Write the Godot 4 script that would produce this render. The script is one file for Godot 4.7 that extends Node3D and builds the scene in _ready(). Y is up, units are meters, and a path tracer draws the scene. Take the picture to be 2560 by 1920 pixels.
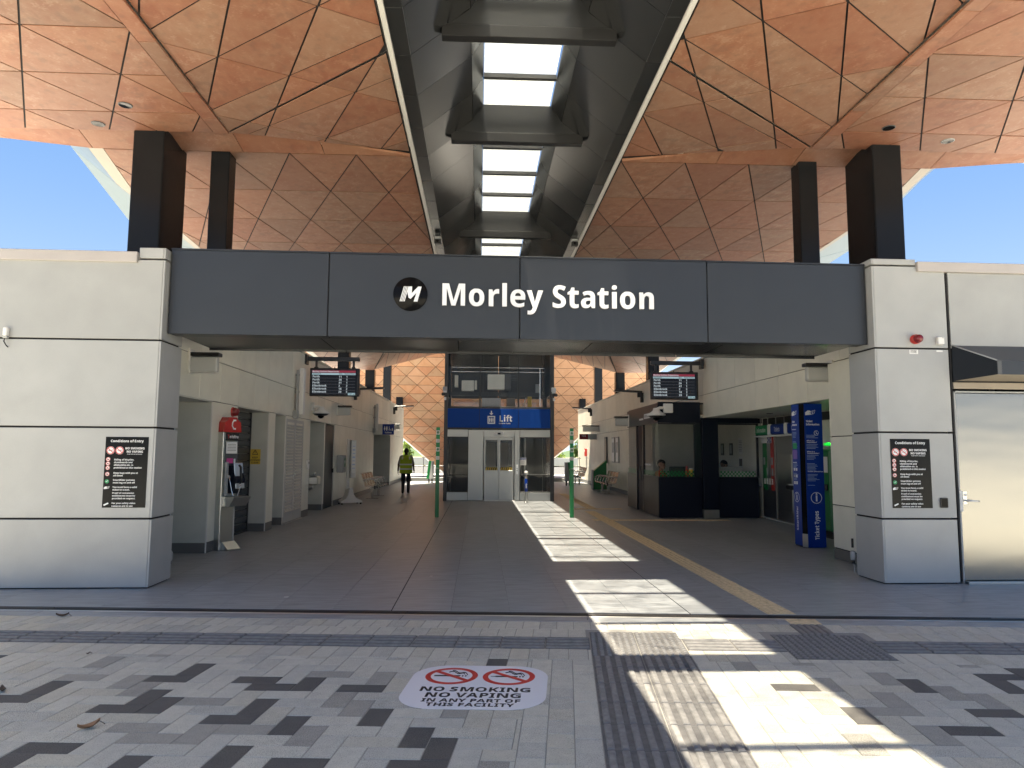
extends Node3D
# A railway station entrance: faceted terracotta canopy with a dark skylight trough, beam with lettering, concourse and lift beyond.
# Metres, y up. W(x, y, d) takes the distance d in front of the origin (into the scene) and gives a point.

var used := {}
var M := {}
var terr := []
var terr_lit := []
var bold: SystemFont
var plain_font: SystemFont
var rng := RandomNumberGenerator.new()

func W(x: float, y: float, d: float) -> Vector3:
	return Vector3(x, y, -d)

# ---------------------------------------------------------------- naming
func numbered(base: String, parent: Node) -> String:
	var key := str(parent.get_instance_id()) + "/" + base
	var n: int = used.get(key, 0)
	used[key] = n + 1
	return base if n == 0 else "%s_%03d" % [base, n]

func thing(base: String, label: String, category: String, at := Vector3.ZERO, turn := 0.0, group := "") -> Node3D:
	var o := Node3D.new()
	o.name = numbered(base, self)
	add_child(o)
	o.position = at
	o.rotation.y = turn
	o.set_meta("label", label)
	o.set_meta("category", category)
	if group != "":
		o.set_meta("group", group)
	return o

func struct(base: String, label := "") -> Node3D:
	var o := Node3D.new()
	o.name = numbered(base, self)
	add_child(o)
	o.set_meta("kind", "structure")
	if label != "":
		o.set_meta("label", label)
	return o

func put(base: String, mesh: Mesh, mat: Material, parent: Node, at := Vector3.ZERO, turn := Vector3.ZERO) -> MeshInstance3D:
	var o := MeshInstance3D.new()
	o.name = numbered(base, parent)
	o.mesh = mesh
	if base.ends_with("_panel") and mat != null and M.has(mat.resource_name + "/0"):
		mat = M[mat.resource_name + "/%d" % rng.randi_range(0, 2)]
	o.material_override = mat
	o.position = at
	o.rotation = turn
	parent.add_child(o, true)
	return o

func dup(src: Node3D, label: String, at: Vector3, turn := 0.0) -> Node3D:
	var c: Node3D = src.duplicate()
	var base := String(src.name)
	c.name = numbered(base, self)
	add_child(c)
	c.position = at
	c.rotation.y = turn
	c.set_meta("label", label)
	return c

# ---------------------------------------------------------------- shapes
func sb(smooth := false) -> SurfaceTool:
	var st := SurfaceTool.new()
	st.begin(Mesh.PRIMITIVE_TRIANGLES)
	st.set_smooth_group(0 if smooth else -1)
	return st

func done(st: SurfaceTool) -> ArrayMesh:
	st.generate_normals()
	return st.commit()

func tri(st: SurfaceTool, a: Vector3, b: Vector3, c: Vector3, out: Vector3) -> void:
	if (c - a).cross(b - a).dot(out) < 0.0:
		var t := b
		b = c
		c = t
	for p: Vector3 in [a, b, c]:
		st.add_vertex(p)

func quad(st: SurfaceTool, a: Vector3, b: Vector3, c: Vector3, d: Vector3, out: Vector3) -> void:
	tri(st, a, b, c, out)
	tri(st, a, c, d, out)

func bx(st: SurfaceTool, c: Vector3, s: Vector3, bev := 0.0, rot := Basis.IDENTITY) -> void:
	var h := s * 0.5
	bev = minf(bev, 0.45 * minf(s.x, minf(s.y, s.z)))
	var ax := [Vector3.RIGHT, Vector3.UP, Vector3.BACK]
	var f := func(k: int, sk: float, si: float, sj: float) -> Vector3:
		var i := (k + 1) % 3
		var j := (k + 2) % 3
		return c + rot * (ax[k] * sk * h[k] + ax[i] * si * (h[i] - bev) + ax[j] * sj * (h[j] - bev))
	for k in 3:
		for sk: float in [-1.0, 1.0]:
			quad(st, f.call(k, sk, -1.0, -1.0), f.call(k, sk, 1.0, -1.0), f.call(k, sk, 1.0, 1.0), f.call(k, sk, -1.0, 1.0), rot * (ax[k] * sk))
	if bev <= 0.0:
		return
	for k in 3:
		var i := (k + 1) % 3
		for sk: float in [-1.0, 1.0]:
			for si: float in [-1.0, 1.0]:
				# edge between face k and face i, along axis j
				quad(st, f.call(k, sk, si, -1.0), f.call(k, sk, si, 1.0), f.call(i, si, 1.0, sk), f.call(i, si, -1.0, sk), rot * (ax[k] * sk + ax[i] * si))
	for sx: float in [-1.0, 1.0]:
		for sy: float in [-1.0, 1.0]:
			for sz: float in [-1.0, 1.0]:
				tri(st, f.call(0, sx, sy, sz), f.call(1, sy, sz, sx), f.call(2, sz, sx, sy), rot * Vector3(sx, sy, sz))

func box(s: Vector3, bev := 0.0, c := Vector3.ZERO, rot := Basis.IDENTITY) -> ArrayMesh:
	var st := sb()
	bx(st, c, s, bev, rot)
	return done(st)

# box between two corners given as (x0,x1,y0,y1,d0,d1)
func cb(x0: float, x1: float, y0: float, y1: float, d0: float, d1: float, bev := 0.0) -> ArrayMesh:
	return box(Vector3(absf(x1 - x0), absf(y1 - y0), absf(d1 - d0)), bev, W((x0 + x1) / 2, (y0 + y1) / 2, (d0 + d1) / 2))

func add_cb(st: SurfaceTool, x0: float, x1: float, y0: float, y1: float, d0: float, d1: float, bev := 0.0) -> void:
	bx(st, W((x0 + x1) / 2, (y0 + y1) / 2, (d0 + d1) / 2), Vector3(absf(x1 - x0), absf(y1 - y0), absf(d1 - d0)), bev)

# outline in the local xy plane of xf, front at local z = 0, body behind it
func prism(st: SurfaceTool, poly: PackedVector2Array, xf: Transform3D, depth: float) -> void:
	if Geometry2D.is_polygon_clockwise(poly):
		poly.reverse()
	var ids := Geometry2D.triangulate_polygon(poly)
	var n := poly.size()
	var zb := xf.basis * Vector3(0, 0, 1)
	for k in range(0, ids.size(), 3):
		var p := poly[ids[k]]
		var q := poly[ids[k + 1]]
		var r := poly[ids[k + 2]]
		tri(st, xf * Vector3(p.x, p.y, 0), xf * Vector3(q.x, q.y, 0), xf * Vector3(r.x, r.y, 0), zb)
		tri(st, xf * Vector3(p.x, p.y, -depth), xf * Vector3(q.x, q.y, -depth), xf * Vector3(r.x, r.y, -depth), -zb)
	for k in n:
		var p := poly[k]
		var q := poly[(k + 1) % n]
		var e := q - p
		quad(st, xf * Vector3(p.x, p.y, 0), xf * Vector3(q.x, q.y, 0), xf * Vector3(q.x, q.y, -depth), xf * Vector3(p.x, p.y, -depth), xf.basis * Vector3(e.y, -e.x, 0))

func ring2(r: float, n := 24, c := Vector2.ZERO) -> PackedVector2Array:
	var a := PackedVector2Array()
	for k in n:
		a.append(c + Vector2(cos(TAU * k / n), sin(TAU * k / n)) * r)
	return a

func annulus(st: SurfaceTool, r0: float, r1: float, xf: Transform3D, depth: float, n := 28) -> void:
	for k in n:
		var a := TAU * k / n
		var b := TAU * (k + 1) / n
		var p := PackedVector2Array([Vector2(cos(a), sin(a)) * r0, Vector2(cos(a), sin(a)) * r1, Vector2(cos(b), sin(b)) * r1, Vector2(cos(b), sin(b)) * r0])
		prism(st, p, xf, depth)

func tube(st: SurfaceTool, pts: PackedVector3Array, r: float, seg := 8) -> void:
	var rings := []
	var side := Vector3.ZERO
	for k in pts.size():
		var t := (pts[mini(k + 1, pts.size() - 1)] - pts[maxi(k - 1, 0)]).normalized()
		if side == Vector3.ZERO:
			side = t.cross(Vector3.UP if absf(t.y) < 0.9 else Vector3.RIGHT).normalized()
		side = (side - t * side.dot(t)).normalized()
		var up := side.cross(t)
		var ring := PackedVector3Array()
		for j in seg:
			ring.append(pts[k] + (side * cos(TAU * j / seg) + up * sin(TAU * j / seg)) * r)
		rings.append(ring)
	for k in pts.size() - 1:
		for j in seg:
			var j2 := (j + 1) % seg
			var mid: Vector3 = (rings[k][j] + rings[k + 1][j2]) / 2
			quad(st, rings[k][j], rings[k][j2], rings[k + 1][j2], rings[k + 1][j], mid - (pts[k] + pts[k + 1]) / 2)
	for e in 2:
		var k := 0 if e == 0 else pts.size() - 1
		var t := (pts[0] - pts[1]) if e == 0 else (pts[k] - pts[k - 1])
		for j in seg:
			tri(st, pts[k], rings[k][j], rings[k][(j + 1) % seg], t)

func lathe(st: SurfaceTool, prof: PackedVector2Array, seg := 24, xf := Transform3D.IDENTITY) -> void:
	for k in prof.size() - 1:
		for j in seg:
			var a := TAU * j / seg
			var b := TAU * (j + 1) / seg
			var p := prof[k]
			var q := prof[k + 1]
			var e := q - p
			var am := (a + b) / 2
			var out := xf.basis * Vector3(cos(am) * e.y, -e.x, sin(am) * e.y)
			quad(st, xf * Vector3(p.x * cos(a), p.y, p.x * sin(a)), xf * Vector3(p.x * cos(b), p.y, p.x * sin(b)), xf * Vector3(q.x * cos(b), q.y, q.x * sin(b)), xf * Vector3(q.x * cos(a), q.y, q.x * sin(a)), out)

func lathed(prof: PackedVector2Array, seg := 24, xf := Transform3D.IDENTITY) -> ArrayMesh:
	var st := sb(true)
	lathe(st, prof, seg, xf)
	return done(st)

func pipe(pts: PackedVector3Array, r: float, seg := 8) -> ArrayMesh:
	var st := sb(true)
	tube(st, pts, r, seg)
	return done(st)

# lettering: returns its width. xf: local x runs along the line, y up, z out of the face. align 0 left, 1 centre
func letter(st: SurfaceTool, s: String, cap: float, xf: Transform3D, align := 0, heavy := true, stretch := 1.0, depth := 0.0015, size := 32) -> void:
	var t := TextMesh.new()
	t.font = bold if heavy else plain_font
	t.text = s
	t.font_size = size
	t.pixel_size = cap / (0.72 * size)
	t.curve_step = 4.0
	t.depth = depth
	t.horizontal_alignment = HORIZONTAL_ALIGNMENT_LEFT if align == 0 else HORIZONTAL_ALIGNMENT_CENTER
	t.vertical_alignment = VERTICAL_ALIGNMENT_CENTER
	st.append_from(t, 0, xf * Transform3D(Basis.from_scale(Vector3(stretch, 1, 1)), Vector3(0, cap * 0.02, depth / 2)))

func at2(x: float, y: float, z := 0.0) -> Transform3D:
	return Transform3D(Basis.IDENTITY, Vector3(x, y, z))

# ---------------------------------------------------------------- materials
func lin(r: float, g: float, b: float) -> Color:
	return Color(r, g, b).linear_to_srgb()

func mat(n: String, r: float, g: float, b: float, rough := 0.6, metal := 0.0) -> StandardMaterial3D:
	var m := StandardMaterial3D.new()
	m.resource_name = n
	m.albedo_color = lin(r, g, b)
	m.roughness = rough
	m.metallic = metal
	M[n] = m
	return m

func tex(size: int, fn: Callable, mips := false) -> ImageTexture:
	var im := Image.create(size, size, false, Image.FORMAT_RGBA8)
	for y in size:
		for x in size:
			im.set_pixel(x, y, fn.call(x, y))
	return ImageTexture.create_from_image(im)

func tri_map(m: StandardMaterial3D, t: Texture2D, per_metre: float, off := Vector3.ZERO) -> void:
	m.albedo_texture = t
	m.albedo_color = Color.WHITE
	m.uv1_triplanar = true
	m.uv1_world_triplanar = true
	m.uv1_scale = Vector3.ONE * per_metre
	m.uv1_offset = off

func noise(seed_: int, freq: float, oct := 4, kind := FastNoiseLite.TYPE_SIMPLEX_SMOOTH) -> FastNoiseLite:
	var n := FastNoiseLite.new()
	n.seed = seed_
	n.frequency = freq
	n.fractal_octaves = oct
	n.noise_type = kind
	return n

# noise that repeats seamlessly over `size` pixels, by wrapping the plane round two circles
func loopn(n: FastNoiseLite, x: float, y: float, size: float, sx := 1.0, sy := 1.0) -> float:
	var fx := x / size
	var fy := y / size
	var a := n.get_noise_2d(x * sx, y * sy)
	var b := n.get_noise_2d((x - size) * sx, y * sy)
	var c := n.get_noise_2d(x * sx, (y - size) * sy)
	var d := n.get_noise_2d((x - size) * sx, (y - size) * sy)
	return lerpf(lerpf(a, b, fx), lerpf(c, d, fx), fy)

func make_materials() -> void:
	var n1 := noise(3, 0.009, 5)
	var n2 := noise(7, 0.035, 4)
	var n3 := noise(11, 0.014, 4)
	var n4 := noise(19, 0.14, 2)
	var tt := tex(512, func(x: int, y: int) -> Color:
		var a := loopn(n1, x, y, 512) * 1.6
		var b := loopn(n2, x, y, 512, 1.0, 0.7)
		var s := loopn(n3, x, y, 512)
		var f := loopn(n4, x, y, 512, 0.6, 1.0)
		var t := clampf(0.5 + a * 0.8 + b * 0.45, 0.0, 1.0)
		var col := Vector3(0.350, 0.158, 0.092).lerp(Vector3(0.415, 0.228, 0.145), t)
		col = col.lerp(Vector3(0.255, 0.145, 0.098), clampf(-s * 1.8 - b * 0.5 - 0.22, 0.0, 0.45))
		col = col.lerp(Vector3(0.55, 0.37, 0.265), clampf((s * 1.0 + b * 0.9 + f * 0.5 - 0.26) * 1.0, 0.0, 0.28))
		col *= 1.0 + f * 0.09
		return lin(col.x, col.y, col.z))
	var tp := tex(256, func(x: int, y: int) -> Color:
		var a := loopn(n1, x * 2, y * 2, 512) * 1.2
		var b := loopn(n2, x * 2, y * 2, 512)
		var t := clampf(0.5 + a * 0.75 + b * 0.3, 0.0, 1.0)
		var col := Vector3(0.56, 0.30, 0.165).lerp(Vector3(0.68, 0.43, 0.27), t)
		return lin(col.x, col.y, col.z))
	var tints := [Color(1, 1, 1), Color(0.93, 0.90, 0.88), Color(1, 0.94, 0.90), Color(0.97, 1.0, 1.0), Color(0.90, 0.92, 0.92), Color(1, 0.97, 0.93), Color(0.95, 0.88, 0.84)]
	for k in 7:
		var m := mat("terracotta_%d" % k, 1, 1, 1, 0.62)
		tri_map(m, tt, 0.42, Vector3(0.13 * k, 0.29 * k, 0.37 * k))
		m.albedo_color = tints[k] * Color(0.88, 0.88, 0.89)
		terr.append(m)
		var mp: StandardMaterial3D = m.duplicate()  # paler copy for the far facet, brighter light put into the colour
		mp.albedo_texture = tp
		mp.resource_name = "lit_terracotta_%d" % k
		terr_lit.append(mp)
	# granite paving: pale with dark and white grains
	var g1 := noise(23, 0.35, 2)
	var g2 := noise(29, 0.16, 2)
	var g3 := noise(31, 0.02, 3)
	var gt := tex(512, func(x: int, y: int) -> Color:
		var v := 0.82 + loopn(g3, x, y, 512) * 0.12
		var p := loopn(g1, x, y, 512)
		var q := loopn(g2, x, y, 512)
		v *= 1.0 - clampf((p - 0.20) * 3.6, 0.0, 0.72)
		v += clampf((-p - 0.30) * 1.2, 0.0, 0.18) + q * 0.16
		return lin(v, v * 0.995, v * 0.975))
	var tones := {"paver_pale": Color(0.62, 0.605, 0.525), "paver_cream": Color(0.585, 0.56, 0.47), "paver_silver": Color(0.555, 0.545, 0.485), "paver_grey": Color(0.39, 0.378, 0.335), "paver_dark": Color(0.125, 0.12, 0.112)}
	var i := 0
	for k: String in tones:
		var m := mat(k, 1, 1, 1, 0.85)
		tri_map(m, gt, 0.95, Vector3(0.31 * i, 0.17 * i, 0.23 * i))
		m.albedo_color = (tones[k] as Color).linear_to_srgb()
		i += 1
	# tactile paving, dark grey concrete
	var ct := tex(256, func(x: int, y: int) -> Color:
		var v := 0.85 + loopn(g3, x, y, 256, 2, 2) * 0.35 + loopn(g1, x, y, 256) * 0.12
		return lin(v, v, v))
	tri_map(mat("tactile", 1, 1, 1, 0.8), ct, 1.3)
	M["tactile"].albedo_color = lin(0.235, 0.23, 0.22)
	tri_map(mat("tactile_groove", 1, 1, 1, 0.9), ct, 1.3)
	M["tactile_groove"].albedo_color = lin(0.145, 0.142, 0.138)  # darker grooves: shading between the ribs put into the colour, with dirt
	tri_map(mat("guide_yellow", 1, 1, 1, 0.7), ct, 1.3)
	M["guide_yellow"].albedo_color = lin(0.74, 0.60, 0.37)
	# concourse floor tiles: dark honed stone with drawn-out clouds
	var f1 := noise(41, 0.02, 4)
	var f2 := noise(43, 0.2, 2)
	var ft := tex(512, func(x: int, y: int) -> Color:
		var v := 0.86 + loopn(f1, x, y, 512, 0.35, 2.2) * 0.42 + loopn(f2, x, y, 512) * 0.10
		return lin(v, v, v * 0.985))
	for k in 4:
		var m := mat("floor_tile_%d" % k, 1, 1, 1, 0.38)
		tri_map(m, ft, 0.55, Vector3(0.27 * k, 0, 0.41 * k))
		var v: float = [0.325, 0.305, 0.335, 0.316][k]
		m.albedo_color = lin(v * 0.97, v * 1.03, v * 1.09)
	# painted metal sheet with faint unevenness
	var pn := noise(53, 0.01, 3)
	var pt := tex(256, func(x: int, y: int) -> Color:
		var v := 0.93 + loopn(pn, x, y, 256) * 0.10 + loopn(f2, x, y, 256) * 0.025
		return lin(v, v, v))
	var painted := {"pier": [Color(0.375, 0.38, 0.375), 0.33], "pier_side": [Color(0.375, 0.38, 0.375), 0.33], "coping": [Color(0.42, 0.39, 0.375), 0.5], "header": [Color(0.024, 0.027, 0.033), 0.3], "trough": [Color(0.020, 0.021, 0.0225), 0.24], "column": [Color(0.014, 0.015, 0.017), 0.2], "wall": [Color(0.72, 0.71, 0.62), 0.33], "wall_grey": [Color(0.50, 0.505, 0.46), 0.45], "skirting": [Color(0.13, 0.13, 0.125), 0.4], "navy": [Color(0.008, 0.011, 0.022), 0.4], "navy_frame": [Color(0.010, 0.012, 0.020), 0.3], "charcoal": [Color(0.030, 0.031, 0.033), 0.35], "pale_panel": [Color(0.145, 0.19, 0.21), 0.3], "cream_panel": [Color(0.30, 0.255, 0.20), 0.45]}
	i = 0
	for k: String in painted:
		var m := mat(k, 1, 1, 1, painted[k][1])
		tri_map(m, pt, 0.7, Vector3(0.3 * i, 0.11 * i, 0.19 * i))
		m.albedo_color = (painted[k][0] as Color).linear_to_srgb()
		if k == "column":
			m.metallic_specular = 0.28
		if k == "navy":
			m.metallic_specular = 0.3
		if k in ["pier", "wall", "header", "trough"]:
			for q in 3:
				var v: StandardMaterial3D = m.duplicate()
				var f: float = [0.955, 1.03, 0.985][q]
				v.resource_name = k + "_tone_%d" % q
				v.albedo_color = ((painted[k][0] as Color) * Color(f, f * 0.998, f * 0.99)).linear_to_srgb()
				v.roughness = m.roughness + [0.05, -0.03, 0.02][q]
				v.uv1_offset += Vector3(0.37, 0.21, 0.53) * (q + 1)
				M[k + "/%d" % q] = v
		i += 1
	# stainless sheet: grain plus slow waviness
	var w1 := noise(61, 0.012, 2)
	var wt := tex(256, func(x: int, y: int) -> Color:
		var v := 0.5 + loopn(w1, x, y, 256, 0.35, 1.6) * 0.5
		return Color(v, v, v))
	var steel := mat("steel", 0.55, 0.55, 0.53, 0.30, 1.0)
	steel.resource_name = "steel"
	var door := mat("steel_door", 0.27, 0.265, 0.25, 0.24, 1.0)
	door.heightmap_enabled = true
	door.heightmap_texture = wt
	door.heightmap_scale = 0.22
	door.uv1_triplanar = true
	door.uv1_world_triplanar = true
	door.uv1_scale = Vector3.ONE * 0.5
	mat("lift_steel", 0.38, 0.38, 0.36, 0.40, 1.0)
	mat("chrome", 0.75, 0.75, 0.74, 0.12, 1.0)
	mat("white_paint", 0.70, 0.70, 0.68, 0.45)
	mat("white_trim", 0.62, 0.61, 0.58, 0.5)
	mat("ink_white", 0.80, 0.80, 0.80, 0.5)
	mat("letter_white", 0.78, 0.79, 0.82, 0.25)
	mat("ink_black", 0.012, 0.012, 0.014, 0.5)
	mat("black", 0.012, 0.012, 0.013, 0.35)
	mat("gloss_black", 0.006, 0.006, 0.007, 0.10)
	M["gloss_black"].metallic_specular = 0.2
	mat("board_black", 0.010, 0.011, 0.012, 0.14)
	M["board_black"].metallic_specular = 0.22
	mat("joint", 0.010, 0.010, 0.011, 0.8)
	mat("grout", 0.27, 0.262, 0.235, 0.9)
	mat("red", 0.42, 0.025, 0.02, 0.3)
	mat("sign_red", 0.55, 0.04, 0.03, 0.5)
	mat("dark_red", 0.16, 0.008, 0.012, 0.25)
	mat("blue", 0.004, 0.034, 0.25, 0.28)
	M["blue"].metallic_specular = 0.4
	mat("lift_blue", 0.002, 0.055, 0.30, 0.5)
	M["lift_blue"].metallic_specular = 0.3
	mat("ink_pale_blue", 0.35, 0.45, 0.65, 0.5)
	mat("green", 0.008, 0.17, 0.045, 0.32)
	mat("sign_green", 0.02, 0.28, 0.10, 0.5)
	mat("purple", 0.22, 0.13, 0.42, 0.5)
	mat("magenta", 0.45, 0.05, 0.22, 0.5)
	mat("yellow", 0.55, 0.38, 0.04, 0.5)
	mat("lime", 0.38, 0.52, 0.02, 0.7)
	mat("silver_tape", 0.65, 0.66, 0.66, 0.4)
	mat("grey_plastic", 0.33, 0.34, 0.34, 0.5)
	mat("dark_grey", 0.07, 0.072, 0.075, 0.45)
	mat("leaf", 0.30, 0.17, 0.09, 0.7)
	mat("insulation", 0.45, 0.50, 0.55, 0.9)
	mat("shutter", 0.035, 0.037, 0.042, 0.35)
	mat("louvre", 0.42, 0.43, 0.42, 0.4)
	mat("orange_cloth", 0.50, 0.07, 0.025, 0.8)
	mat("bench_steel", 0.62, 0.61, 0.58, 0.22, 1.0)
	mat("concrete", 0.42, 0.405, 0.375, 0.85)
	mat("asphalt", 0.07, 0.07, 0.07, 0.9)
	mat("grass", 0.10, 0.10, 0.045, 0.9)
	mat("roof_white", 0.75, 0.74, 0.71, 0.6)
	mat("bark", 0.10, 0.07, 0.05, 0.9)
	mat("foliage", 0.085, 0.12, 0.03, 0.6)
	M["foliage"].backlight_enabled = true
	M["foliage"].backlight = lin(0.25, 0.35, 0.06)
	mat("foliage_dark", 0.045, 0.075, 0.022, 0.6)
	M["foliage_dark"].backlight_enabled = true
	M["foliage_dark"].backlight = lin(0.15, 0.22, 0.04)
	var gl := mat("glass", 0.2, 0.25, 0.24, 0.02)
	gl.albedo_color.a = 0.015
	gl.metallic_specular = 0.19
	gl.transparency = BaseMaterial3D.TRANSPARENCY_ALPHA
	var gd := mat("tinted_glass", 0.015, 0.02, 0.02, 0.02)
	gd.albedo_color.a = 0.35
	gd.transparency = BaseMaterial3D.TRANSPARENCY_ALPHA
	var gs := mat("skylight_glass", 0.85, 0.92, 0.92, 0.02)
	gs.albedo_color.a = 0.06
	gs.transparency = BaseMaterial3D.TRANSPARENCY_ALPHA
	var ac := mat("acrylic", 0.55, 0.57, 0.56, 0.3)
	ac.albedo_color.a = 0.72
	ac.transparency = BaseMaterial3D.TRANSPARENCY_ALPHA
	# printed leaf drawing on the skylight
	var r1 := noise(71, 0.012, 2)
	var r2 := noise(73, 0.035, 2)
	var r3 := noise(79, 0.006, 2)
	var fr := tex(512, func(x: int, y: int) -> Color:
		var wx := x + 60.0 * loopn(r1, x, y, 512)
		var wy := y + 60.0 * loopn(r3, x, y, 512)
		var a := absf(r2.get_noise_2d(wx, wy))
		var l := absf(r1.get_noise_2d(wx * 1.3, wy * 1.3))
		var body := clampf((loopn(r3, x, y, 512) + 0.10) * 6.0, 0.0, 1.0)
		var k := maxf(body * (1.0 - clampf(a * 9.0 - 0.35, 0.0, 1.0) * 0.75), 1.0 - clampf(l * 14.0 - 0.3, 0.0, 1.0))
		return Color(1, 1, 0.97, 0.50 + 0.27 * k))
	var fm := mat("frit", 1, 1, 1, 0.6)
	fm.albedo_texture = fr
	fm.albedo_color = Color.WHITE
	fm.transparency = BaseMaterial3D.TRANSPARENCY_ALPHA
	fm.uv1_triplanar = true
	fm.uv1_world_triplanar = true
	fm.uv1_scale = Vector3.ONE * 0.42
	fm.backlight_enabled = true
	fm.backlight = lin(0.44, 0.44, 0.40)
	var green_led := mat("green_lamp", 0.1, 0.9, 0.2, 0.4)
	green_led.emission_enabled = true
	green_led.emission = Color(0.1, 1.0, 0.25)
	green_led.emission_energy_multiplier = 0.10

func board_ink(n: String, r: float, g: float, b: float, e: float) -> void:
	var m := mat(n, r * 0.2, g * 0.2, b * 0.2, 0.5)
	m.emission_enabled = true
	m.emission = lin(r, g, b)
	m.emission_energy_multiplier = e

# ================================================================ scene
func _ready() -> void:
	var cam := Camera3D.new()
	cam.name = "camera"
	add_child(cam)
	cam.fov = 56.81
	cam.near = 0.05
	cam.far = 900.0
	cam.transform = Transform3D(Basis(Vector3(0.99893, 0.00603, 0.04594), Vector3(-0.01039, 0.99540, 0.09524), Vector3(-0.04515, -0.09561, 0.99439)).orthonormalized(), Vector3(0, 1.6, 0))
	var we := WorldEnvironment.new()
	we.name = "world_environment"
	var env := Environment.new()
	env.background_mode = Environment.BG_SKY
	var sky := Sky.new()
	var sm := ProceduralSkyMaterial.new()
	sm.sky_top_color = lin(0.023, 0.056, 0.122)
	sm.sky_horizon_color = lin(0.140, 0.168, 0.190)
	sm.sky_curve = 0.13
	sm.ground_bottom_color = lin(0.10, 0.095, 0.085)
	sm.ground_horizon_color = lin(0.15, 0.17, 0.19)
	sm.sun_angle_max = 42.0
	sm.sun_curve = 0.30
	sky.sky_material = sm
	env.sky = sky
	env.tonemap_mode = Environment.TONE_MAPPER_LINEAR
	env.tonemap_exposure = 7.5
	env.sdfgi_enabled = true
	env.ssao_enabled = true
	env.ssil_enabled = true
	we.environment = env
	add_child(we)
	var sun := DirectionalLight3D.new()
	sun.name = "sun"
	sun.light_energy = 1.3
	sun.light_color = Color(1.0, 0.95, 0.86)
	sun.light_angular_distance = 0.5
	sun.shadow_enabled = true
	add_child(sun)
	sun.look_at_from_position(Vector3.ZERO, Vector3(0.139, -1.0, -0.10), Vector3.BACK)

	rng.seed = 20241208
	bold = SystemFont.new()
	bold.font_names = PackedStringArray(["Droid Sans"])
	bold.font_weight = 700
	plain_font = SystemFont.new()
	plain_font.font_names = PackedStringArray(["Droid Sans"])
	make_materials()

	build_ground()
	build_paving()
	build_concourse_floor()
	build_canopies()
	build_trough()
	build_columns()
	build_entrance_walls()
	build_header()
	build_left_wall()
	build_right_wall()
	build_kiosk()
	build_lift()
	build_far_end()
	build_entrance_fittings()
	build_ticket_hall()
	build_payphone()
	build_wall_fittings()
	build_benches()
	build_stands_and_posts()
	build_people()
	build_litter()

# ---------------------------------------------------------------- ground and paving
func build_ground() -> void:
	var g := put("ground", cb(-400, 400, -0.5, -0.06, -400, 500), M["concrete"], self)
	g.set_meta("kind", "structure")
	g.set_meta("label", "wide pale ground around the station")
	# forecourt paving beyond the pieces built one by one
	var f := put("forecourt", cb(-40, 40, -0.055, -0.010, -45, 7.0), M["paver_silver"], self)
	f.set_meta("kind", "structure")
	f.set_meta("label", "grey granite forecourt in front of the station")
	var t := thing("boundary_wall", "long pale boundary wall on the far side of the forecourt", "wall")
	for k in 16:
		put("panel", box(Vector3(4.9, 2.6, 0.15), 0.01), M["concrete"], t, Vector3(-37.5 + k * 5.0, 1.3, 46.0))

# paving grid: u runs along the threshold, v towards the camera
const UA := 4.0
const VA := 7.0
func pav(u: float, v: float, y := 0.0) -> Vector3:
	var a := deg_to_rad(UA)
	var b := deg_to_rad(VA)
	return Vector3(1.0 + u * cos(a) - v * sin(b), y, -6.5 + u * sin(a) + v * cos(b))

func slab_uv(st: SurfaceTool, u0: float, u1: float, v0: float, v1: float, top: float, thick: float, gap := 0.0025, ch := 0.003) -> void:
	u0 += gap
	u1 -= gap
	v0 += gap
	v1 -= gap
	var t := [pav(u0 + ch, v0 + ch, top), pav(u1 - ch, v0 + ch, top), pav(u1 - ch, v1 - ch, top), pav(u0 + ch, v1 - ch, top)]
	var m := [pav(u0, v0, top - ch), pav(u1, v0, top - ch), pav(u1, v1, top - ch), pav(u0, v1, top - ch)]
	quad(st, t[0], t[1], t[2], t[3], Vector3.UP)
	for k in 4:
		var j := (k + 1) % 4
		var out: Vector3 = (m[k] + m[j]) / 2 - pav((u0 + u1) / 2, (v0 + v1) / 2, top - ch)
		quad(st, t[k], t[j], m[j], m[k], out + Vector3.UP * out.length())
		quad(st, m[k], m[j], m[j] - Vector3(0, thick, 0), m[k] - Vector3(0, thick, 0), out)

func in_view(p: Vector3) -> bool:
	return -p.z > 3.2 and absf(p.x - 0.046 * -p.z) < 0.76 * -p.z + 0.4

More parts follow.
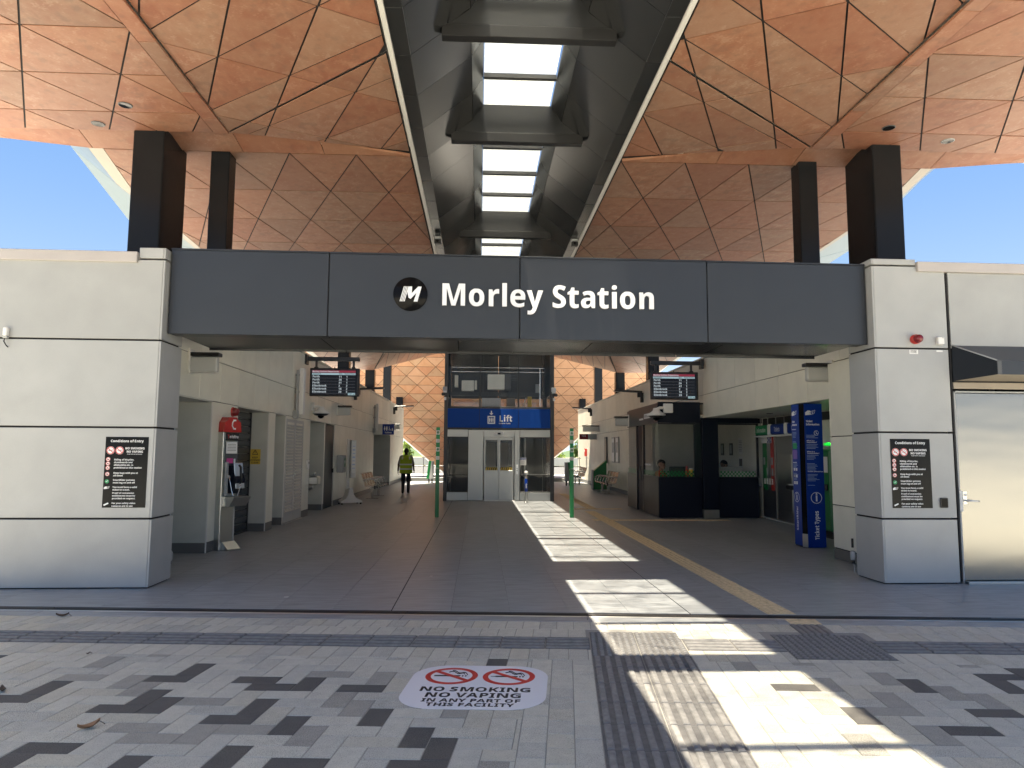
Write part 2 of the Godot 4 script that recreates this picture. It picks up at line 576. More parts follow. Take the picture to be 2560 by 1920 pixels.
func build_paving() -> void:
	var root := struct("plaza_paving", "herringbone granite paving in pale and dark grey")
	var wu := 0.156
	var wv := 0.1475
	var u0 := -0.03
	var v0 := 0.04
	var dark := [Vector2(-3.752, 1.876), Vector2(-3.676, 1.656), Vector2(-3.022, 1.442), Vector2(-2.93, 1.207), Vector2(-2.473, 1.417), Vector2(-2.998, 2.022), Vector2(-2.9, 1.818), Vector2(-2.749, 1.96), Vector2(-2.274, 2.177), Vector2(-2.168, 2.058), Vector2(-2.919, 2.606), Vector2(-3.047, 2.744), Vector2(-2.422, 2.776), Vector2(-1.957, 2.702), Vector2(-2.217, 1.568), Vector2(-1.98, 1.497), Vector2(-1.59, 1.566), Vector2(-2.097, 2.015), Vector2(-1.817, 2.25), Vector2(-1.345, 2.1), Vector2(-1.573, 2.756), Vector2(-1.022, 2.405), Vector2(-0.866, 2.556), Vector2(-0.941, 2.746), Vector2(1.458, 1.459), Vector2(2.255, 1.398), Vector2(1.601, 1.996), Vector2(2.467, 1.906), Vector2(2.172, 2.217), Vector2(3.116, 0.99), Vector2(2.944, 1.212), Vector2(2.911, 1.41), Vector2(-0.7, 1.03)]
	var mid := [Vector2(1.84, 1.936), Vector2(1.633, 1.466), Vector2(2.08, 1.249), Vector2(2.419, 1.538), Vector2(2.588, 1.632), Vector2(1.944, 1.708), Vector2(2.007, 2.165), Vector2(1.432, 2.358), Vector2(1.409, 2.532), Vector2(-3.231, 1.475), Vector2(-3.609, 1.441), Vector2(-3.12, 1.782), Vector2(-2.206, 2.317), Vector2(-2.646, 2.318), Vector2(-1.536, 1.91), Vector2(-1.618, 2.461), Vector2(-1.515, 1.269), Vector2(-1.939, 1.261), Vector2(-0.871, 2.024), Vector2(1.2, 0.90), Vector2(1.55, 0.87)]
	var recs := []   # u0, u1, v0, v1
	# herringbone field
	for x in range(-46, 36):
		for j in range(5, 34):
			var s := posmod(x - j, 4)
			var r: Rect2
			if s == 3:
				r = Rect2(u0 + x * wu, v0 + j * wv, 2 * wu, wv)
			elif s == 1:
				r = Rect2(u0 + x * wu, v0 + (j - 1) * wv, wu, 2 * wv)
			else:
				continue
			for zone: Rect2 in [Rect2(-8, 0.852, 7.532, 4), Rect2(0.95, 0.852, 6, 4)]:
				var c := r.intersection(zone)
				if c.size.x > 0.02 and c.size.y > 0.02:
					recs.append(c)
	# soldier courses beside the tactile line, the guiding strip and the threshold
	for k in range(-46, 36):
		var a := u0 + k * wu
		recs.append(Rect2(a + 0.05, -0.385, wu, 0.283))
		recs.append(Rect2(a, -0.102, wu, 0.283))
		for zone: Rect2 in [Rect2(-8, 0.557, 8, 0.295), Rect2(0.786, 0.557, 0.812, 0.295), Rect2(2.392, 0.557, 6, 0.295), Rect2(1.6, 0.765, 0.79, 0.087)]:
			var cut := Rect2(a, 0.557, wu, 0.295).intersection(zone)
			if cut.size.x > 0.015 and cut.size.y > 0.015:
				recs.append(cut)
	for k in range(0, 24):
		for c in 3:
			var cut := Rect2(-0.468 + c * wu, 0.852 + (k - 1) * 0.2 + 0.07 * c, wu, 0.2).intersection(Rect2(-1, 0.852, 2, 9))
			if cut.size.y > 0.02:
				recs.append(cut)
		recs.append(Rect2(0.785, 0.852 + k * 0.2, 0.165, 0.2))
	var kept := []
	for r: Rect2 in recs:
		var c := r.get_center()
		if Rect2(0.0, -0.01, 0.785, 6).has_point(c) or Rect2(1.6, -0.01, 0.79, 0.79).has_point(c) or Rect2(1.88, -0.4, 0.31, 0.4).has_point(c):
			continue
		var p := pav(c.x, c.y)
		if p.z > -2.9:
			continue
		kept.append([p.distance_to(Vector3(0, 1.6, 0)) - r.get_area() * 4.0 + (0.0 if in_view(p) else 100.0), r])
	kept.sort_custom(func(a, b): return a[0] < b[0])
	var keys := ["paver_pale", "paver_cream", "paver_silver", "paver_grey", "paver_dark"]
	var bulk := {}
	for k: String in keys:
		bulk[k] = sb()
	for n in kept.size():
		var r: Rect2 = kept[n][1]
		var roll := rng.randf()
		var key := "paver_pale" if roll < 0.48 else ("paver_silver" if roll < 0.80 else ("paver_cream" if roll < 0.96 else "paver_grey"))
		var field := r.get_center().y > 0.85
		if not field and key == "paver_grey":
			key = "paver_silver"
		for d: Vector2 in mid:
			if r.has_point(d):
				key = "paver_grey"
		for d: Vector2 in dark:
			if r.has_point(d):
				key = "paver_dark"
		if field and r.get_center().x < -3.9 or r.get_center().x > 3.4 and field:
			if roll > 0.90:
				key = "paver_dark"
		var top := rng.randf_range(-0.0012, 0.0012)
		if n < 240:
			var st := sb()
			slab_uv(st, r.position.x, r.end.x, r.position.y, r.end.y, top, 0.05)
			put("paver", done(st), M[key], root)
		else:
			slab_uv(bulk[key], r.position.x, r.end.x, r.position.y, r.end.y, top, 0.05)
	var mesh := ArrayMesh.new()
	var idx := 0
	for k: String in keys:
		(bulk[k] as SurfaceTool).generate_normals()
		(bulk[k] as SurfaceTool).commit(mesh)
		mesh.surface_set_material(idx, M[k])
		idx += 1
	var rest := put("paving_beyond", mesh, null, root)
	rest.set_meta("kind", "stuff")
	# jointing sand under the pieces
	var bed := sb()
	slab_uv(bed, -8, 6, -0.4, 6, -0.0036, 0.03, 0, 0)
	put("jointing_bed", done(bed), M["grout"], root)
	# tactile tiles: bars along the line (ribs along u), dots where lines meet, bars along v down the strip
	var tac := struct("tactile_paving", "dark grey tactile guiding tiles set in the paving")
	var tile := func(a: float, b: float, w: float, h: float, kind: String, m: String) -> void:
		var st := sb()
		var ground_st := sb()
		slab_uv(ground_st, a, a + w, b, b + h, 0.0, 0.05)
		var cnt := 5
		if kind == "u":
			for k in 4:
				var c := b + h * (k + 0.5) / 4
				slab_uv(st, a + 0.008, a + w - 0.008, c - 0.024, c + 0.024, 0.009, 0.009, 0, 0.007)
		elif kind == "v":
			for k in cnt:
				var c := a + w * (k + 0.5) / cnt
				slab_uv(st, c - 0.021, c + 0.021, b + 0.012, b + h - 0.012, 0.009, 0.009, 0, 0.006)
		else:
			for p in 7:
				for q in 7:
					var o := pav(a + w * (p + 0.5) / 7, b + h * (q + 0.5) / 7)
					lathe(st, PackedVector2Array([Vector2(0.019, 0), Vector2(0.014, 0.0075), Vector2(0.0001, 0.008)]), 8, Transform3D(Basis.IDENTITY, o))
		var o2 := put("tactile_tile", done(ground_st), M["tactile_groove"], tac)
		put("dot_pattern" if kind == "d" else "rib_pattern", done(st), M[m], o2)
	for k in 14:
		tile.call(-0.005 - (k + 1) * 0.3735, 0.182, 0.3735, 0.373, "u", "tactile")
	for k in 2:
		tile.call(0.79 + k * 0.404, 0.182, 0.404, 0.373, "u", "tactile")
	for k in 8:
		tile.call(2.395 + k * 0.3735, 0.182, 0.3735, 0.373, "u", "tactile")
	for p in 2:
		for q in 2:
			tile.call(0.0 + p * 0.392, -0.015 + q * 0.38, 0.392, 0.38, "d", "tactile")
			tile.call(1.6 + p * 0.395, -0.0 + q * 0.38, 0.395, 0.38, "d", "tactile")
	for k in 8:
		for p in 2:
			var b := 0.75 + (0.0 if k == 0 else 0.30 + (k - 1) * 0.373)
			tile.call(p * 0.392, b, 0.392, 0.30 if k == 0 else 0.373, "v", "tactile")
	tile.call(1.89, -0.385, 0.30, 0.385, "v", "tactile")
	# threshold drain and edge strip
	var d := thing("drainage_channel", "long dark slotted drain channel across the station threshold", "drain")
	for k in 10:
		var st := sb()
		slab_uv(st, -9.0 + k * 1.8, -7.2 + k * 1.8, -0.775, -0.615, -0.006, 0.06, 0.001, 0.003)
		for q in 2:
			slab_uv(st, -9.0 + k * 1.8, -7.2 + k * 1.8, -0.75 + q * 0.085, -0.72 + q * 0.085, -0.001, 0.004, 0.004, 0.002)
		put("grate", done(st), M["black"], d)
		var e := sb()
		slab_uv(e, -9.0 + k * 1.8, -7.2 + k * 1.8, -0.613, -0.598, 0.004, 0.06, 0.0005, 0.002)
		put("metal_edge", done(e), M["steel"], d)
		var gset := sb()
		slab_uv(gset, -9.0 + k * 1.8, -7.2 + k * 1.8, -0.597, -0.39, 0.0, 0.06, 0.002, 0.003)
		put("edge_tile", done(gset), M["floor_tile_%d" % (k % 4)], d)

# ---------------------------------------------------------------- concourse floor
func build_concourse_floor() -> void:
	var root := struct("concourse_floor", "dark grey stone tiles of the station concourse")
	put("floor_bed", cb(-11, 12.5, -0.09, -0.004, 7.0, 40.75), M["joint"], root)
	var count := 0
	var rest := sb()
	var shared := {}
	# tiles 0.6 wide, 1.2 deep, with wider movement joints at x = -0.87 and 2.13
	for row in 27:
		for col in range(-8, 14):
			var x0 := -0.87 + col * 0.6
			var d0 := 8.4 + row * 1.2
			if x0 < -5.9 or x0 > 7.2:
				continue
			var ga := 0.006 if col == 0 or col == 5 else 0.0012
			var gb := 0.006 if col == -1 or col == 4 else 0.0012
			var key := "%.3f/%.3f" % [ga, gb]
			if count < 280 and (x0 < 4.6 or d0 < 18.0):
				if not shared.has(key):
					shared[key] = box(Vector3(0.6 - ga - gb, 0.03, 1.2 - 0.003), 0.0015, Vector3((ga - gb) / 2, 0, 0))
				put("floor_tile", shared[key], M["floor_tile_%d" % rng.randi_range(0, 3)], root, Vector3(x0 + 0.3, -0.015, -(d0 + 0.6)))
			else:
				bx(rest, Vector3(x0 + 0.3 + (ga - gb) / 2, -0.015, -(d0 + 0.6)), Vector3(0.6 - ga - gb, 0.03, 1.197), 0.0015)
			count += 1
	# cut tiles along the threshold, following the drain
	for col in range(-12, 15):
		var x0 := -0.87 + col * 0.6
		var ga := 0.006 if col == 0 or col == 5 else 0.0012
		var gb := 0.006 if col == -1 or col == 4 else 0.0012
		var zs := func(x: float) -> float:
			var u := (x - 1.0 + (-0.785) * sin(deg_to_rad(VA))) / cos(deg_to_rad(UA))
			return pav(u, -0.785).z
		var st := sb()
		var poly := PackedVector2Array([Vector2(x0 + ga, 8.3985), Vector2(x0 + 0.6 - gb, 8.3985), Vector2(x0 + 0.6 - gb, -zs.call(x0 + 0.6)), Vector2(x0 + ga, -zs.call(x0))])
		prism(st, poly, Transform3D(Basis(Vector3.RIGHT, Vector3.FORWARD, Vector3.UP), Vector3.ZERO), 0.03)
		put("floor_tile", done(st), M["floor_tile_%d" % rng.randi_range(0, 3)], root)
	for side in 2:
		for k in 6:
			var x0 := (-13.17 + k * 0.85) if side == 0 else (8.13 + k * 0.85)
			bx(rest, Vector3(x0 + 0.4, -0.015, -8.5), Vector3(0.845, 0.03, 1.6), 0.0015)
	put("floor_beyond", done(rest), M["floor_tile_0"], root).set_meta("kind", "stuff")
	# yellow guiding strips
	var g := struct("guidance_strip", "pale yellow ribbed guiding strip inlaid in the concourse floor")
	var ystrip := func(x: float, d: float, w: float, l: float, along_z: bool) -> void:
		var st := sb()
		bx(st, Vector3(0, 0.002, 0), Vector3(w - 0.003, 0.004, l - 0.003), 0.001)
		for k in 4:
			var o := (k - 1.5) * 0.066
			if along_z:
				bx(st, Vector3(o, 0.006, 0), Vector3(0.032, 0.005, l - 0.02), 0.002)
			else:
				bx(st, Vector3(0, 0.006, o), Vector3(w - 0.02, 0.005, 0.032), 0.002)
		put("guiding_tile", done(st), M["guide_yellow"], g, W(x, 0.0, d))
	for k in 33:
		ystrip.call(3.045, 7.30 + 0.3 * k + 0.01, 0.29, 0.3, true)
	for k in 8:
		ystrip.call(3.045, 17.35 + 0.3 * k, 0.29, 0.3, true)
	for k in 11:
		ystrip.call(2.87 + 0.3 * k, 17.05, 0.3, 0.29, false)
	for k in 5:
		ystrip.call(2.75 + 0.3 * k, 20.4, 0.3, 0.29, false)
	for k in 24:
		ystrip.call(3.25, 20.75 + 0.3 * k, 0.29, 0.3, true)
	var edge := sb()
	slab_uv(edge, 1.915, 2.205, -0.595, -0.392, 0.004, 0.004, 0, 0.001)
	put("guiding_tile", done(edge), M["guide_yellow"], g)

# ---------------------------------------------------------------- canopies
const SY := 7.06      # soffit height
const MID := 0.64     # the trough's centre line

func mirror(x: float) -> float:
	return 2.0 * 0.75 - x

func facet(parent: Node, poly: PackedVector2Array, o: Vector2, a: Vector2, b: Vector2, height: Callable, limit := 290, base := "soffit_panel", range_ := 26, set_ := []) -> void:
	# triangular panels on a lattice (x, distance), cut to the facet's outline and lifted to its plane
	var back := sb()
	var bp := []
	for v in poly:
		bp.append(W(v.x, height.call(v.x, v.y) + 0.018, v.y))
	sheet(back, bp, 0.012)
	put("dark_backing", done(back), M["joint"], parent)
	var made := 0
	var rest := sb()
	var has_rest := false
	for i in range(-range_, range_):
		for j in range(-range_, range_):
			var p := o + a * i + b * j
			for t in 2:
				var q := PackedVector2Array([p, p + a, p + b]) if t == 0 else PackedVector2Array([p + a, p + a + b, p + b])
				var hit := false
				for v in q:
					if v.distance_to(poly[0]) < 60.0:
						hit = true
				if not hit:
					continue
				for piece: PackedVector2Array in Geometry2D.intersect_polygons(q, poly):
					for inner: PackedVector2Array in Geometry2D.offset_polygon(piece, -0.013):
						if inner.size() < 3:
							continue
						var st := sb() if made < limit else rest
						var c := Vector3.ZERO
						var low := []
						for v in inner:
							var pt := W(v.x, height.call(v.x, v.y), v.y)
							low.append(pt)
							c += pt / inner.size()
						if low.size() == 3 and (low[1] - low[0]).cross(low[2] - low[0]).length() < 0.012:
							continue
						var nrm: Vector3 = (low[1] - low[0]).cross(low[2] - low[0]).normalized()
						if nrm.y > 0:
							nrm = -nrm
						# each panel hangs a hair differently
						var tilt := Vector3(rng.randf_range(-1, 1), 0, rng.randf_range(-1, 1)) * 0.0035
						for k in low.size():
							low[k] += Vector3.UP * tilt.dot(low[k] - c)
						for k in range(1, low.size() - 1):
							tri(st, low[0], low[k], low[k + 1], nrm)
						for k in low.size():
							var m: Vector3 = low[k]
							var n: Vector3 = low[(k + 1) % low.size()]
							quad(st, m, n, n - nrm * 0.012, m - nrm * 0.012, (m + n) / 2 - c)
						if made < limit:
							put(base, done(st), (terr if set_.is_empty() else set_)[rng.randi_range(0, 6)], parent)
						else:
							has_rest = true
						made += 1
	if has_rest:
		put("soffit_beyond", done(rest), (terr if set_.is_empty() else set_)[0], parent).set_meta("kind", "stuff")

func sheet(st: SurfaceTool, pts: Array, thick: float) -> void:
	var low := []
	for p: Vector3 in pts:
		low.append(p)
	var nrm: Vector3 = (low[1] - low[0]).cross(low[2] - low[0]).normalized()
	if nrm.y > 0:
		nrm = -nrm
	var c := Vector3.ZERO
	for p: Vector3 in low:
		c += p / low.size()
	for k in range(1, low.size() - 1):
		tri(st, low[0], low[k], low[k + 1], nrm)
		tri(st, low[0] + Vector3.UP * thick, low[k] + Vector3.UP * thick, low[k + 1] + Vector3.UP * thick, Vector3.UP)
	for k in low.size():
		var m: Vector3 = low[k]
		var n: Vector3 = low[(k + 1) % low.size()]
		quad(st, m, n, n + Vector3.UP * thick, m + Vector3.UP * thick, (m + n) / 2 - c)

func build_canopies() -> void:
	for s in 2:
		var side := "left" if s == 0 else "right"
		var X := func(x: float) -> float: return x if s == 0 else mirror(x)
		var PV := func(arr: Array) -> PackedVector2Array:
			var r := PackedVector2Array()
			for p: Vector2 in arr:
				r.append(Vector2(X.call(p.x), p.y))
			return r
		var F := func(v: Vector2) -> Vector2: return v if s == 0 else Vector2(-v.x, v.y)
		var O := func(v: Vector2) -> Vector2: return v if s == 0 else Vector2(mirror(v.x), v.y)
		var flat := func(_x: float, _d: float) -> float: return SY
		var tx: float = -1.30 if s == 0 else 2.58           # trough edge on this side
		var rx: float = tx if s == 0 else mirror(tx)        # the same, in left-hand numbers
		# front module over the forecourt
		var t := thing("roof_canopy", "orange terracotta canopy soffit over the forecourt on the %s of the skylight" % side, "canopy", Vector3.ZERO, 0.0, "terracotta canopy modules")
		facet(t, PV.call([Vector2(-5.36, 5.6), Vector2(-4.63, 5.6), Vector2(-4.63, 12.02), Vector2(-9.4, 12.06), Vector2(-9.4, 11.0)]), O.call(Vector2(-5.99, 8.97)), F.call(Vector2(1.4, 0.0)), F.call(Vector2(0.70, 1.18)), flat)
		var c := Vector2(-4.37, 12.0)
		var fold := Vector2(rx, 9.35)
		# the inner part rises a little towards the camera, folded along a line from the corner to the trough
		var inner := func(x: float, d: float) -> float:
			var e := (fold - c).normalized()
			var lx: float = x if s == 0 else mirror(x)
			var dist := (Vector2(lx, d) - c).dot(Vector2(e.y, -e.x))
			return SY + 0.012 * absf(dist)
		facet(t, PV.call([Vector2(-4.37, 5.6), Vector2(rx - 0.03, 5.6), fold + Vector2(-0.03, -0.02), c + Vector2(0, -0.03)]), O.call(Vector2(-3.71, 9.63)), F.call(Vector2(0.88, 0.43)), F.call(Vector2(-0.78, 1.66)), inner)
		facet(t, PV.call([c, fold + Vector2(-0.03, 0.02), Vector2(rx - 0.03, 12.66)]), O.call(Vector2(-3.71, 9.63)), F.call(Vector2(0.88, 0.43)), F.call(Vector2(-0.78, 1.66)), inner)
		for k in 5:
			var d0: float = [5.2, 8.0, 9.25, 10.6, 11.45][k]
			var d1: float = [8.0, 9.25, 10.6, 11.45, 12.02][k]
			put("rib_panel", cb(X.call(-4.62), X.call(-4.38), SY - 0.02, SY + 0.02, d0 + 0.006, d1 - 0.006, 0.004), terr[(k * 2) % 7], t)
		# valley panels, turned a little towards the forecourt
		var vs := [Vector2(-9.4, 12.15), Vector2(-8.6, 12.12), Vector2(-7.0, 12.08), Vector2(-5.6, 12.04), Vector2(-4.37, 12.03), Vector2(-2.9, 12.36), Vector2(rx - 0.03, 12.72)]
		var fe := [Vector2(-9.4, 12.2), Vector2(-8.3, 12.42), Vector2(-7.05, 12.74), Vector2(-5.6, 12.74), Vector2(-4.37, 12.74), Vector2(-2.9, 12.74), Vector2(rx - 0.03, 12.74)]
		for k in vs.size() - 1:
			var p: Vector2 = vs[k]
			var q: Vector2 = vs[k + 1]
			var r: Vector2 = fe[k + 1]
			var w: Vector2 = fe[k]
			var st := sb()
			var g := 0.006
			sheet(st, [W(X.call(p.x + g), SY + 0.10 * (w.y - p.y) / 0.7, p.y), W(X.call(q.x - g), SY + 0.10 * (r.y - q.y) / 0.7, q.y), W(X.call(r.x - g), SY - 0.02, r.y), W(X.call(w.x + g), SY - 0.02, w.y)], 0.02)
			put("valley_panel", done(st), terr[[0, 2, 5][k % 3]], t)
		# roof deck over the module; its unseen leading edge is cut back diagonally to let in bounced sunlight
		var outline := [Vector2(-2.6, 1.9), Vector2(-9.45, 11.0), Vector2(-9.45, 12.72), Vector2(rx + 0.02, 12.72), Vector2(rx + 0.02, 1.9)]
		var deck := sb()
		var low := []
		for v: Vector2 in outline:
			low.append(W(X.call(v.x), SY + 0.135, v.y))
		sheet(deck, low, 0.32)
		put("canopy_deck", done(deck), M["roof_white"], t)
		var fas := sb()
		for k in 2:
			var p: Vector2 = outline[k]
			var q: Vector2 = outline[k + 1]
			quad(fas, W(X.call(p.x), SY - 0.02, p.y), W(X.call(q.x), SY - 0.02, q.y), W(X.call(q.x), SY + 0.46, q.y), W(X.call(p.x), SY + 0.46, p.y), Vector3(X.call(-1.0) - X.call(0.0), 0, 0.7))
		put("edge_fascia", done(fas), terr[3], t)
		var plain := sb()
		sheet(plain, [W(X.call(rx - 0.03), SY, 1.95), W(X.call(-2.6), SY, 1.95), W(X.call(-5.33), SY, 5.57), W(X.call(rx - 0.03), SY, 5.57)], 0.03)
		put("soffit_sheet", done(plain), terr[1], t)
		# two recessed downlights in the outer soffit
		for k in 2:
			var dl: Vector2 = ([Vector2(-5.68, 11.09), Vector2(-6.46, 11.78)] if s == 0 else [Vector2(6.81, 11.15), Vector2(8.12, 11.58)])[k]
			var l := thing("downlight", "round black recessed downlight in the %s canopy, %s of the two beside the column" % [side, ["inner", "outer"][k]], "downlight", W(dl.x, SY, dl.y), 0.0, "downlights in the canopy soffit")
			put("ring", lathed(PackedVector2Array([Vector2(0.106, 0.0), Vector2(0.106, -0.008), Vector2(0.094, -0.012), Vector2(0.088, 0.0)]), 28), M["dark_grey"] if s == 0 or k == 0 else M["grey_plastic"], l)
			put("lamp_well", lathed(PackedVector2Array([Vector2(0.001, -0.006), Vector2(0.093, -0.0125)]), 24), M["gloss_black"], l)
		# second module: level, then falling to a low valley, with a twisted facet beside the trough
		var m2 := thing("roof_canopy", "orange terracotta canopy soffit over the concourse on the %s of the skylight" % side, "canopy", Vector3.ZERO, 0.0, "terracotta canopy modules")
		facet(m2, PV.call([Vector2(-6.9, 12.78), Vector2(rx - 0.03, 12.78), Vector2(rx - 0.03, 19.9), Vector2(-7.65, 19.9), Vector2(-7.4, 15.0)]), O.call(Vector2(-3.55, 12.80)), F.call(Vector2(1.22, 0.0)), F.call(Vector2(0.36, 1.9)), flat)
		var fall := func(_x: float, d: float) -> float: return SY - (d - 19.9) * 0.134
		var c2 := Vector2(-4.9, 32.8)
		facet(m2, PV.call([Vector2(-7.65, 19.92), Vector2(rx - 0.03, 19.92), c2, Vector2(-6.8, 32.8)]), O.call(Vector2(-6.55, 19.5)), F.call(Vector2(1.4, 0.0)), F.call(Vector2(-0.9, 2.3)), fall, 200)  # outer edge pulled in so sunlit flat roofs bounce light onto the far facet
		# the twisted facet
		var e2 := Vector2(rx - 0.5, 39.5)
		var pl := Plane(W(X.call(rx), SY, 19.9), W(X.call(c2.x), SY - 12.9 * 0.134, c2.y), W(X.call(e2.x), SY + 0.15, e2.y))
		var tw := func(x: float, d: float) -> float:
			var h = pl.intersects_ray(Vector3(x, -50, -d), Vector3.UP)
			if h == null:
				h = pl.intersects_ray(Vector3(x, 50, -d), Vector3.DOWN)
			return h.y
		facet(m2, PV.call([Vector2(rx - 0.03, 20.1), e2, c2 + Vector2(0.03, 0.03)]), O.call(c2), F.call(Vector2(0.35, 1.2)), F.call(Vector2(1.2, -3.6)), tw, 80)
		var bk := sb()
		sheet(bk, [W(X.call(-6.85), SY + 0.05, 12.73), W(X.call(rx - 0.02), SY + 0.05, 12.7), W(X.call(rx - 0.02), SY + 0.05, 19.9), W(X.call(-7.55), SY + 0.05, 19.9)], 0.35)
		sheet(bk, [W(X.call(-7.55), SY + 0.05, 19.9), W(X.call(rx - 0.02), SY + 0.05, 19.9), W(X.call(c2.x), SY + 0.05 - 12.9 * 0.134, c2.y), W(X.call(-6.75), SY + 0.05 - 12.9 * 0.134, 32.8)], 0.3)
		sheet(bk, [W(X.call(rx - 0.02), SY + 0.06, 19.9), W(X.call(c2.x), SY + 0.06 - 12.9 * 0.134, c2.y), W(X.call(e2.x), SY + 0.22, e2.y), W(X.call(rx - 0.02), SY + 0.22, 39.5)], 0.25)
		put("soffit_backing", done(bk), M["joint"], m2)
		# upswept pale edge of the second module
		var e0 := [Vector3(-6.9, SY, 12.78), Vector3(-7.4, SY, 15.0), Vector3(-7.65, SY, 19.9), Vector3(-6.8, SY - 1.73, 32.8)]
		var ea := [Vector3(-7.25, SY + 0.16, 12.6), Vector3(-7.75, SY + 0.16, 15.0), Vector3(-8.0, SY + 0.16, 19.9), Vector3(-7.15, SY - 1.5, 32.8)]
		var eb := [Vector3(-8.7, 8.35, 12.9), Vector3(-9.4, 8.5, 16.1), Vector3(-11.0, 8.5, 22.9), Vector3(-9.5, 7.6, 33.0)]
		for k in 3:
			var st := sb()
			sheet(st, [W(X.call(e0[k].x), e0[k].y, e0[k].z + 0.01), W(X.call(e0[k + 1].x), e0[k + 1].y, e0[k + 1].z - 0.01), W(X.call(ea[k + 1].x), ea[k + 1].y, ea[k + 1].z - 0.01), W(X.call(ea[k].x), ea[k].y, ea[k].z + 0.01)], 0.03)
			put("cream_edge_panel", done(st), M["cream_panel"], m2)
			for h in 2:
				var p0: Vector3 = ea[k]
				var p1: Vector3 = ea[k + 1]
				var q0: Vector3 = eb[k]
				var q1: Vector3 = eb[k + 1]
				var st2 := sb()
				var tri3 := [p0, p1, q0] if h == 0 else [p1, q1, q0]
				var cc: Vector3 = (tri3[0] + tri3[1] + tri3[2]) / 3.0
				var arr := []
				for v: Vector3 in tri3:
					var w: Vector3 = v.lerp(cc, 0.006)
					arr.append(W(X.call(w.x), w.y, w.z))
				sheet(st2, arr, 0.03)
				put("pale_edge_panel", done(st2), M["pale_panel"], m2)
	# far module: a great facet coming down behind the lift, brighter light put into its colour
	var far := thing("roof_canopy", "peach canopy facet with brighter light put into its colour, coming down to the ground behind the lift", "canopy", Vector3.ZERO, 0.0, "terracotta canopy modules")
	var slope := func(_x: float, d: float) -> float: return SY - 0.733 * (d - 42.45)
	var cx := 0.75
	var half := PackedVector2Array([Vector2(cx - 11.4, 41.6), Vector2(cx + 11.4, 41.6), Vector2(cx + 5.85, 48.7), Vector2(cx + 4.05, 51.0), Vector2(cx + 3.2, 52.0), Vector2(cx - 3.2, 52.0), Vector2(cx - 4.05, 51.0), Vector2(cx - 5.85, 48.7)])  # top edge stops short, leaving an unseen gap added to let sun in
	facet(far, half, Vector2(-3.9, 42.92), Vector2(1.21, 0), Vector2(0.605, 0.675), slope, 285, "soffit_panel", 26, terr_lit)
	var fb := sb()
	var pts := []
	for p in half:
		pts.append(W(p.x, slope.call(p.x, p.y) + 0.06, p.y))
	sheet(fb, pts, 0.3)
	put("soffit_backing", done(fb), M["joint"], far)
	for s in 2:
		var k := -1.0 if s == 0 else 1.0
		for seg in 3:
			var a: Vector2 = [Vector2(11.4, 41.6), Vector2(5.85, 48.7), Vector2(4.05, 51.0)][seg]
			var b: Vector2 = [Vector2(5.85, 48.7), Vector2(4.05, 51.0), Vector2(3.2, 52.0)][seg]
			var st := sb()
			sheet(st, [W(cx + k * a.x, slope.call(0, a.y) - 0.02, a.y), W(cx + k * b.x, slope.call(0, b.y) - 0.02, b.y), W(cx + k * (b.x + 0.32), slope.call(0, b.y) + 0.15, b.y), W(cx + k * (a.x + 0.32), slope.call(0, a.y) + 0.15, a.y)], 0.2)
			put("white_edge", done(st), M["white_trim"], far)

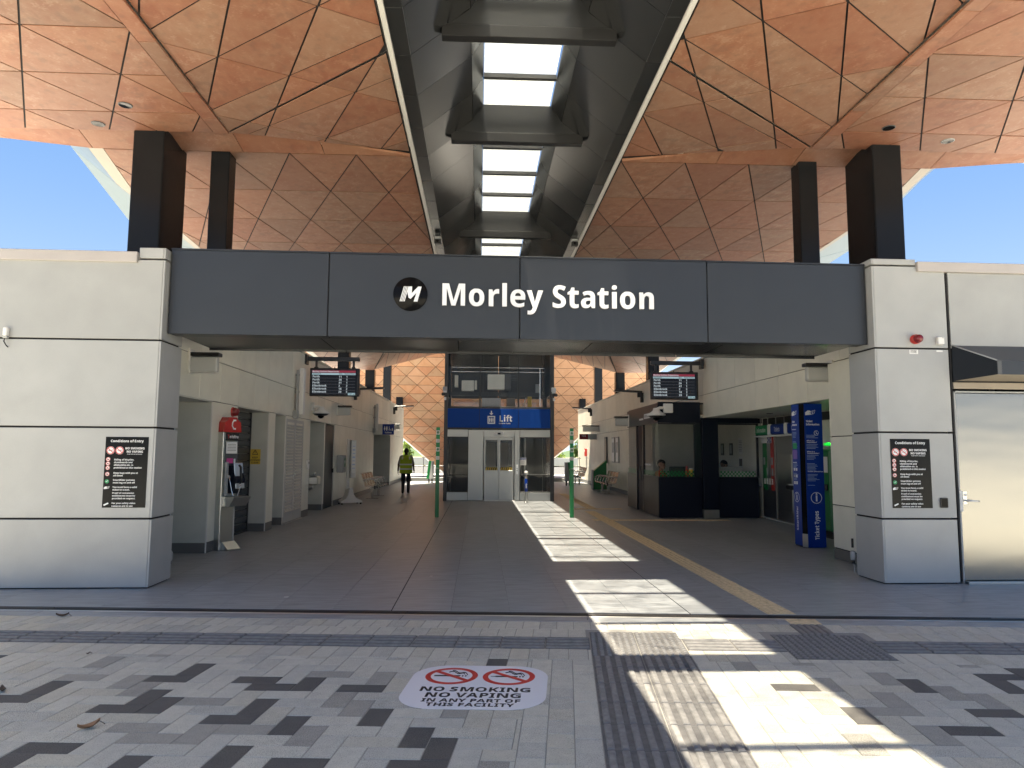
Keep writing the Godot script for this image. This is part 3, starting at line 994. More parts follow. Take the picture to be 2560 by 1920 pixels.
# ---------------------------------------------------------------- skylight trough
func build_trough() -> void:
	var t := thing("skylight_trough", "long black metal trough with skylights running through the canopy", "skylight")
	var d_end := 39.4
	var joints := [-2.0, 1.44, 2.59, 3.74, 4.89, 6.04, 7.19, 8.34, 9.40, 10.52, 11.65, 12.77, 13.98, 15.14, 16.34, 17.58, 18.75, 19.9, 21.1, 22.3, 23.5, 24.7, 26.0, 29.0, 32.0, 36.0, 39.4]
	for s: float in [-1.0, 1.0]:
		for k in joints.size() - 1:
			var a: float = joints[k] + 0.004
			var b: float = joints[k + 1] - 0.004
			put("edge_panel", cb(MID + s * 1.862, MID + s * 1.645, SY - 0.005, SY + 0.03, a, b, 0.004), M["trough"], t)
			var st := sb()
			var p := func(x: float, y: float, d: float) -> Vector3: return W(MID + s * x, y, d)
			quad(st, p.call(1.643, SY + 0.004, a), p.call(0.825, 7.718, a), p.call(0.825, 7.718, b), p.call(1.643, SY + 0.004, b), Vector3(-s, -1, 0))
			put("slope_panel", done(st), M["trough"], t)
			var su := sb()
			quad(su, p.call(0.818, 7.72, a), p.call(0.633, 8.02, a), p.call(0.633, 8.02, b), p.call(0.818, 7.72, b), Vector3(-s, -1, 0))
			put("upper_panel", done(su), M["trough"], t)
		# backing behind the joints, outside
		var bk := sb()
		var q := func(x: float, y: float, d: float) -> Vector3: return W(MID + s * x, y, d)
		var ring := [Vector2(1.93, SY + 0.06), Vector2(1.71, SY + 0.05), Vector2(0.86, 7.76), Vector2(0.66, 8.06), Vector2(0.66, 8.20), Vector2(1.93, 8.20)]
		for k in ring.size():
			var u: Vector2 = ring[k]
			var v: Vector2 = ring[(k + 1) % ring.size()]
			quad(bk, q.call(u.x, u.y, -2.0), q.call(v.x, v.y, -2.0), q.call(v.x, v.y, d_end), q.call(u.x, u.y, d_end), Vector3(s * (v.y - u.y), -s * (v.x - u.x), 0))
		put("trough_backing", done(bk), M["joint"], t)
		for k in 10:
			put("white_trim", cb(MID + s * 1.868, MID + s * 1.935, SY - 0.035, SY + 0.05, -2.0 + k * 4.1, 2.09 + k * 4.1, 0.004), M["white_trim"], t)
	# closed end walls
	put("end_panel", cb(MID - 1.95, MID + 1.95, SY - 0.1, 8.2, d_end, d_end + 0.1), M["trough"], t)
	put("end_panel", cb(MID - 1.95, MID + 1.95, SY + 0.02, 8.2, -2.1, -2.0), M["trough"], t)
	# cross beams that fill the section
	for d: float in [4.6, 9.27, 12.58, 18.42, 23.1]:
		var st := sb()
		var poly := PackedVector2Array([Vector2(-1.20, 7.42), Vector2(1.20, 7.42), Vector2(0.825, 7.712), Vector2(0.633, 8.015), Vector2(-0.633, 8.015), Vector2(-0.825, 7.712)])
		prism(st, poly, Transform3D(Basis.IDENTITY, W(MID, 0, d + 0.04)), 0.10 if d > 5.0 else 0.34)
		put("cross_beam", done(st), M["trough"], t)
		put("beam_lip", cb(MID - 1.215, MID + 1.215, 7.29, 7.465, d, d + 0.16, 0.006), M["black"], t)
	# glazing; bays behind the lift are unseen, added to bounce light onto the facet
	var bars := [-2.0, -1.08, 0.34, 1.76, 3.18, 4.6, 6.02, 7.44, 8.86, 10.28, 11.7, 13.1, 14.55, 15.97, 17.36, 18.8, 20.25, 21.7, 23.1, 24.5, 25.95, 27.35, 28.8, 30.2, 31.6, 33.0, 34.45, 35.9, 37.3, 38.7, 39.38]
	for k in bars.size():
		put("glazing_bar", cb(MID - 0.63, MID + 0.63, 8.02, 8.10, bars[k] - 0.045, bars[k] + 0.045, 0.004), M["dark_grey"], t)
		if k > 0:
			var g := put("skylight_pane", cb(MID - 0.63, MID + 0.63, 8.112, 8.118, bars[k - 1] + 0.002, bars[k] - 0.002), M["skylight_glass"], t)
			var st := sb()
			quad(st, W(MID - 0.62, 8.124, bars[k - 1] + 0.01), W(MID + 0.62, 8.124, bars[k - 1] + 0.01), W(MID + 0.62, 8.124, bars[k] - 0.01), W(MID - 0.62, 8.124, bars[k] - 0.01), Vector3.UP)
			put("leaf_print", done(st), M["frit"], g)
	# cameras on the trough edges
	for s in 2:
		var x: float = MID + (-1.75 if s == 0 else 1.75)
		var c := thing("security_camera", "black-faced camera box under the %s edge of the skylight trough" % ["left", "right"][s], "camera", W(x, SY - 0.01, 17.7), 0.0, "cameras under the trough")
		put("housing", box(Vector3(0.17, 0.12, 0.16), 0.02, Vector3(0, -0.13, 0)), M["black"], c)
		put("bracket", box(Vector3(0.14, 0.06, 0.14), 0.01, Vector3(0, -0.035, 0)), M["grey_plastic"], c)
		put("lens", lathed(PackedVector2Array([Vector2(0.001, 0.012), Vector2(0.03, 0.01), Vector2(0.035, 0.0)]), 14, Transform3D(Basis(Vector3.RIGHT, PI / 2), Vector3(0, -0.13, 0.08))), M["gloss_black"], c)

# ---------------------------------------------------------------- columns
func build_columns() -> void:
	var col := func(x0: float, x1: float, d0: float, d1: float, y0: float, y1: float, label: String) -> void:
		var t := thing("column", label, "column", Vector3.ZERO, 0.0, "black metal clad columns")
		# four cladding sheets with open joints at the corners
		var g := 0.012
		put("core", cb(x0 + 0.02, x1 - 0.02, y0, y1, d0 + 0.02, d1 - 0.02), M["joint"], t)
		put("cladding_panel", cb(x0 + g, x1 - g, y0, y1, d0, d0 + 0.02, 0.004), M["column"], t)
		put("cladding_panel", cb(x0 + g, x1 - g, y0, y1, d1 - 0.02, d1, 0.004), M["column"], t)
		put("cladding_panel", cb(x0, x0 + 0.02, y0, y1, d0 + g, d1 - g, 0.004), M["column"], t)
		put("cladding_panel", cb(x1 - 0.02, x1, y0, y1, d0 + g, d1 - g, 0.004), M["column"], t)
	col.call(-5.98, -5.46, 12.0, 12.95, 3.9, SY + 0.06, "thick black column rising behind the left entrance wall")
	col.call(6.89, 7.41, 11.8, 12.75, 3.9, SY + 0.06, "thick black column rising behind the right entrance wall")
	col.call(-4.97, -4.63, 12.8, 13.15, 3.9, SY + 0.03, "slim black column between the left thick column and the lettering")
	col.call(5.93, 6.28, 12.6, 12.95, 3.9, SY + 0.03, "slim black column between the right thick column and the lettering")
	for s in 2:
		var names := ["first grey-black column above the %s concourse wall", "second grey-black column above the %s concourse wall", "third grey-black column above the %s concourse wall", "short farthest column above the %s concourse wall, meeting the sloped facet"]
		for k in 4:
			var d: float = [26.5, 32.9, 39.0, 45.2][k]
			var top: float = [SY - 6.6 * 0.134 + 0.04, SY - 13.0 * 0.134 + 0.05, 8.6, SY - 0.733 * 2.85 + 0.15][k]
			var x0 := -5.30
			var x1 := -4.88
			if s == 1:
				var w := x1 - x0
				x0 = mirror(-4.88)
				x1 = x0 + w
			col.call(x0, x1, d, d + 0.42, 3.8, top, names[k] % ["left", "right"][s])

# ---------------------------------------------------------------- entrance walls (a rotated frame: x along the facade, z out of it)
const FO := Vector3(0.6, 0.0, -8.68)
const FA := 0.01745

func build_entrance_walls() -> void:
	for s in 2:
		var t := thing("entrance_wall", "beige metal panelled entrance wall on the %s of the opening" % ["left", "right, beside the steel door"][s], "wall", FO, FA)
		var ys: Array = [0.015, 0.80, 1.865, 2.91, 3.90, 4.04] if s == 0 else [0.015, 0.80, 1.88, 2.955, 4.035, 4.12]
		var e := -4.42 if s == 0 else 4.43          # corner beside the opening
		var k := -1.0 if s == 0 else 1.0
		var j := 0.011
		# core
		var st := sb()
		var out: float = e + k * 7.0
		var top: float = ys[5]
		if s == 0:
			bx(st, Vector3((e + out) / 2 + k * 0.02, (ys[4] - 0.02) / 2, -0.32), Vector3(absf(out - e) - 0.04, ys[4] - 0.02, 0.58))
		else:
			bx(st, Vector3(e + 0.475, (ys[4] - 0.02) / 2, -0.32), Vector3(0.91, ys[4] - 0.02, 0.58))
			bx(st, Vector3(6.475 + 2.5, 1.95, -0.32), Vector3(5.0, 3.9, 0.58))
			bx(st, Vector3(5.93, 3.2, -0.32), Vector3(1.16, 1.4, 0.58))
		put("wall_core", done(st), M["joint"], t)
		for r in 5:
			var y0: float = ys[r] + (j if r > 0 else 0.0)
			var y1: float = ys[r + 1] - (j if r < 4 else 0.0)
			# return face beside the opening
			put("return_panel", box(Vector3(0.022, y1 - y0, 0.62), 0.004, Vector3(e + k * 0.011, (y0 + y1) / 2, -0.31)), M["pier_side"], t)
			if s == 0:
				if r < 4:
					for q in 2:
						var xa := e - 0.024 - q * 3.2
						put("cladding_panel", box(Vector3(3.19, y1 - y0, 0.022), 0.004, Vector3(xa - 1.595, (y0 + y1) / 2, -0.011)), M["pier"], t)
				else:
					put("cladding_panel", box(Vector3(0.285, y1 - y0, 0.6), 0.005, Vector3(e - 0.168, (y0 + y1) / 2, -0.30)), M["pier"], t)
			else:
				var w := 0.955 if r < 4 else 0.57
				put("cladding_panel", box(Vector3(w, y1 - y0, 0.022 if r < 4 else 0.6), 0.004, Vector3(e + 0.024 + w / 2, (y0 + y1) / 2, -0.011 if r < 4 else -0.3)), M["pier"], t)
		if s == 1:
			put("cladding_panel", box(Vector3(4.0, 0.99, 0.022), 0.004, Vector3(5.452 + 2.0, 3.46, -0.011)), M["pier"], t)
			put("cladding_panel", box(Vector3(3.0, 2.94, 0.022), 0.004, Vector3(6.52 + 1.5, 1.485, -0.011)), M["pier"], t)
			put("lintel_panel", box(Vector3(1.04, 0.085, 0.022), 0.004, Vector3(5.46 + 0.52, 2.485, -0.02)), M["cream_panel"], t)
			put("joint_strip", box(Vector3(0.02, 3.9, 0.02), 0.0, Vector3(5.437, 1.98, -0.018)), M["joint"], t)
		# coping
		if s == 0:
			put("coping", box(Vector3(6.6, 0.13, 0.66), 0.006, Vector3(e - 0.32 - 3.3, 3.915, -0.29)), M["coping"], t)
		else:
			put("coping", box(Vector3(6.0, 0.13, 0.66), 0.006, Vector3(e + 0.60 + 3.0, 4.02, -0.29)), M["coping"], t)
		put("base_shadow_gap", box(Vector3(7.0 if s == 0 else 0.93, 0.02, 0.55), 0.0, Vector3(e + k * (3.52 if s == 0 else 0.49), 0.008, -0.30)), M["joint"], t)
		# pale insulated edge behind the return
		put("insulation_edge", box(Vector3(0.03, 2.95, 0.03), 0.004, Vector3(e + k * 0.06, 1.48, -0.645)), M["insulation"], t)

func build_header() -> void:
	var t := thing("entrance_beam", "charcoal metal clad beam spanning the station entrance", "beam", FO, FA)
	put("beam_core", box(Vector3(8.8, 0.99, 1.36), 0.0, Vector3(0, 3.54, -0.84)), M["joint"], t)
	var xs := [-4.41, -2.49, -0.105, 2.31, 4.42]
	for k in 4:
		put("fascia_panel", box(Vector3(xs[k + 1] - xs[k] - 0.012, 1.045, 0.02), 0.004, Vector3((xs[k] + xs[k + 1]) / 2, 3.535, -0.14)), M["header"], t)
		put("fascia_panel", box(Vector3(xs[k + 1] - xs[k] - 0.012, 1.045, 0.02), 0.004, Vector3((xs[k] + xs[k + 1]) / 2, 3.535, -1.545)), M["header"], t)
		put("capping", box(Vector3(xs[k + 1] - xs[k] - 0.004, 0.02, 1.43), 0.004, Vector3((xs[k] + xs[k + 1]) / 2, 4.07, -0.84)), M["header"], t)
	# soffit in two bands: a dropped front edge and glossy panels behind
	for k in 4:
		put("soffit_panel", box(Vector3(xs[k + 1] - xs[k] - 0.012, 0.02, 0.22), 0.003, Vector3((xs[k] + xs[k + 1]) / 2, 3.03, -0.27)), M["header"], t)
	for k in 5:
		var a := -4.4 + k * 1.76
		var st := sb()
		prism(st, PackedVector2Array([Vector2(a + 0.008, 0.40), Vector2(a + 1.752, 0.40), Vector2(a + 1.752, 1.53), Vector2(a + 0.008, 1.53)]), Transform3D(Basis(Vector3.RIGHT, Vector3.FORWARD, Vector3.UP), Vector3(0, 3.06, 0)), 0.02)
		put("soffit_panel", done(st), M["trough"], t)
	# lettering
	var sg := thing("station_sign", "white raised letters and round emblem naming the station on the entrance beam", "sign", FO + Basis(Vector3.UP, FA) * Vector3(0, 0, -0.13), FA)
	var word := "Morley Station"
	var sc := 0.00604
	for k in word.length():
		if word[k] == " ":
			continue
		var x := bold.get_string_size(word.substr(0, k), HORIZONTAL_ALIGNMENT_LEFT, -1, 64).x * sc
		var tm := TextMesh.new()
		tm.font = bold
		tm.text = word[k]
		tm.font_size = 64
		tm.pixel_size = sc
		tm.depth = 0.03
		tm.curve_step = 1.0
		tm.horizontal_alignment = HORIZONTAL_ALIGNMENT_LEFT
		tm.vertical_alignment = VERTICAL_ALIGNMENT_CENTER
		put("letter", tm, M["letter_white"], sg, Vector3(-1.115 + x, 3.553, 0.03))
	put("emblem_disc", lathed(PackedVector2Array([Vector2(0.212, -0.02), Vector2(0.212, 0.018), Vector2(0.209, 0.022), Vector2(0.0001, 0.022)]), 48, Transform3D(Basis(Vector3.RIGHT, PI / 2), Vector3(-1.477, 3.558, 0.01))), M["gloss_black"], sg)
	var em := sb()
	var ex := Transform3D(Basis.IDENTITY, Vector3(-1.477, 3.555, 0.038))
	var sl := 0.26
	var para := func(x0: float, x1: float, y0: float, y1: float) -> PackedVector2Array:
		return PackedVector2Array([Vector2(x0 + sl * y0, y0), Vector2(x1 + sl * y0, y0), Vector2(x1 + sl * y1, y1), Vector2(x0 + sl * y1, y1)])
	for k in 4:
		prism(em, para.call(-0.105 + k * 0.017, -0.105 + k * 0.017 + 0.010, -0.095, 0.095), ex, 0.006)
	prism(em, PackedVector2Array([Vector2(-0.037 + sl * 0.095 + 0.0, 0.095), Vector2(-0.003 + sl * 0.095, 0.095), Vector2(0.018, 0.010), Vector2(0.072 + sl * 0.095, 0.095), Vector2(0.115 + sl * 0.095, 0.095), Vector2(0.115 - sl * 0.095, -0.095), Vector2(0.068 - sl * 0.095, -0.095), Vector2(0.076, 0.015), Vector2(0.005, -0.062), Vector2(-0.022, -0.045), Vector2(-0.037 - sl * 0.02, 0.05)]), ex, 0.006)
	put("emblem_mark", done(em), M["letter_white"], sg)

# ---------------------------------------------------------------- concourse walls
const XL := -4.25
const XR := 5.63

func build_left_wall() -> void:
	var t := thing("side_wall", "pale panelled concourse wall with doors and recesses on the left", "wall")
	# core: everything above the doors, and solid pieces between openings
	var st := sb()
	add_cb(st, -5.4, XL - 0.025, 2.37, 3.88, 9.9, 40.0)
	var solid := [[11.5, 12.7], [14.56, 15.02], [15.83, 18.1], [19.75, 19.84], [21.1, 28.9], [34.25, 40.0]]
	for q: Array in solid:
		add_cb(st, -5.4, XL - 0.025, 0.0, 2.37, q[0] + 0.02, q[1] - 0.02)
	put("wall_core", done(st), M["joint"], t)
	# recess linings: back, far jamb, near jamb, head
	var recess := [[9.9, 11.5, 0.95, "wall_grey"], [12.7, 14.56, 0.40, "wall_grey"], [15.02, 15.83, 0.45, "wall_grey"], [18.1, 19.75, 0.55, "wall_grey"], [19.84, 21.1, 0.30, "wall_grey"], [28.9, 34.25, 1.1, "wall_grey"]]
	for q: Array in recess:
		var dp: float = q[2]
		var m: Material = M[q[3]]
		put("recess_back", cb(XL - dp - 0.05, XL - dp, 0, 2.40, q[0], q[1]), m, t)
		put("jamb", cb(XL - dp, XL, 0.16, 2.365, q[1] - 0.02, q[1] + 0.0, 0.003), m, t)
		put("jamb", cb(XL - dp, XL, 0.16, 2.365, q[0], q[0] + 0.02, 0.003), m, t)
		put("jamb_skirting", cb(XL - dp, XL + 0.003, 0.003, 0.155, q[1] - 0.023, q[1] - 0.0), M["skirting"], t)
		put("recess_head", cb(XL - dp, XL - 0.002, 2.366, 2.386, q[0], q[1]), m, t)
		put("corner_trim", cb(XL - 0.012, XL + 0.004, 0.003, 2.36, q[1] - 0.026, q[1] - 0.004), M["white_trim"], t)
	# cladding panels in two upper rows, then between the openings
	var w := 0.88
	for k in 34:
		var a := 10.06 + k * w
		var b := minf(a + w, 40.0)
		put("cladding_panel", cb(XL - 0.02, XL, 3.036, 3.93, a + 0.005, b - 0.005, 0.004), M["wall"], t)
		put("cladding_panel", cb(XL - 0.02, XL, 2.385, 3.026, a + 0.005, b - 0.005, 0.004), M["wall"], t)
	for q: Array in solid:
		var n := maxi(1, int(round((q[1] - q[0]) / w)))
		for k in n:
			var a: float = q[0] + (q[1] - q[0]) * k / n
			var b: float = q[0] + (q[1] - q[0]) * (k + 1) / n
			put("cladding_panel", cb(XL - 0.02, XL, 0.165, 2.375, a + 0.004, b - 0.004, 0.004), M["wall"], t)
			put("skirting", cb(XL - 0.02, XL + 0.003, 0.003, 0.155, a + 0.002, b - 0.002, 0.002), M["skirting"], t)
	put("capping", cb(-4.9, XL + 0.03, 3.94, 3.98, 9.9, 40.02, 0.004), M["wall"], t)
	put("end_panel", cb(-5.4, XL, 0.003, 3.93, 40.0, 40.02), M["wall"], t)
	# near stub behind the entrance wall
	put("stub_panel", cb(-5.0, XL - 0.03, 0.165, 3.02, 9.35, 9.92, 0.004), M["wall"], t)
	put("insulation_edge", cb(XL - 0.06, XL + 0.0, 0.1, 3.0, 9.30, 9.345, 0.006), M["insulation"], t)
	# roof and outer side of the rooms
	var r := sb()
	add_cb(r, -10.9, -4.95, 3.62, 3.86, 9.4, 39.9)
	put("flat_roof", done(r), M["roof_white"], t)
	put("outer_wall", cb(-10.95, -10.75, 0, 3.85, 9.4, 39.9), M["pier"], t)
	# roller shutter
	for k in 17:
		put("shutter_slat", cb(XL - 0.385, XL - 0.35, 0.06 + k * 0.135, 0.06 + k * 0.135 + 0.126, 12.74, 14.52, 0.014), M["shutter"], t)
	put("shutter_foot", cb(XL - 0.385, XL - 0.34, 0.004, 0.055, 12.74, 14.52, 0.006), M["charcoal"], t)
	put("shutter_guide", cb(XL - 0.39, XL - 0.33, 0.004, 2.36, 12.72, 12.75), M["charcoal"], t)
	put("shutter_guide", cb(XL - 0.39, XL - 0.33, 0.004, 2.36, 14.51, 14.535), M["charcoal"], t)
	# louvred double door
	for p in 2:
		var a := 15.87 + p * 0.765
		var b := a + 0.76
		var door := put("louvre_door", cb(XL - 0.03, XL + 0.008, 0.03, 0.25, a, b, 0.004), M["louvre"], t)
		put("door_stile", cb(XL - 0.03, XL + 0.008, 0.25, 2.31, a, a + 0.07, 0.004), M["louvre"], door)
		put("door_stile", cb(XL - 0.03, XL + 0.008, 0.25, 2.31, b - 0.07, b, 0.004), M["louvre"], door)
		put("door_rail", cb(XL - 0.03, XL + 0.008, 2.24, 2.31, a + 0.07, b - 0.07, 0.004), M["louvre"], door)
		for k in 28:
			var y := 0.285 + k * 0.070
			put("louvre_slat", box(Vector3(0.012, 0.075, 0.61), 0.003), M["louvre"], door, W(XL + 0.004, y, (a + b) / 2), Vector3(0, 0, 0.62))
	put("door_handle", cb(XL + 0.01, XL + 0.05, 1.00, 1.12, 16.56, 16.585, 0.006), M["chrome"], t)
	put("threshold_plate", cb(XL - 0.02, XL + 0.05, 0.003, 0.02, 15.85, 17.40, 0.002), M["steel"], t)
	# dark door
	put("dark_door", cb(XL - 0.06, XL - 0.02, 0.01, 2.33, 19.88, 21.07, 0.005), M["navy"], t)
	put("door_closer", cb(XL - 0.02, XL + 0.03, 0.98, 1.10, 20.95, 20.98), M["black"], t)

func build_right_wall() -> void:
	var t := thing("side_wall", "pale panelled concourse wall over the ticket hall on the right", "wall")
	var st := sb()
	add_cb(st, XR + 0.025, 7.35, 2.515, 3.9, 9.9, 40.4)
	add_cb(st, XR + 0.025, 6.9, 0.0, 2.5, 21.32, 40.4)
	add_cb(st, 7.16, 7.4, 0.0, 2.5, 10.0, 21.3)
	put("wall_core", done(st), M["joint"], t)
	var w := 1.147
	var a0 := 10.79
	put("cladding_panel", cb(XR, XR + 0.02, 3.072, 3.97, 9.9, a0 - 0.005, 0.004), M["wall"], t)
	put("cladding_panel", cb(XR, XR + 0.02, 2.49, 3.062, 9.9, a0 - 0.005, 0.004), M["wall"], t)
	for k in 26:
		var a := a0 + k * w
		var b := minf(a + w, 40.4)
		if b - a < 0.1:
			continue
		put("cladding_panel", cb(XR, XR + 0.02, 3.072, 3.97, a + 0.005, b - 0.005, 0.004), M["wall"], t)
		put("cladding_panel", cb(XR, XR + 0.02, 2.49, 3.062, a + 0.005, b - 0.005, 0.004), M["wall"], t)
	for k in 20:
		var a := 21.35 + k * 0.952
		put("cladding_panel", cb(XR, XR + 0.02, 0.165, 2.48, a + 0.004, a + 0.948, 0.004), M["wall"], t)
		put("skirting", cb(XR - 0.003, XR + 0.02, 0.003, 0.155, a + 0.002, a + 0.95, 0.002), M["skirting"], t)
	put("capping", cb(XR - 0.03, 6.3, 3.98, 4.02, 9.9, 40.42, 0.004), M["wall"], t)
	put("end_panel", cb(XR, 7.0, 0.003, 3.95, 40.4, 40.42), M["wall"], t)
	# ticket hall lining
	put("hall_ceiling", cb(XR + 0.002, 7.14, 2.488, 2.508, 10.97, 17.56), M["wall_grey"], t)
	put("back_panel", cb(7.12, 7.15, 0.003, 2.487, 10.0, 17.56), M["wall"], t)
	put("near_panel", cb(5.98, 7.12, 0.003, 2.487, 10.9, 10.93), M["wall"], t)
	for k in 3:
		put("ceiling_downlight", lathed(PackedVector2Array([Vector2(0.07, 0), Vector2(0.07, -0.008), Vector2(0.05, -0.01), Vector2(0.001, -0.004)]), 18), M["charcoal"], t, W(6.4, 2.488, 12.4 + k * 1.5))
	# stub behind the entrance wall, three panels and a dark skirting
	var ys := [0.165, 0.82, 1.87, 3.02]
	for k in 3:
		put("stub_panel", cb(5.50, 5.98, ys[k] + 0.008, ys[k + 1] - 0.004, 9.62, 10.93, 0.004), M["wall"], t)
	put("skirting", cb(5.497, 5.98, 0.003, 0.155, 9.62, 10.93, 0.003), M["skirting"], t)
	put("stub_core", cb(5.52, 5.97, 0.0, 3.02, 9.63, 10.92), M["joint"], t)
	put("insulation_edge", cb(5.475, 5.535, 0.1, 3.0, 9.57, 9.615, 0.006), M["insulation"], t)
	put("flat_roof", cb(6.35, 12.3, 3.62, 3.86, 9.4, 40.2), M["roof_white"], t)
	put("outer_wall", cb(12.1, 12.3, 0, 3.85, 9.4, 40.2), M["pier"], t)

# ---------------------------------------------------------------- ticket office (navy kiosk)
func check_strip(st_a: SurfaceTool, st_b: SurfaceTool, o: Vector3, dir: Vector3, n: Vector3, length: float, c := 0.045) -> void:
	var cnt := int(length / c)
	for i in cnt:
		for r in 3:
			var p := o + dir * (i * c) + Vector3.UP * (r * c)
			var st := st_a if (i + r) % 2 == 0 else st_b
			quad(st, p, p + dir * c, p + dir * c + Vector3.UP * c, p + Vector3.UP * c, n)

func build_kiosk() -> void:
	var t := thing("ticket_office", "navy ticket office with glass windows at the end of the ticket hall", "kiosk")
	var zf := 17.58
	var x0 := 4.46
	# front: head, walls under the windows, frames
	put("head_panel", cb(x0, 5.53, 2.36, 2.88, zf, zf + 0.06, 0.006), M["navy"], t)
	put("head_panel", cb(5.54, 7.10, 2.36, 2.485, zf, zf + 0.06, 0.006), M["navy"], t)
	put("dado_panel", cb(x0, 5.545, 0.02, 1.0, zf, zf + 0.06, 0.006), M["navy"], t)
	put("dado_panel", cb(5.95, 6.98, 0.02, 1.0, zf, zf + 0.06, 0.006), M["navy"], t)
	put("pillar", cb(5.555, 5.945, 0.22, 2.43, zf - 0.10, zf + 0.05, 0.008), M["navy"], t)
	put("pillar_base", cb(5.56, 5.94, 0.004, 0.215, zf - 0.09, zf + 0.04, 0.004), M["steel"], t)
	for f: Array in [[4.50, 5.36], [6.02, 6.95]]:
		var win := put("window", cb(f[0], f[1], 1.02, 2.32, zf + 0.028, zf + 0.034), M["glass"], t)
		put("frame", cb(f[0] - 0.04, f[1] + 0.05, 2.32, 2.355, zf - 0.008, zf + 0.05, 0.004), M["navy_frame"], win)
		put("frame", cb(f[0] - 0.04, f[1] + 0.05, 1.003, 1.022, zf - 0.01, zf + 0.05, 0.004), M["navy_frame"], win)
		put("frame", cb(f[1], f[1] + 0.05, 1.024, 2.318, zf - 0.008, zf + 0.05, 0.004), M["navy_frame"], win)
		var a := sb()
		var b := sb()
		check_strip(a, b, W(f[0], 1.025, zf + 0.020), Vector3.RIGHT, Vector3.BACK, f[1] - f[0])
		put("green_checks", done(a), M["green"], win)
		if f[0] > 5:
			put("pale_checks", done(b), M["grey_plastic"], win)
	put("frame", cb(5.41, 5.55, 1.0, 2.36, zf, zf + 0.05, 0.005), M["navy_frame"], t)
	put("frame", cb(6.0 - 0.055, 6.0 - 0.02, 1.0, 2.36, zf, zf + 0.05, 0.005), M["navy_frame"], t)
	# left face towards the concourse
	put("head_panel", cb(x0, x0 + 0.05, 2.36, 2.84, zf + 0.06, 21.3, 0.006), M["charcoal"], t)
	put("dado_panel", cb(x0, x0 + 0.05, 0.02, 1.0, zf + 0.06, 19.2, 0.006), M["charcoal"], t)
	put("dado_panel", cb(x0, x0 + 0.05, 0.02, 1.0, 20.1, 21.3, 0.006), M["charcoal"], t)
	var door := put("door", cb(x0 + 0.02, x0 + 0.045, 0.05, 2.34, 19.3, 20.0, 0.004), M["navy"], t)
	put("door_handle", cb(x0 - 0.05, x0 - 0.02, 0.85, 1.25, 19.36, 19.39, 0.006), M["black"], door)
	put("frame", cb(x0 - 0.01, x0 + 0.05, 0.02, 2.36, 19.2, 19.3, 0.005), M["navy_frame"], t)
	put("frame", cb(x0 - 0.01, x0 + 0.05, 0.02, 2.36, 20.0, 20.1, 0.005), M["navy_frame"], t)
	for f: Array in [[17.66, 19.18], [20.12, 21.26]]:
		var win := put("window", cb(x0 + 0.02, x0 + 0.026, 1.02, 2.34, f[0], f[1]), M["glass"], t)
		var a := sb()
		var b := sb()
		check_strip(a, b, W(x0 + 0.012, 1.02, f[0]), Vector3.FORWARD, Vector3.LEFT, f[1] - f[0])
		put("green_checks", done(a), M["green"], win)
		put("sill", cb(x0 - 0.012, x0 + 0.05, 1.0, 1.018, f[0], f[1], 0.003), M["navy_frame"], win)
	var tx := sb()
	letter(tx, "Customer Service", 0.055, Transform3D(Basis(Vector3.UP, -PI / 2), W(x0 + 0.005, 1.30, 19.05)), 0, true, 1.0)
	put("lettering", tx.commit(), M["ink_white"], t)
	# inside
	put("floor", cb(x0 + 0.06, 7.1, 0.005, 0.02, zf + 0.06, 21.3), M["skirting"], t)
	put("inner_back", cb(x0 + 0.05, 7.1, 0.02, 2.5, 21.3, 21.34), M["wall_grey"], t)
	put("inner_side", cb(7.1, 7.14, 0.02, 2.5, zf, 21.3), M["wall"], t)
	put("roof", cb(x0 + 0.002, 7.14, 2.52, 2.56, zf + 0.061, 21.33), M["wall_grey"], t)
	put("roof_side", cb(x0 + 0.052, XR + 0.0, 2.84, 2.87, zf + 0.061, 21.3), M["charcoal"], t)
	put("counter", cb(x0 + 0.08, 7.08, 0.78, 0.82, zf + 0.08, zf + 0.75, 0.006), M["grey_plastic"], t)
	# pictures and notices on the inner walls (things that hang there)
	for k in 2:
		var pf := thing("picture_frame", "small dark picture frame inside the ticket office, %s of two" % ["left", "right"][k], "picture frame", W(7.085, 1.72, 20.5 - k * 0.72), -PI / 2)
		put("frame", box(Vector3(0.24, 0.34, 0.02), 0.004), M["charcoal"], pf)
		put("print", box(Vector3(0.15, 0.24, 0.004), 0.0, Vector3(0, 0, 0.013)), M["grey_plastic"], pf)
	for k in 2:
		var nt := thing("notice", ["white printed notice, upper one on the office wall", "white notice with a dark photo, lower one on the office wall"][k], "notice", W(7.085, 1.80 - k * 0.5, 19.05), -PI / 2)
		put("sheet", box(Vector3(0.30, 0.44, 0.004)), M["white_paint"], nt)
		if k == 1:
			put("photo", box(Vector3(0.22, 0.2, 0.003), 0.0, Vector3(0, 0.06, 0.004)), M["dark_grey"], nt)
		else:
			var ls := sb()
			for q in 7:
				bx(ls, Vector3(0, 0.14 - q * 0.045, 0.004), Vector3(0.22, 0.012, 0.002))
			put("print", done(ls), M["dark_grey"], nt)
	for k in 2:
		var mo := thing("monitor", ["black computer screen on the ticket office counter, seen from behind", "wide low screen behind the second ticket office window"][k], "monitor", W([5.05, 6.42][k], 0.82, zf + 0.42))
		put("screen", box(Vector3([0.42, 0.62][k], 0.28, 0.03), 0.006, Vector3(0, 0.30, 0)), M["charcoal" if k == 0 else "grey_plastic"], mo)
		put("stand", box(Vector3(0.05, 0.18, 0.04), 0.004, Vector3(0, 0.09, -0.03)), M["charcoal"], mo)
		put("foot", box(Vector3(0.2, 0.012, 0.16), 0.004, Vector3(0, 0.006, -0.02)), M["charcoal"], mo)
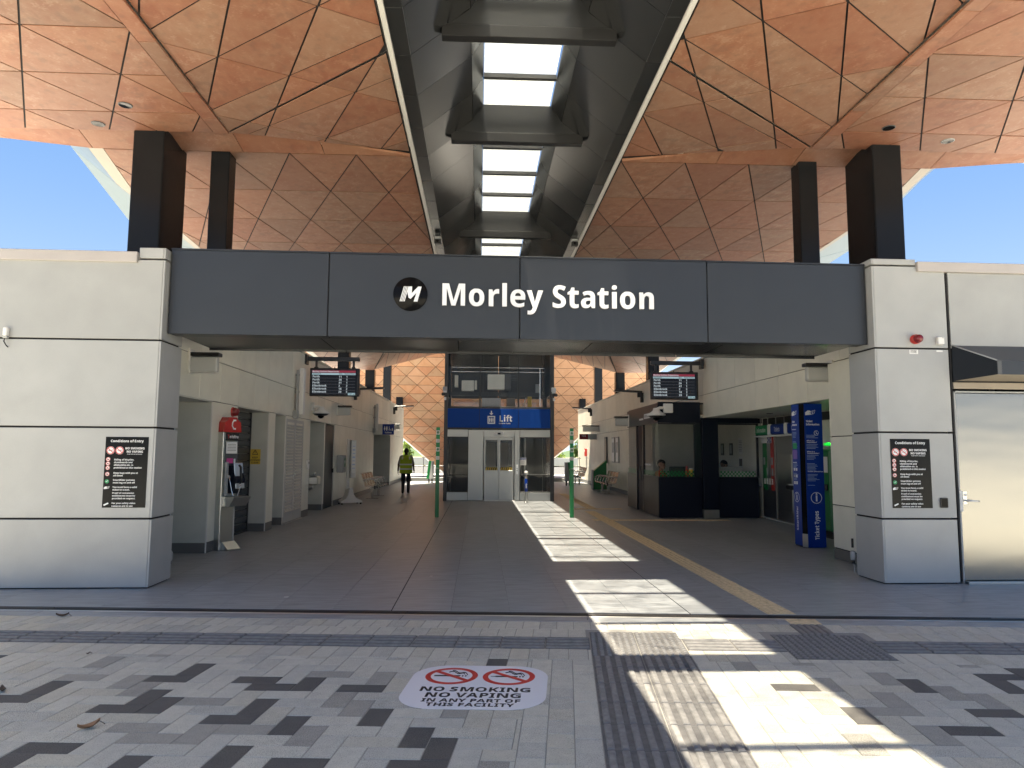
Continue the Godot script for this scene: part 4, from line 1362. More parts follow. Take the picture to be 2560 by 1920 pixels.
	var bt := thing("spray_bottle", "red and orange bottle on the ticket office sill", "bottle", W(5.20, 1.0, zf + 0.12))
	put("body", lathed(PackedVector2Array([Vector2(0.001, 0), Vector2(0.045, 0.005), Vector2(0.045, 0.16), Vector2(0.02, 0.21), Vector2(0.02, 0.23)]), 14), M["orange_cloth"], bt)
	put("cap", lathed(PackedVector2Array([Vector2(0.026, 0.225), Vector2(0.026, 0.28), Vector2(0.001, 0.285)]), 12), M["red"], bt)
	var cn := thing("yellow_tub", "yellow tub with white lid on the ticket office sill", "tub", W(5.31, 1.0, zf + 0.12))
	put("body", lathed(PackedVector2Array([Vector2(0.001, 0), Vector2(0.05, 0.004), Vector2(0.05, 0.2), Vector2(0.001, 0.2)]), 16), M["yellow"], cn)
	put("lid", lathed(PackedVector2Array([Vector2(0.053, 0.2), Vector2(0.053, 0.225), Vector2(0.001, 0.228)]), 16), M["white_paint"], cn)

# ---------------------------------------------------------------- lift tower
func build_lift() -> void:
	var t := thing("lift_tower", "glass and black steel lift tower with blue fascia and steel doors", "lift")
	var d := 23.5
	var x0 := -1.17
	var x1 := 2.475
	var dep := 3.0
	for x: Array in [[x0, x0 + 0.115], [x1 - 0.125, x1]]:
		put("corner_post", cb(x[0], x[1], 0.0, 6.95, d, d + 0.18, 0.006), M["charcoal"], t)
		put("corner_post", cb(x[0], x[1], 0.0, 6.95, d + dep - 0.18, d + dep, 0.006), M["charcoal"], t)
	# fascia: three blue panels, rails above and below
	for p: Array in [[-1.05, -0.012], [0.0, 1.288], [1.30, 2.345]]:
		put("blue_panel", cb(p[0], p[1], 2.40, 3.03, d - 0.01, d + 0.02, 0.004), M["lift_blue"], t)
	put("rail", cb(x0 + 0.12, x1 - 0.13, 3.035, 3.10, d, d + 0.1, 0.004), M["charcoal"], t)
	put("rail", cb(x0 + 0.12, x1 - 0.13, 2.345, 2.395, d, d + 0.1, 0.004), M["black"], t)
	put("panel_backing", cb(x0 + 0.12, x1 - 0.13, 2.396, 3.034, d + 0.03, d + 0.09), M["black"], t)
	var st := sb()
	letter(st, "Lift", 0.20, Transform3D(Basis.IDENTITY, W(0.635, 2.70, d - 0.0115)), 0, true, 1.0, 0.003)
	letter(st, "Down to Trains", 0.038, Transform3D(Basis.IDENTITY, W(0.64, 2.545, d - 0.0115)), 0, true, 1.0, 0.003)
	put("lettering", st.commit(), M["ink_white"], t)
	# pictogram: car outline with three figures and an arrow down
	var pg := sb()
	var o := Transform3D(Basis.IDENTITY, W(0.39, 2.66, d - 0.0115))
	for r: Array in [[-0.125, 0.125, 0.095, 0.13], [-0.125, 0.125, -0.13, -0.095], [-0.125, -0.09, -0.095, 0.095], [0.09, 0.125, -0.095, 0.095]]:
		prism(pg, PackedVector2Array([Vector2(r[0], r[2]), Vector2(r[1], r[2]), Vector2(r[1], r[3]), Vector2(r[0], r[3])]), o, 0.003)
	for k in 3:
		var c := (k - 1) * 0.055
		prism(pg, ring2(0.013, 10, Vector2(c, 0.062)), o, 0.003)
		prism(pg, PackedVector2Array([Vector2(c - 0.02, 0.045), Vector2(c + 0.02, 0.045), Vector2(c + 0.018, -0.02), Vector2(c + 0.010, -0.08), Vector2(c - 0.010, -0.08), Vector2(c - 0.018, -0.02)]), o, 0.003)
	prism(pg, PackedVector2Array([Vector2(-0.018, 0.30), Vector2(0.018, 0.30), Vector2(0.018, 0.21), Vector2(0.045, 0.235), Vector2(0.06, 0.215), Vector2(0, 0.155), Vector2(-0.06, 0.215), Vector2(-0.045, 0.235), Vector2(-0.018, 0.21)]), o, 0.003)
	put("pictogram", done(pg), M["ink_white"], t)
	# steel surround and doors
	put("steel_panel", cb(-0.36, 0.135, 0.02, 2.33, d + 0.01, d + 0.05, 0.004), M["lift_steel"], t)
	put("steel_panel", cb(1.165, 1.335, 0.02, 2.33, d + 0.01, d + 0.05, 0.004), M["lift_steel"], t)
	put("steel_panel", cb(0.14, 1.16, 2.09, 2.33, d + 0.01, d + 0.05, 0.004), M["lift_steel"], t)
	var disp := put("display", cb(0.49, 0.81, 2.15, 2.26, d, d + 0.012, 0.003), M["white_paint"], t)
	put("display_window", cb(0.60, 0.70, 2.175, 2.235, d - 0.003, d - 0.001), M["gloss_black"], disp)
	put("door_frame", cb(0.14, 1.16, 0.004, 0.018, d, d + 0.16, 0.002), M["steel"], t)
	for s in 2:
		var a: float = 0.163 if s == 0 else 0.653
		var b := a + 0.486
		var leaf := put("lift_door", cb(a, b, 0.02, 1.0, d + 0.06, d + 0.10, 0.004), M["lift_steel"], t)
		put("door_rail", cb(a, b, 2.0, 2.085, d + 0.06, d + 0.10, 0.003), M["lift_steel"], leaf)
		put("door_stile", cb(a, a + 0.045, 1.0, 2.0, d + 0.06, d + 0.10, 0.003), M["lift_steel"], leaf)
		put("door_stile", cb(b - 0.045, b, 1.0, 2.0, d + 0.06, d + 0.10, 0.003), M["lift_steel"], leaf)
		put("door_pane", cb(a + 0.045, b - 0.045, 1.0, 2.0, d + 0.075, d + 0.081), M["glass"], leaf)
		put("inner_frame", cb(a + 0.05, b - 0.05, 1.93, 2.0, d + 0.085, d + 0.098), M["black"], leaf)
		put("inner_frame", cb((b - 0.10) if s == 0 else (a + 0.30), (b - 0.05) if s == 0 else (b - 0.05), 1.12, 1.93, d + 0.085, d + 0.098), M["charcoal"], leaf)
		# hazard stripes along the foot of the pane
		var hz := sb()
		for k in 6:
			var xa := a + 0.05 + k * 0.068
			prism(hz, PackedVector2Array([Vector2(xa, 1.005), Vector2(xa + 0.034, 1.005), Vector2(xa + 0.066, 1.105), Vector2(xa + 0.032, 1.105)]), Transform3D(Basis.IDENTITY, W(0, 0, d + 0.071)), 0.002)
		put("hazard_stripe", done(hz), M["yellow"], leaf)
		put("hazard_band", cb(a + 0.046, b - 0.046, 1.002, 1.108, d + 0.0735, d + 0.0745), M["ink_black"], leaf)
	# buttons
	var bp := put("call_plate", cb(1.215, 1.285, 0.88, 1.18, d + 0.004, d + 0.009, 0.002), M["steel"], t)
	for k in 2:
		put("call_button", lathed(PackedVector2Array([Vector2(0.016, 0), Vector2(0.016, 0.008), Vector2(0.001, 0.008)]), 14, Transform3D(Basis(Vector3.RIGHT, PI / 2), W(1.25, 1.0 + k * 0.07, d + 0.004))), M["charcoal"], bp)
	# side bays: steel head and foot, glass between, mid rail
	for p: Array in [[-1.05, -0.37], [1.345, 2.345]]:
		put("steel_panel", cb(p[0], p[1], 2.10, 2.335, d + 0.01, d + 0.03, 0.004), M["lift_steel"], t)
		put("steel_panel", cb(p[0], p[1], 0.02, 0.285, d + 0.01, d + 0.03, 0.004), M["lift_steel"], t)
		put("side_pane", cb(p[0] + 0.01, p[1] - 0.01, 0.32, 2.07, d + 0.04, d + 0.048), M["glass"], t)
		put("mid_rail", cb(p[0], p[1], 0.83, 0.87, d + 0.02, d + 0.06, 0.004), M["black"], t)
		put("rail", cb(p[0], p[1], 2.07, 2.098, d + 0.01, d + 0.06, 0.003), M["black"], t)
		put("rail", cb(p[0], p[1], 0.287, 0.32, d + 0.01, d + 0.06, 0.003), M["black"], t)
	put("door_post", cb(-0.372, -0.362, 0.02, 2.33, d + 0.0, d + 0.06), M["black"], t)
	put("door_post", cb(1.337, 1.347, 0.02, 2.33, d + 0.0, d + 0.06), M["black"], t)
	# upper glazing
	for p: Array in [[-1.05, 0.0], [0.02, 1.28], [1.30, 2.345]]:
		put("upper_pane", cb(p[0], p[1], 3.11, 6.9, d + 0.04, d + 0.05), M["glass"], t)
	for x: float in [0.01, 1.29]:
		put("mullion", cb(x - 0.025, x + 0.025, 3.10, 6.9, d, d + 0.1, 0.004), M["black"], t)
	for s in 2:
		put("side_glass", cb([x0 + 0.04, x1 - 0.05][s], [x0 + 0.05, x1 - 0.04][s], 0.1, 3.56, d + 0.2, d + dep - 0.2), M["tinted_glass"], t)
		put("side_sheet", cb([x0 + 0.02, x1 - 0.06][s], [x0 + 0.06, x1 - 0.02][s], 3.57, 6.9, d + 0.2, d + dep - 0.2), M["black"], t)
		put("rear_pane", cb([-1.05, 0.7][s], [0.68, 2.345][s], 2.5, 3.56, d + dep - 0.06, d + dep - 0.05), M["tinted_glass"], t)
		put("rear_sheet", cb([-1.05, 0.7][s], [0.68, 2.345][s], 3.57, 6.9, d + dep - 0.08, d + dep - 0.04), M["black"], t)
		put("rear_sheet", cb([-1.05, 1.56][s], [-0.26, 2.345][s], 0.1, 2.49, d + dep - 0.08, d + dep - 0.04), M["dark_grey"], t)
	put("ceiling_plate", cb(x0, x1, 6.95, 7.0, d, d + dep), M["black"], t)
	# shaft steelwork
	for y: float in [4.55, 4.40, 3.56]:
		put("cross_rail", cb(-1.0, 2.3, y, y + (0.02 if y > 4 else 0.13), d + 1.35, d + 1.40, 0.003), M["bench_steel" if y > 4 else "charcoal"], t)
	for x: float in [0.10, 1.06]:
		put("guide_rail", cb(x, x + 0.05, 0.1, 6.9, d + 2.2, d + 2.3), M["charcoal"], t)
	for k in 6:
		put("cross_rail", cb(0.2, 1.35, 4.18 + k * 0.055, 4.195 + k * 0.055, d + 1.9, d + 1.92), M["dark_grey"], t)
	put("upright", cb(2.10, 2.125, 3.12, 4.55, d + 1.3, d + 1.33), M["bench_steel"], t)
	put("control_box", cb(0.26, 0.84, 3.72, 4.24, d + 0.6, d + 0.8, 0.01), M["wall"], t)
	put("control_box", cb(0.86, 1.06, 3.72, 4.24, d + 0.62, d + 0.8, 0.01), M["dark_grey"], t)
	put("control_box", cb(-0.62, -0.20, 3.66, 4.02, d + 0.5, d + 0.7, 0.01), M["wall"], t)
	put("control_box", cb(-0.18, -0.10, 3.72, 4.02, d + 0.55, d + 0.7, 0.006), M["wall"], t)
	put("control_box", cb(1.92, 2.06, 3.65, 3.95, d + 0.9, d + 1.0, 0.006), M["grey_plastic"], t)
	put("control_box", cb(-0.86, -0.74, 3.8, 4.2, d + 0.6, d + 0.9, 0.006), M["wall"], t)
	# lift car, seen from its door side and over its top
	put("car_wall", cb(-0.35, 0.12, 0.05, 2.3, d + 0.25, d + 0.28), M["black"], t)
	put("car_roof", cb(-0.25, 1.55, 2.4, 2.46, d + 0.25, d + 2.1, 0.006), M["dark_grey"], t)
	put("car_back", cb(-0.2, 1.5, 0.05, 2.4, d + 2.0, d + 2.05), M["white_paint"], t)
	put("car_side", cb(-0.25, -0.2, 0.05, 2.4, d + 0.3, d + 2.05), M["grey_plastic"], t)
	put("car_side", cb(1.5, 1.55, 0.05, 2.4, d + 0.3, d + 2.05), M["grey_plastic"], t)
	put("car_floor", cb(-0.2, 1.5, 0.02, 0.05, d + 0.2, d + 2.0), M["skirting"], t)
	put("yellow_post", cb(-0.02, 0.04, 3.1, 3.52, d + 1.0, d + 1.1, 0.004), M["yellow"], t)
	put("yellow_post", cb(1.66, 1.80, 3.1, 3.52, d + 1.0, d + 1.1, 0.004), M["yellow"], t)
	put("white_board", cb(0.08, 0.74, 3.12, 3.50, d + 1.5, d + 1.52, 0.004), M["white_paint"], t)
	put("white_board", cb(0.95, 1.25, 3.12, 3.52, d + 1.6, d + 1.62, 0.004), M["cream_panel"], t)
	put("brace", pipe(PackedVector3Array([W(1.48, 3.1, d + 1.2), W(1.62, 3.5, d + 1.2)]), 0.018), M["white_paint"], t)
	# police-style check notice on the glass
	var nt := thing("notice", "white notice with blue checks stuck on the lift's glass", "notice", W(1.45, 1.30, d + 0.036))
	put("sheet", box(Vector3(0.21, 0.25, 0.003), 0.0, Vector3(0, 0, 0)), M["white_paint"], nt)
	var ca := sb()
	for i in 8:
		for r in 3:
			if (i + r) % 2 == 0:
				bx(ca, Vector3(-0.092 + i * 0.0262, 0.112 - r * 0.026, 0.002), Vector3(0.026, 0.026, 0.002))
	put("checks", done(ca), M["blue"], nt)
	var ln := sb()
	for k in 4:
		bx(ln, Vector3(-0.02, 0.0 - k * 0.028, 0.002), Vector3(0.13, 0.01, 0.002))
	put("print", done(ln), M["grey_plastic"], nt)
	# small boxes and cameras on the corner posts
	for s in 2:
		var c := thing("security_camera", "white camera with junction box on the lift's %s post" % ["left", "right"][s], "camera", W([x0 + 0.02, x1 - 0.02][s], 3.55, d - 0.02), 0.0, "cameras on the lift posts")
		put("junction_box", box(Vector3(0.15, 0.14, 0.07), 0.008, Vector3(0, 0.13, 0)), M["grey_plastic" if s == 0 else "white_paint"], c)
		put("arm", box(Vector3(0.12, 0.06, 0.1), 0.008, Vector3(0, 0.03, 0.02)), M["white_paint"], c)
		put("housing", box(Vector3(0.13, 0.10, 0.14), 0.02, Vector3([-0.04, 0.05][s], -0.06, 0.09)), M["black"], c)
		put("label", box(Vector3(0.07, 0.10, 0.01), 0.002, Vector3(0.01, -0.20, 0.02)), M["white_paint"], c)

# ---------------------------------------------------------------- what lies beyond the concourse
func build_far_end() -> void:
	# balustrade at the far end
	var b := thing("balustrade", "glass balustrade with dark top rail at the far end of the concourse", "balustrade")
	put("upstand", cb(-5.4, 7.0, 0.0, 0.2, 39.2, 39.4, 0.01), M["skirting"], b)
	put("top_rail", cb(-5.4, 7.0, 0.80, 0.85, 39.25, 39.33, 0.008), M["charcoal"], b)
	for k in 9:
		var x := -5.9 + k * 1.43
		put("glass_panel", cb(x + 0.02, x + 1.41, 0.22, 0.79, 39.28, 39.29), M["glass"], b)
		put("post", cb(x - 0.015, x + 0.015, 0.2, 1.35, 39.27, 39.31), M["charcoal"], b)
		put("disc", lathed(PackedVector2Array([Vector2(0.001, 0.03), Vector2(0.10, 0.03), Vector2(0.10, 0), Vector2(0.001, 0)]), 14), M["charcoal"], b, W(x, 1.27, 39.29))
		put("disc", lathed(PackedVector2Array([Vector2(0.001, 0.03), Vector2(0.10, 0.03), Vector2(0.10, 0), Vector2(0.001, 0)]), 14), M["charcoal"], b, W(x, 0.37, 39.29))
	var road := put("road", cb(-120, 120, -0.055, -0.03, 55, 80), M["asphalt"], self)
	road.set_meta("kind", "structure")
	road.set_meta("label", "sunlit asphalt road beyond the station")
	var verge := put("verge", cb(-300, 300, -0.058, -0.05, 80.5, 480), M["grass"], self)
	verge.set_meta("kind", "structure")
	verge.set_meta("label", "dry grassy ground beyond the road")
	var fence := thing("boundary_fence", "low white fence of wide panels beyond the far balustrade", "fence")
	for k in 22:
		put("panel", box(Vector3(2.9, 0.9, 0.06), 0.01), M["grey_plastic"], fence, W(-31.5 + k * 3.0, 0.52, 82))
		put("post", box(Vector3(0.1, 1.1, 0.1), 0.01), M["grey_plastic"], fence, W(-33.0 + k * 3.0, 0.5, 82))
	var kinds := ["broad bushy green tree beyond the far fence", "tall loose green tree beyond the far fence", "dark rounded tree beyond the far fence", "pale olive tree beyond the far fence"]
	for k in 12:
		var x := -18.0 + k * 3.1 + rng.randf_range(-0.8, 0.8)
		var h := rng.randf_range(3.0, 4.6)
		tree(W(x, -0.06, 84.5 + rng.randf_range(0, 6)), h, kinds[k % 4] + ", %s from the left" % ["first", "second", "third", "fourth", "fifth", "sixth", "seventh", "eighth", "ninth", "tenth", "eleventh", "twelfth"][k], k % 2 == 0)
	var hills := sb()
	for k in 30:
		var a := -260.0 + k * 18.0
		var h0 := 5.0 + 3.0 * sin(k * 0.7) + 2.0 * sin(k * 1.9)
		var h1 := 5.0 + 3.0 * sin((k + 1) * 0.7) + 2.0 * sin((k + 1) * 1.9)
		quad(hills, W(a, -0.1, 260), W(a + 18, -0.1, 260), W(a + 18, h1, 290), W(a, h0, 290), Vector3(0, 1, 1))
		quad(hills, W(a, h0, 290), W(a + 18, h1, 290), W(a + 18, -0.1, 330), W(a, -0.1, 330), Vector3(0, 1, -1))
	var hm := put("hills", done(hills), M["foliage_dark"], self)
	hm.set_meta("kind", "structure")
	hm.set_meta("label", "low wooded rise on the horizon")

func tree(at: Vector3, h: float, label: String, dark: bool) -> void:
	var t := thing("tree", label, "tree", at, 0.0, "trees beyond the station")
	put("trunk", pipe(PackedVector3Array([Vector3(0, 0, 0), Vector3(0.06, h * 0.25, 0.03), Vector3(-0.02, h * 0.55, 0.0)]), 0.02 * h + 0.03), M["bark"], t)
	var st := sb()
	var r := h * 0.34
	var blobs := []
	for k in 9:
		blobs.append([Vector3(rng.randf_range(-1, 1) * r * 0.8, h * rng.randf_range(0.35, 0.85), rng.randf_range(-1, 1) * r * 0.8), r * rng.randf_range(0.35, 0.62)])
	for k in 900:
		var bl: Array = blobs[rng.randi_range(0, 8)]
		var dv := Vector3(rng.randfn(), rng.randfn(), rng.randfn()).normalized() * pow(rng.randf(), 0.4)
		var c: Vector3 = bl[0] + dv * bl[1]
		var a := Vector3(rng.randfn(), rng.randfn(), rng.randfn()).normalized() * 0.16
		var n := a.cross(Vector3(rng.randfn(), rng.randfn(), rng.randfn())).normalized() * 0.10
		tri(st, c - a, c + n, c + a, Vector3.UP)
		tri(st, c - a, c + a, c - n, Vector3.UP)
	put("crown", done(st), M["foliage_dark" if dark else "foliage"], t)

# ---------------------------------------------------------------- fittings on the entrance walls
func strike_icon(st_w: SurfaceTool, st_r: SurfaceTool, st_k: SurfaceTool, c: Vector2, r: float, z: float, kind: int) -> void:
	# white disc with red ring and slash, and a simple dark mark
	var o := at2(c.x, c.y, z)
	prism(st_w, ring2(r, 24), o, 0.001)
	annulus(st_r, r * 0.78, r * 0.97, at2(c.x, c.y, z + 0.0008), 0.0008, 24)
	var s := r * 0.085
	var sl := PackedVector2Array([Vector2(-0.60, 0.52) * r + Vector2(s, s) * 0.7, Vector2(-0.60, 0.52) * r - Vector2(s, s) * 0.7, Vector2(0.60, -0.52) * r - Vector2(s, s) * 0.7, Vector2(0.60, -0.52) * r + Vector2(s, s) * 0.7])
	prism(st_r, sl, at2(c.x, c.y, z + 0.0012), 0.0006)
	var k := at2(c.x, c.y, z + 0.0006)
	if kind == 0:      # cigarette
		prism(st_k, PackedVector2Array([Vector2(-0.52, -0.08) * r, Vector2(0.28, -0.08) * r, Vector2(0.28, 0.06) * r, Vector2(-0.52, 0.06) * r]), k, 0.0006)
	elif kind == 1:    # vaporiser
		prism(st_k, PackedVector2Array([Vector2(-0.55, -0.03) * r, Vector2(-0.35, -0.05) * r, Vector2(0.28, -0.08) * r, Vector2(0.28, 0.06) * r, Vector2(-0.35, 0.03) * r, Vector2(-0.55, 0.01) * r]), k, 0.0006)
	else:
		prism(st_k, ring2(r * 0.22, 10, Vector2(-0.25, -0.2) * r), k, 0.0006)
		prism(st_k, ring2(r * 0.22, 10, Vector2(0.25, -0.2) * r), k, 0.0006)
		prism(st_k, PackedVector2Array([Vector2(-0.3, -0.1) * r, Vector2(0.3, -0.1) * r, Vector2(0.15, 0.3) * r, Vector2(-0.15, 0.3) * r]), k, 0.0006)
	if kind < 2:
		for j in 2:
			prism(st_k, PackedVector2Array([Vector2(0.34 + j * 0.12, -0.08) * r, Vector2(0.41 + j * 0.12, -0.08) * r, Vector2(0.41 + j * 0.12, 0.06) * r, Vector2(0.34 + j * 0.12, 0.06) * r]), k, 0.0006)
		var sm := PackedVector3Array()
		for q in 9:
			var f := q / 8.0
			sm.append(Vector3(c.x + r * (0.56 - 0.66 * f), c.y + r * (0.12 + 0.30 * sqrt(f) + 0.06 * sin(f * 11.0)), z + 0.001))
		tube(st_k, sm, r * 0.022, 5)

func hand_icon(st: SurfaceTool, o: Transform3D, s: float) -> void:
	prism(st, PackedVector2Array([Vector2(-1.0, -0.42) * s, Vector2(-1.0, 0.1) * s, Vector2(-0.55, 0.45) * s, Vector2(-0.1, 0.45) * s, Vector2(0.1, 0.22) * s, Vector2(0.05, 0.08) * s, Vector2(-0.18, 0.12) * s, Vector2(-0.1, -0.05) * s, Vector2(0.1, -0.12) * s, Vector2(0.05, -0.3) * s, Vector2(-0.3, -0.36) * s]), o, 0.001)
	for k in 2:
		var a := Vector2(0.12 + 0.36 * k, 0.02 + 0.1 * k)
		var c := [Vector2(-0.12, -0.34), Vector2(0.2, -0.18), Vector2(0.36, 0.42), Vector2(0.04, 0.3)]
		for q in 4:
			var p: Vector2 = (a + c[q]) * s
			var r: Vector2 = (a + c[(q + 1) % 4]) * s
			var n := (r - p).normalized().orthogonal() * 0.03 * s
			prism(st, PackedVector2Array([p + n, r + n, r - n, p - n]), o, 0.001)

func notice_board(label: String, at: Vector3, w: float, h: float) -> void:
	var t := thing("notice_board", label, "notice", FO + Basis(Vector3.UP, FA) * at, FA, "conditions of entry notices")
	put("panel", box(Vector3(w, h, 0.004), 0.001, Vector3(0, 0, 0.002)), M["board_black"], t)
	var st := sb()
	var px := w / 885.0
	var py := h / 1475.0
	var X := func(x: float) -> float: return (x - 442.0) * px
	var Y := func(y: float) -> float: return h / 2 - (y - 100.0) * py
	var L := func(s: String, x: float, y: float, cap: float, align: int, heavy := true) -> void:
		letter(st, s, cap * py, at2(X.call(x), Y.call(y), 0.0042), align, heavy, 1.0, 0.0008, 24)
	L.call("Conditions of Entry", 442, 188, 52, 1)
	L.call("NO SMOKING", 612, 340, 44, 1)
	L.call("NO VAPING", 612, 410, 44, 1)
	L.call("IN ANY PART OF THIS FACILITY", 612, 462, 15, 1)
	var lines := [["Riding of bicycles,", 578], ["skateboards and", 634], ["eRideables etc. is", 690], ["prohibited at this station", 746], ["Keep bags with you at", 855], ["all times", 910], ["SmartRider patrons", 1002], ["must tag on and off", 1057], ["You must have a valid", 1150], ["ticket to travel.", 1205], ["Proof of concession", 1272], ["entitlement must be", 1328], ["provided on request.", 1384], ["For your safety video", 1482], ["cameras are in use", 1540]]
	for ln: Array in lines:
		L.call(ln[0], 195, ln[1], 34, 0)
	var icons := sb()
	hand_icon(icons, at2(X.call(80), Y.call(1165), 0.005), 62 * px)
	put("hand_symbol", done(icons), M["ink_white"], t)
	icons = sb()
	prism(icons, PackedVector2Array([Vector2(-0.030, -0.006), Vector2(0.022, 0.018), Vector2(0.030, 0.004), Vector2(-0.022, -0.022)]), at2(X.call(80), Y.call(1500), 0.005), 0.001)
	put("lettering", st.commit(), M["ink_white"], t)
	put("camera_symbol", done(icons), M["ink_white"], t)
	var marks := [[112, 385, 84, 0], [297, 385, 84, 1], [72, 570, 44, 2], [72, 660, 44, 2], [72, 750, 44, 2], [72, 878, 44, 2]]
	for mk: Array in marks:
		var a := sb()
		var b := sb()
		var c := sb()
		strike_icon(a, b, c, Vector2(X.call(mk[0]), Y.call(mk[1])), mk[2] * px, 0.0052, mk[3])
		var disc := put("symbol_disc", done(a), M["ink_white"], t)
		put("symbol_ring", done(b), M["sign_red"], disc)
		put("symbol_mark", done(c), M["ink_black"], disc)
	var g := sb()
	prism(g, ring2(42 * px, 24), at2(X.call(72), Y.call(1030), 0.005), 0.001)
	put("green_disc", done(g), M["sign_green"], t)
	var gm := sb()
	prism(gm, PackedVector2Array([Vector2(-0.012, 0.0), Vector2(-0.006, -0.009), Vector2(0.014, 0.008), Vector2(0.010, 0.012), Vector2(-0.005, 0.0)]), at2(X.call(72), Y.call(1030), 0.0062), 0.001)
	put("green_mark", done(gm), M["ink_white"], t)

func fac(x: float, y: float, z := 0.0) -> Vector3:
	return FO + Basis(Vector3.UP, FA) * Vector3(x, y, z)

func build_entrance_fittings() -> void:
	notice_board("black conditions of entry board on the left beige wall", Vector3(-4.745, 1.34, 0.001), 0.49, 0.825)
	notice_board("black conditions of entry board beside the steel door", Vector3(4.835, 1.365, 0.001), 0.52, 0.865)
	# red fire strobe and its plate, white sensor
	var s := thing("fire_strobe", "red fire strobe lamp on the wall above the word FIRE", "alarm", fac(4.965, 3.07), FA)
	var ax := Transform3D(Basis(Vector3.RIGHT, PI / 2), Vector3.ZERO)
	put("base", lathed(PackedVector2Array([Vector2(0.062, 0.0), Vector2(0.062, 0.045), Vector2(0.052, 0.055)]), 22, ax), M["red"], s)
	put("lens", lathed(PackedVector2Array([Vector2(0.052, 0.055), Vector2(0.050, 0.105), Vector2(0.036, 0.125), Vector2(0.001, 0.13)]), 22, ax), M["dark_red"], s)
	var p := thing("fire_plate", "small white plate reading FIRE under the red strobe", "sign", fac(4.945, 2.91), FA)
	put("plate", box(Vector3(0.115, 0.055, 0.003), 0.001, Vector3(0, 0, 0.0015)), M["white_paint"], p)
	var tx := sb()
	letter(tx, "FIRE", 0.032, at2(0, 0, 0.0031), 1, false)
	put("lettering", tx.commit(), M["ink_black"], p)
	var se := thing("sensor_box", "small white sensor box on the right wall beside the strobe", "sensor", fac(5.29, 3.055), FA)
	put("case", box(Vector3(0.085, 0.095, 0.05), 0.006, Vector3(0, 0, 0.025)), M["white_paint"], se)
	put("button", box(Vector3(0.02, 0.008, 0.004), 0.001, Vector3(0.02, 0.035, 0.052)), M["grey_plastic"], se)
	var sp := thing("small_plate", "thin white plate under the white sensor box", "sign", fac(5.29, 2.925), FA)
	put("plate", box(Vector3(0.085, 0.022, 0.003), 0.001, Vector3(0, 0, 0.0015)), M["white_paint"], sp)
	var cp := thing("card_reader", "small black card reader pad on the wall beside the steel door", "card reader", fac(5.24, 1.0), FA)
	put("pad", box(Vector3(0.105, 0.125, 0.022), 0.012, Vector3(0, 0, 0.012)), M["black"], cp)
	put("face", box(Vector3(0.08, 0.10, 0.002), 0.0005, Vector3(0, 0, 0.0235)), M["gloss_black"], cp)
	var wb := thing("wall_sensor", "small white weatherproof sensor with a short cable on the left beige wall", "sensor", fac(-6.19, 2.95), FA)
	put("case", box(Vector3(0.05, 0.10, 0.06), 0.01, Vector3(0, 0.03, 0.03)), M["white_paint"], wb)
	put("cap", box(Vector3(0.055, 0.03, 0.05), 0.008, Vector3(0, -0.035, 0.03)), M["grey_plastic"], wb)
	put("cable", pipe(PackedVector3Array([Vector3(-0.01, -0.045, 0.03), Vector3(-0.005, -0.09, 0.05), Vector3(0.015, -0.13, 0.04), Vector3(0.02, -0.15, 0.01)]), 0.007), M["black"], wb)
	# steel service door
	var d := thing("service_door", "brushed stainless steel service door with lever handle", "door", fac(0, 0), FA)
	put("leaf", box(Vector3(0.985, 2.345, 0.045), 0.004, Vector3(5.975, 1.215, -0.045)), M["steel_door"], d)
	for k in 2:
		put("frame", box(Vector3(0.022, 2.40, 0.05), 0.003, Vector3(5.47 + k * 1.022, 1.2, -0.04)), M["grey_plastic"], d)
	put("frame", box(Vector3(1.0, 0.022, 0.05), 0.003, Vector3(5.98, 2.405, -0.04)), M["grey_plastic"], d)
	put("threshold", box(Vector3(1.02, 0.035, 0.12), 0.004, Vector3(5.98, 0.018, 0.01)), M["steel"], d)
	put("strike_plate", box(Vector3(0.04, 0.26, 0.006), 0.002, Vector3(5.478, 1.02, -0.004)), M["white_trim"], d)
	var esc := put("handle_plate", box(Vector3(0.055, 0.17, 0.01), 0.003, Vector3(5.535, 1.06, -0.017)), M["steel"], d)
	put("lever", pipe(PackedVector3Array([Vector3(5.535, 1.025, -0.012), Vector3(5.535, 1.025, 0.035), Vector3(5.56, 1.025, 0.048), Vector3(5.68, 1.022, 0.048)]), 0.009, 10), M["chrome"], esc)
	put("lock_barrel", lathed(PackedVector2Array([Vector2(0.014, 0), Vector2(0.014, 0.012), Vector2(0.001, 0.013)]), 14, Transform3D(Basis(Vector3.RIGHT, PI / 2), Vector3(5.54, 1.10, -0.012))), M["chrome"], esc)
	for y: float in [0.4, 1.3, 2.1]:
		put("hinge", pipe(PackedVector3Array([Vector3(6.478, y - 0.05, -0.012), Vector3(6.478, y + 0.05, -0.012)]), 0.012), M["steel"], d)
	# door canopy: a dark wedge hood
	var c := thing("door_hood", "black sloping metal hood over the steel door", "awning", fac(0, 0), FA)
	var y0 := 2.54
	var y1 := 3.0
	var xa := 5.455
	var xb := 8.6
	var q := [Vector3(xa, y0, 0), Vector3(xa, y1, 0), Vector3(xa + 0.27, 2.755, 0.42), Vector3(xa + 0.27, 2.585, 0.42)]
	var r := [Vector3(xb, y0, 0), Vector3(xb, y1, 0), Vector3(xb, 2.755, 0.42), Vector3(xb, 2.585, 0.42)]
	var st := sb()
	quad(st, q[0], q[1], q[2], q[3], Vector3(-1, 0, 0.5))
	quad(st, q[0] + Vector3(0.012, 0, 0), q[1] + Vector3(0.012, 0, 0), q[2] + Vector3(0.012, 0, 0), q[3] + Vector3(0.012, 0, 0), Vector3(1, 0, -0.5))
	put("side_sheet", done(st), M["column"], c)
	st = sb()
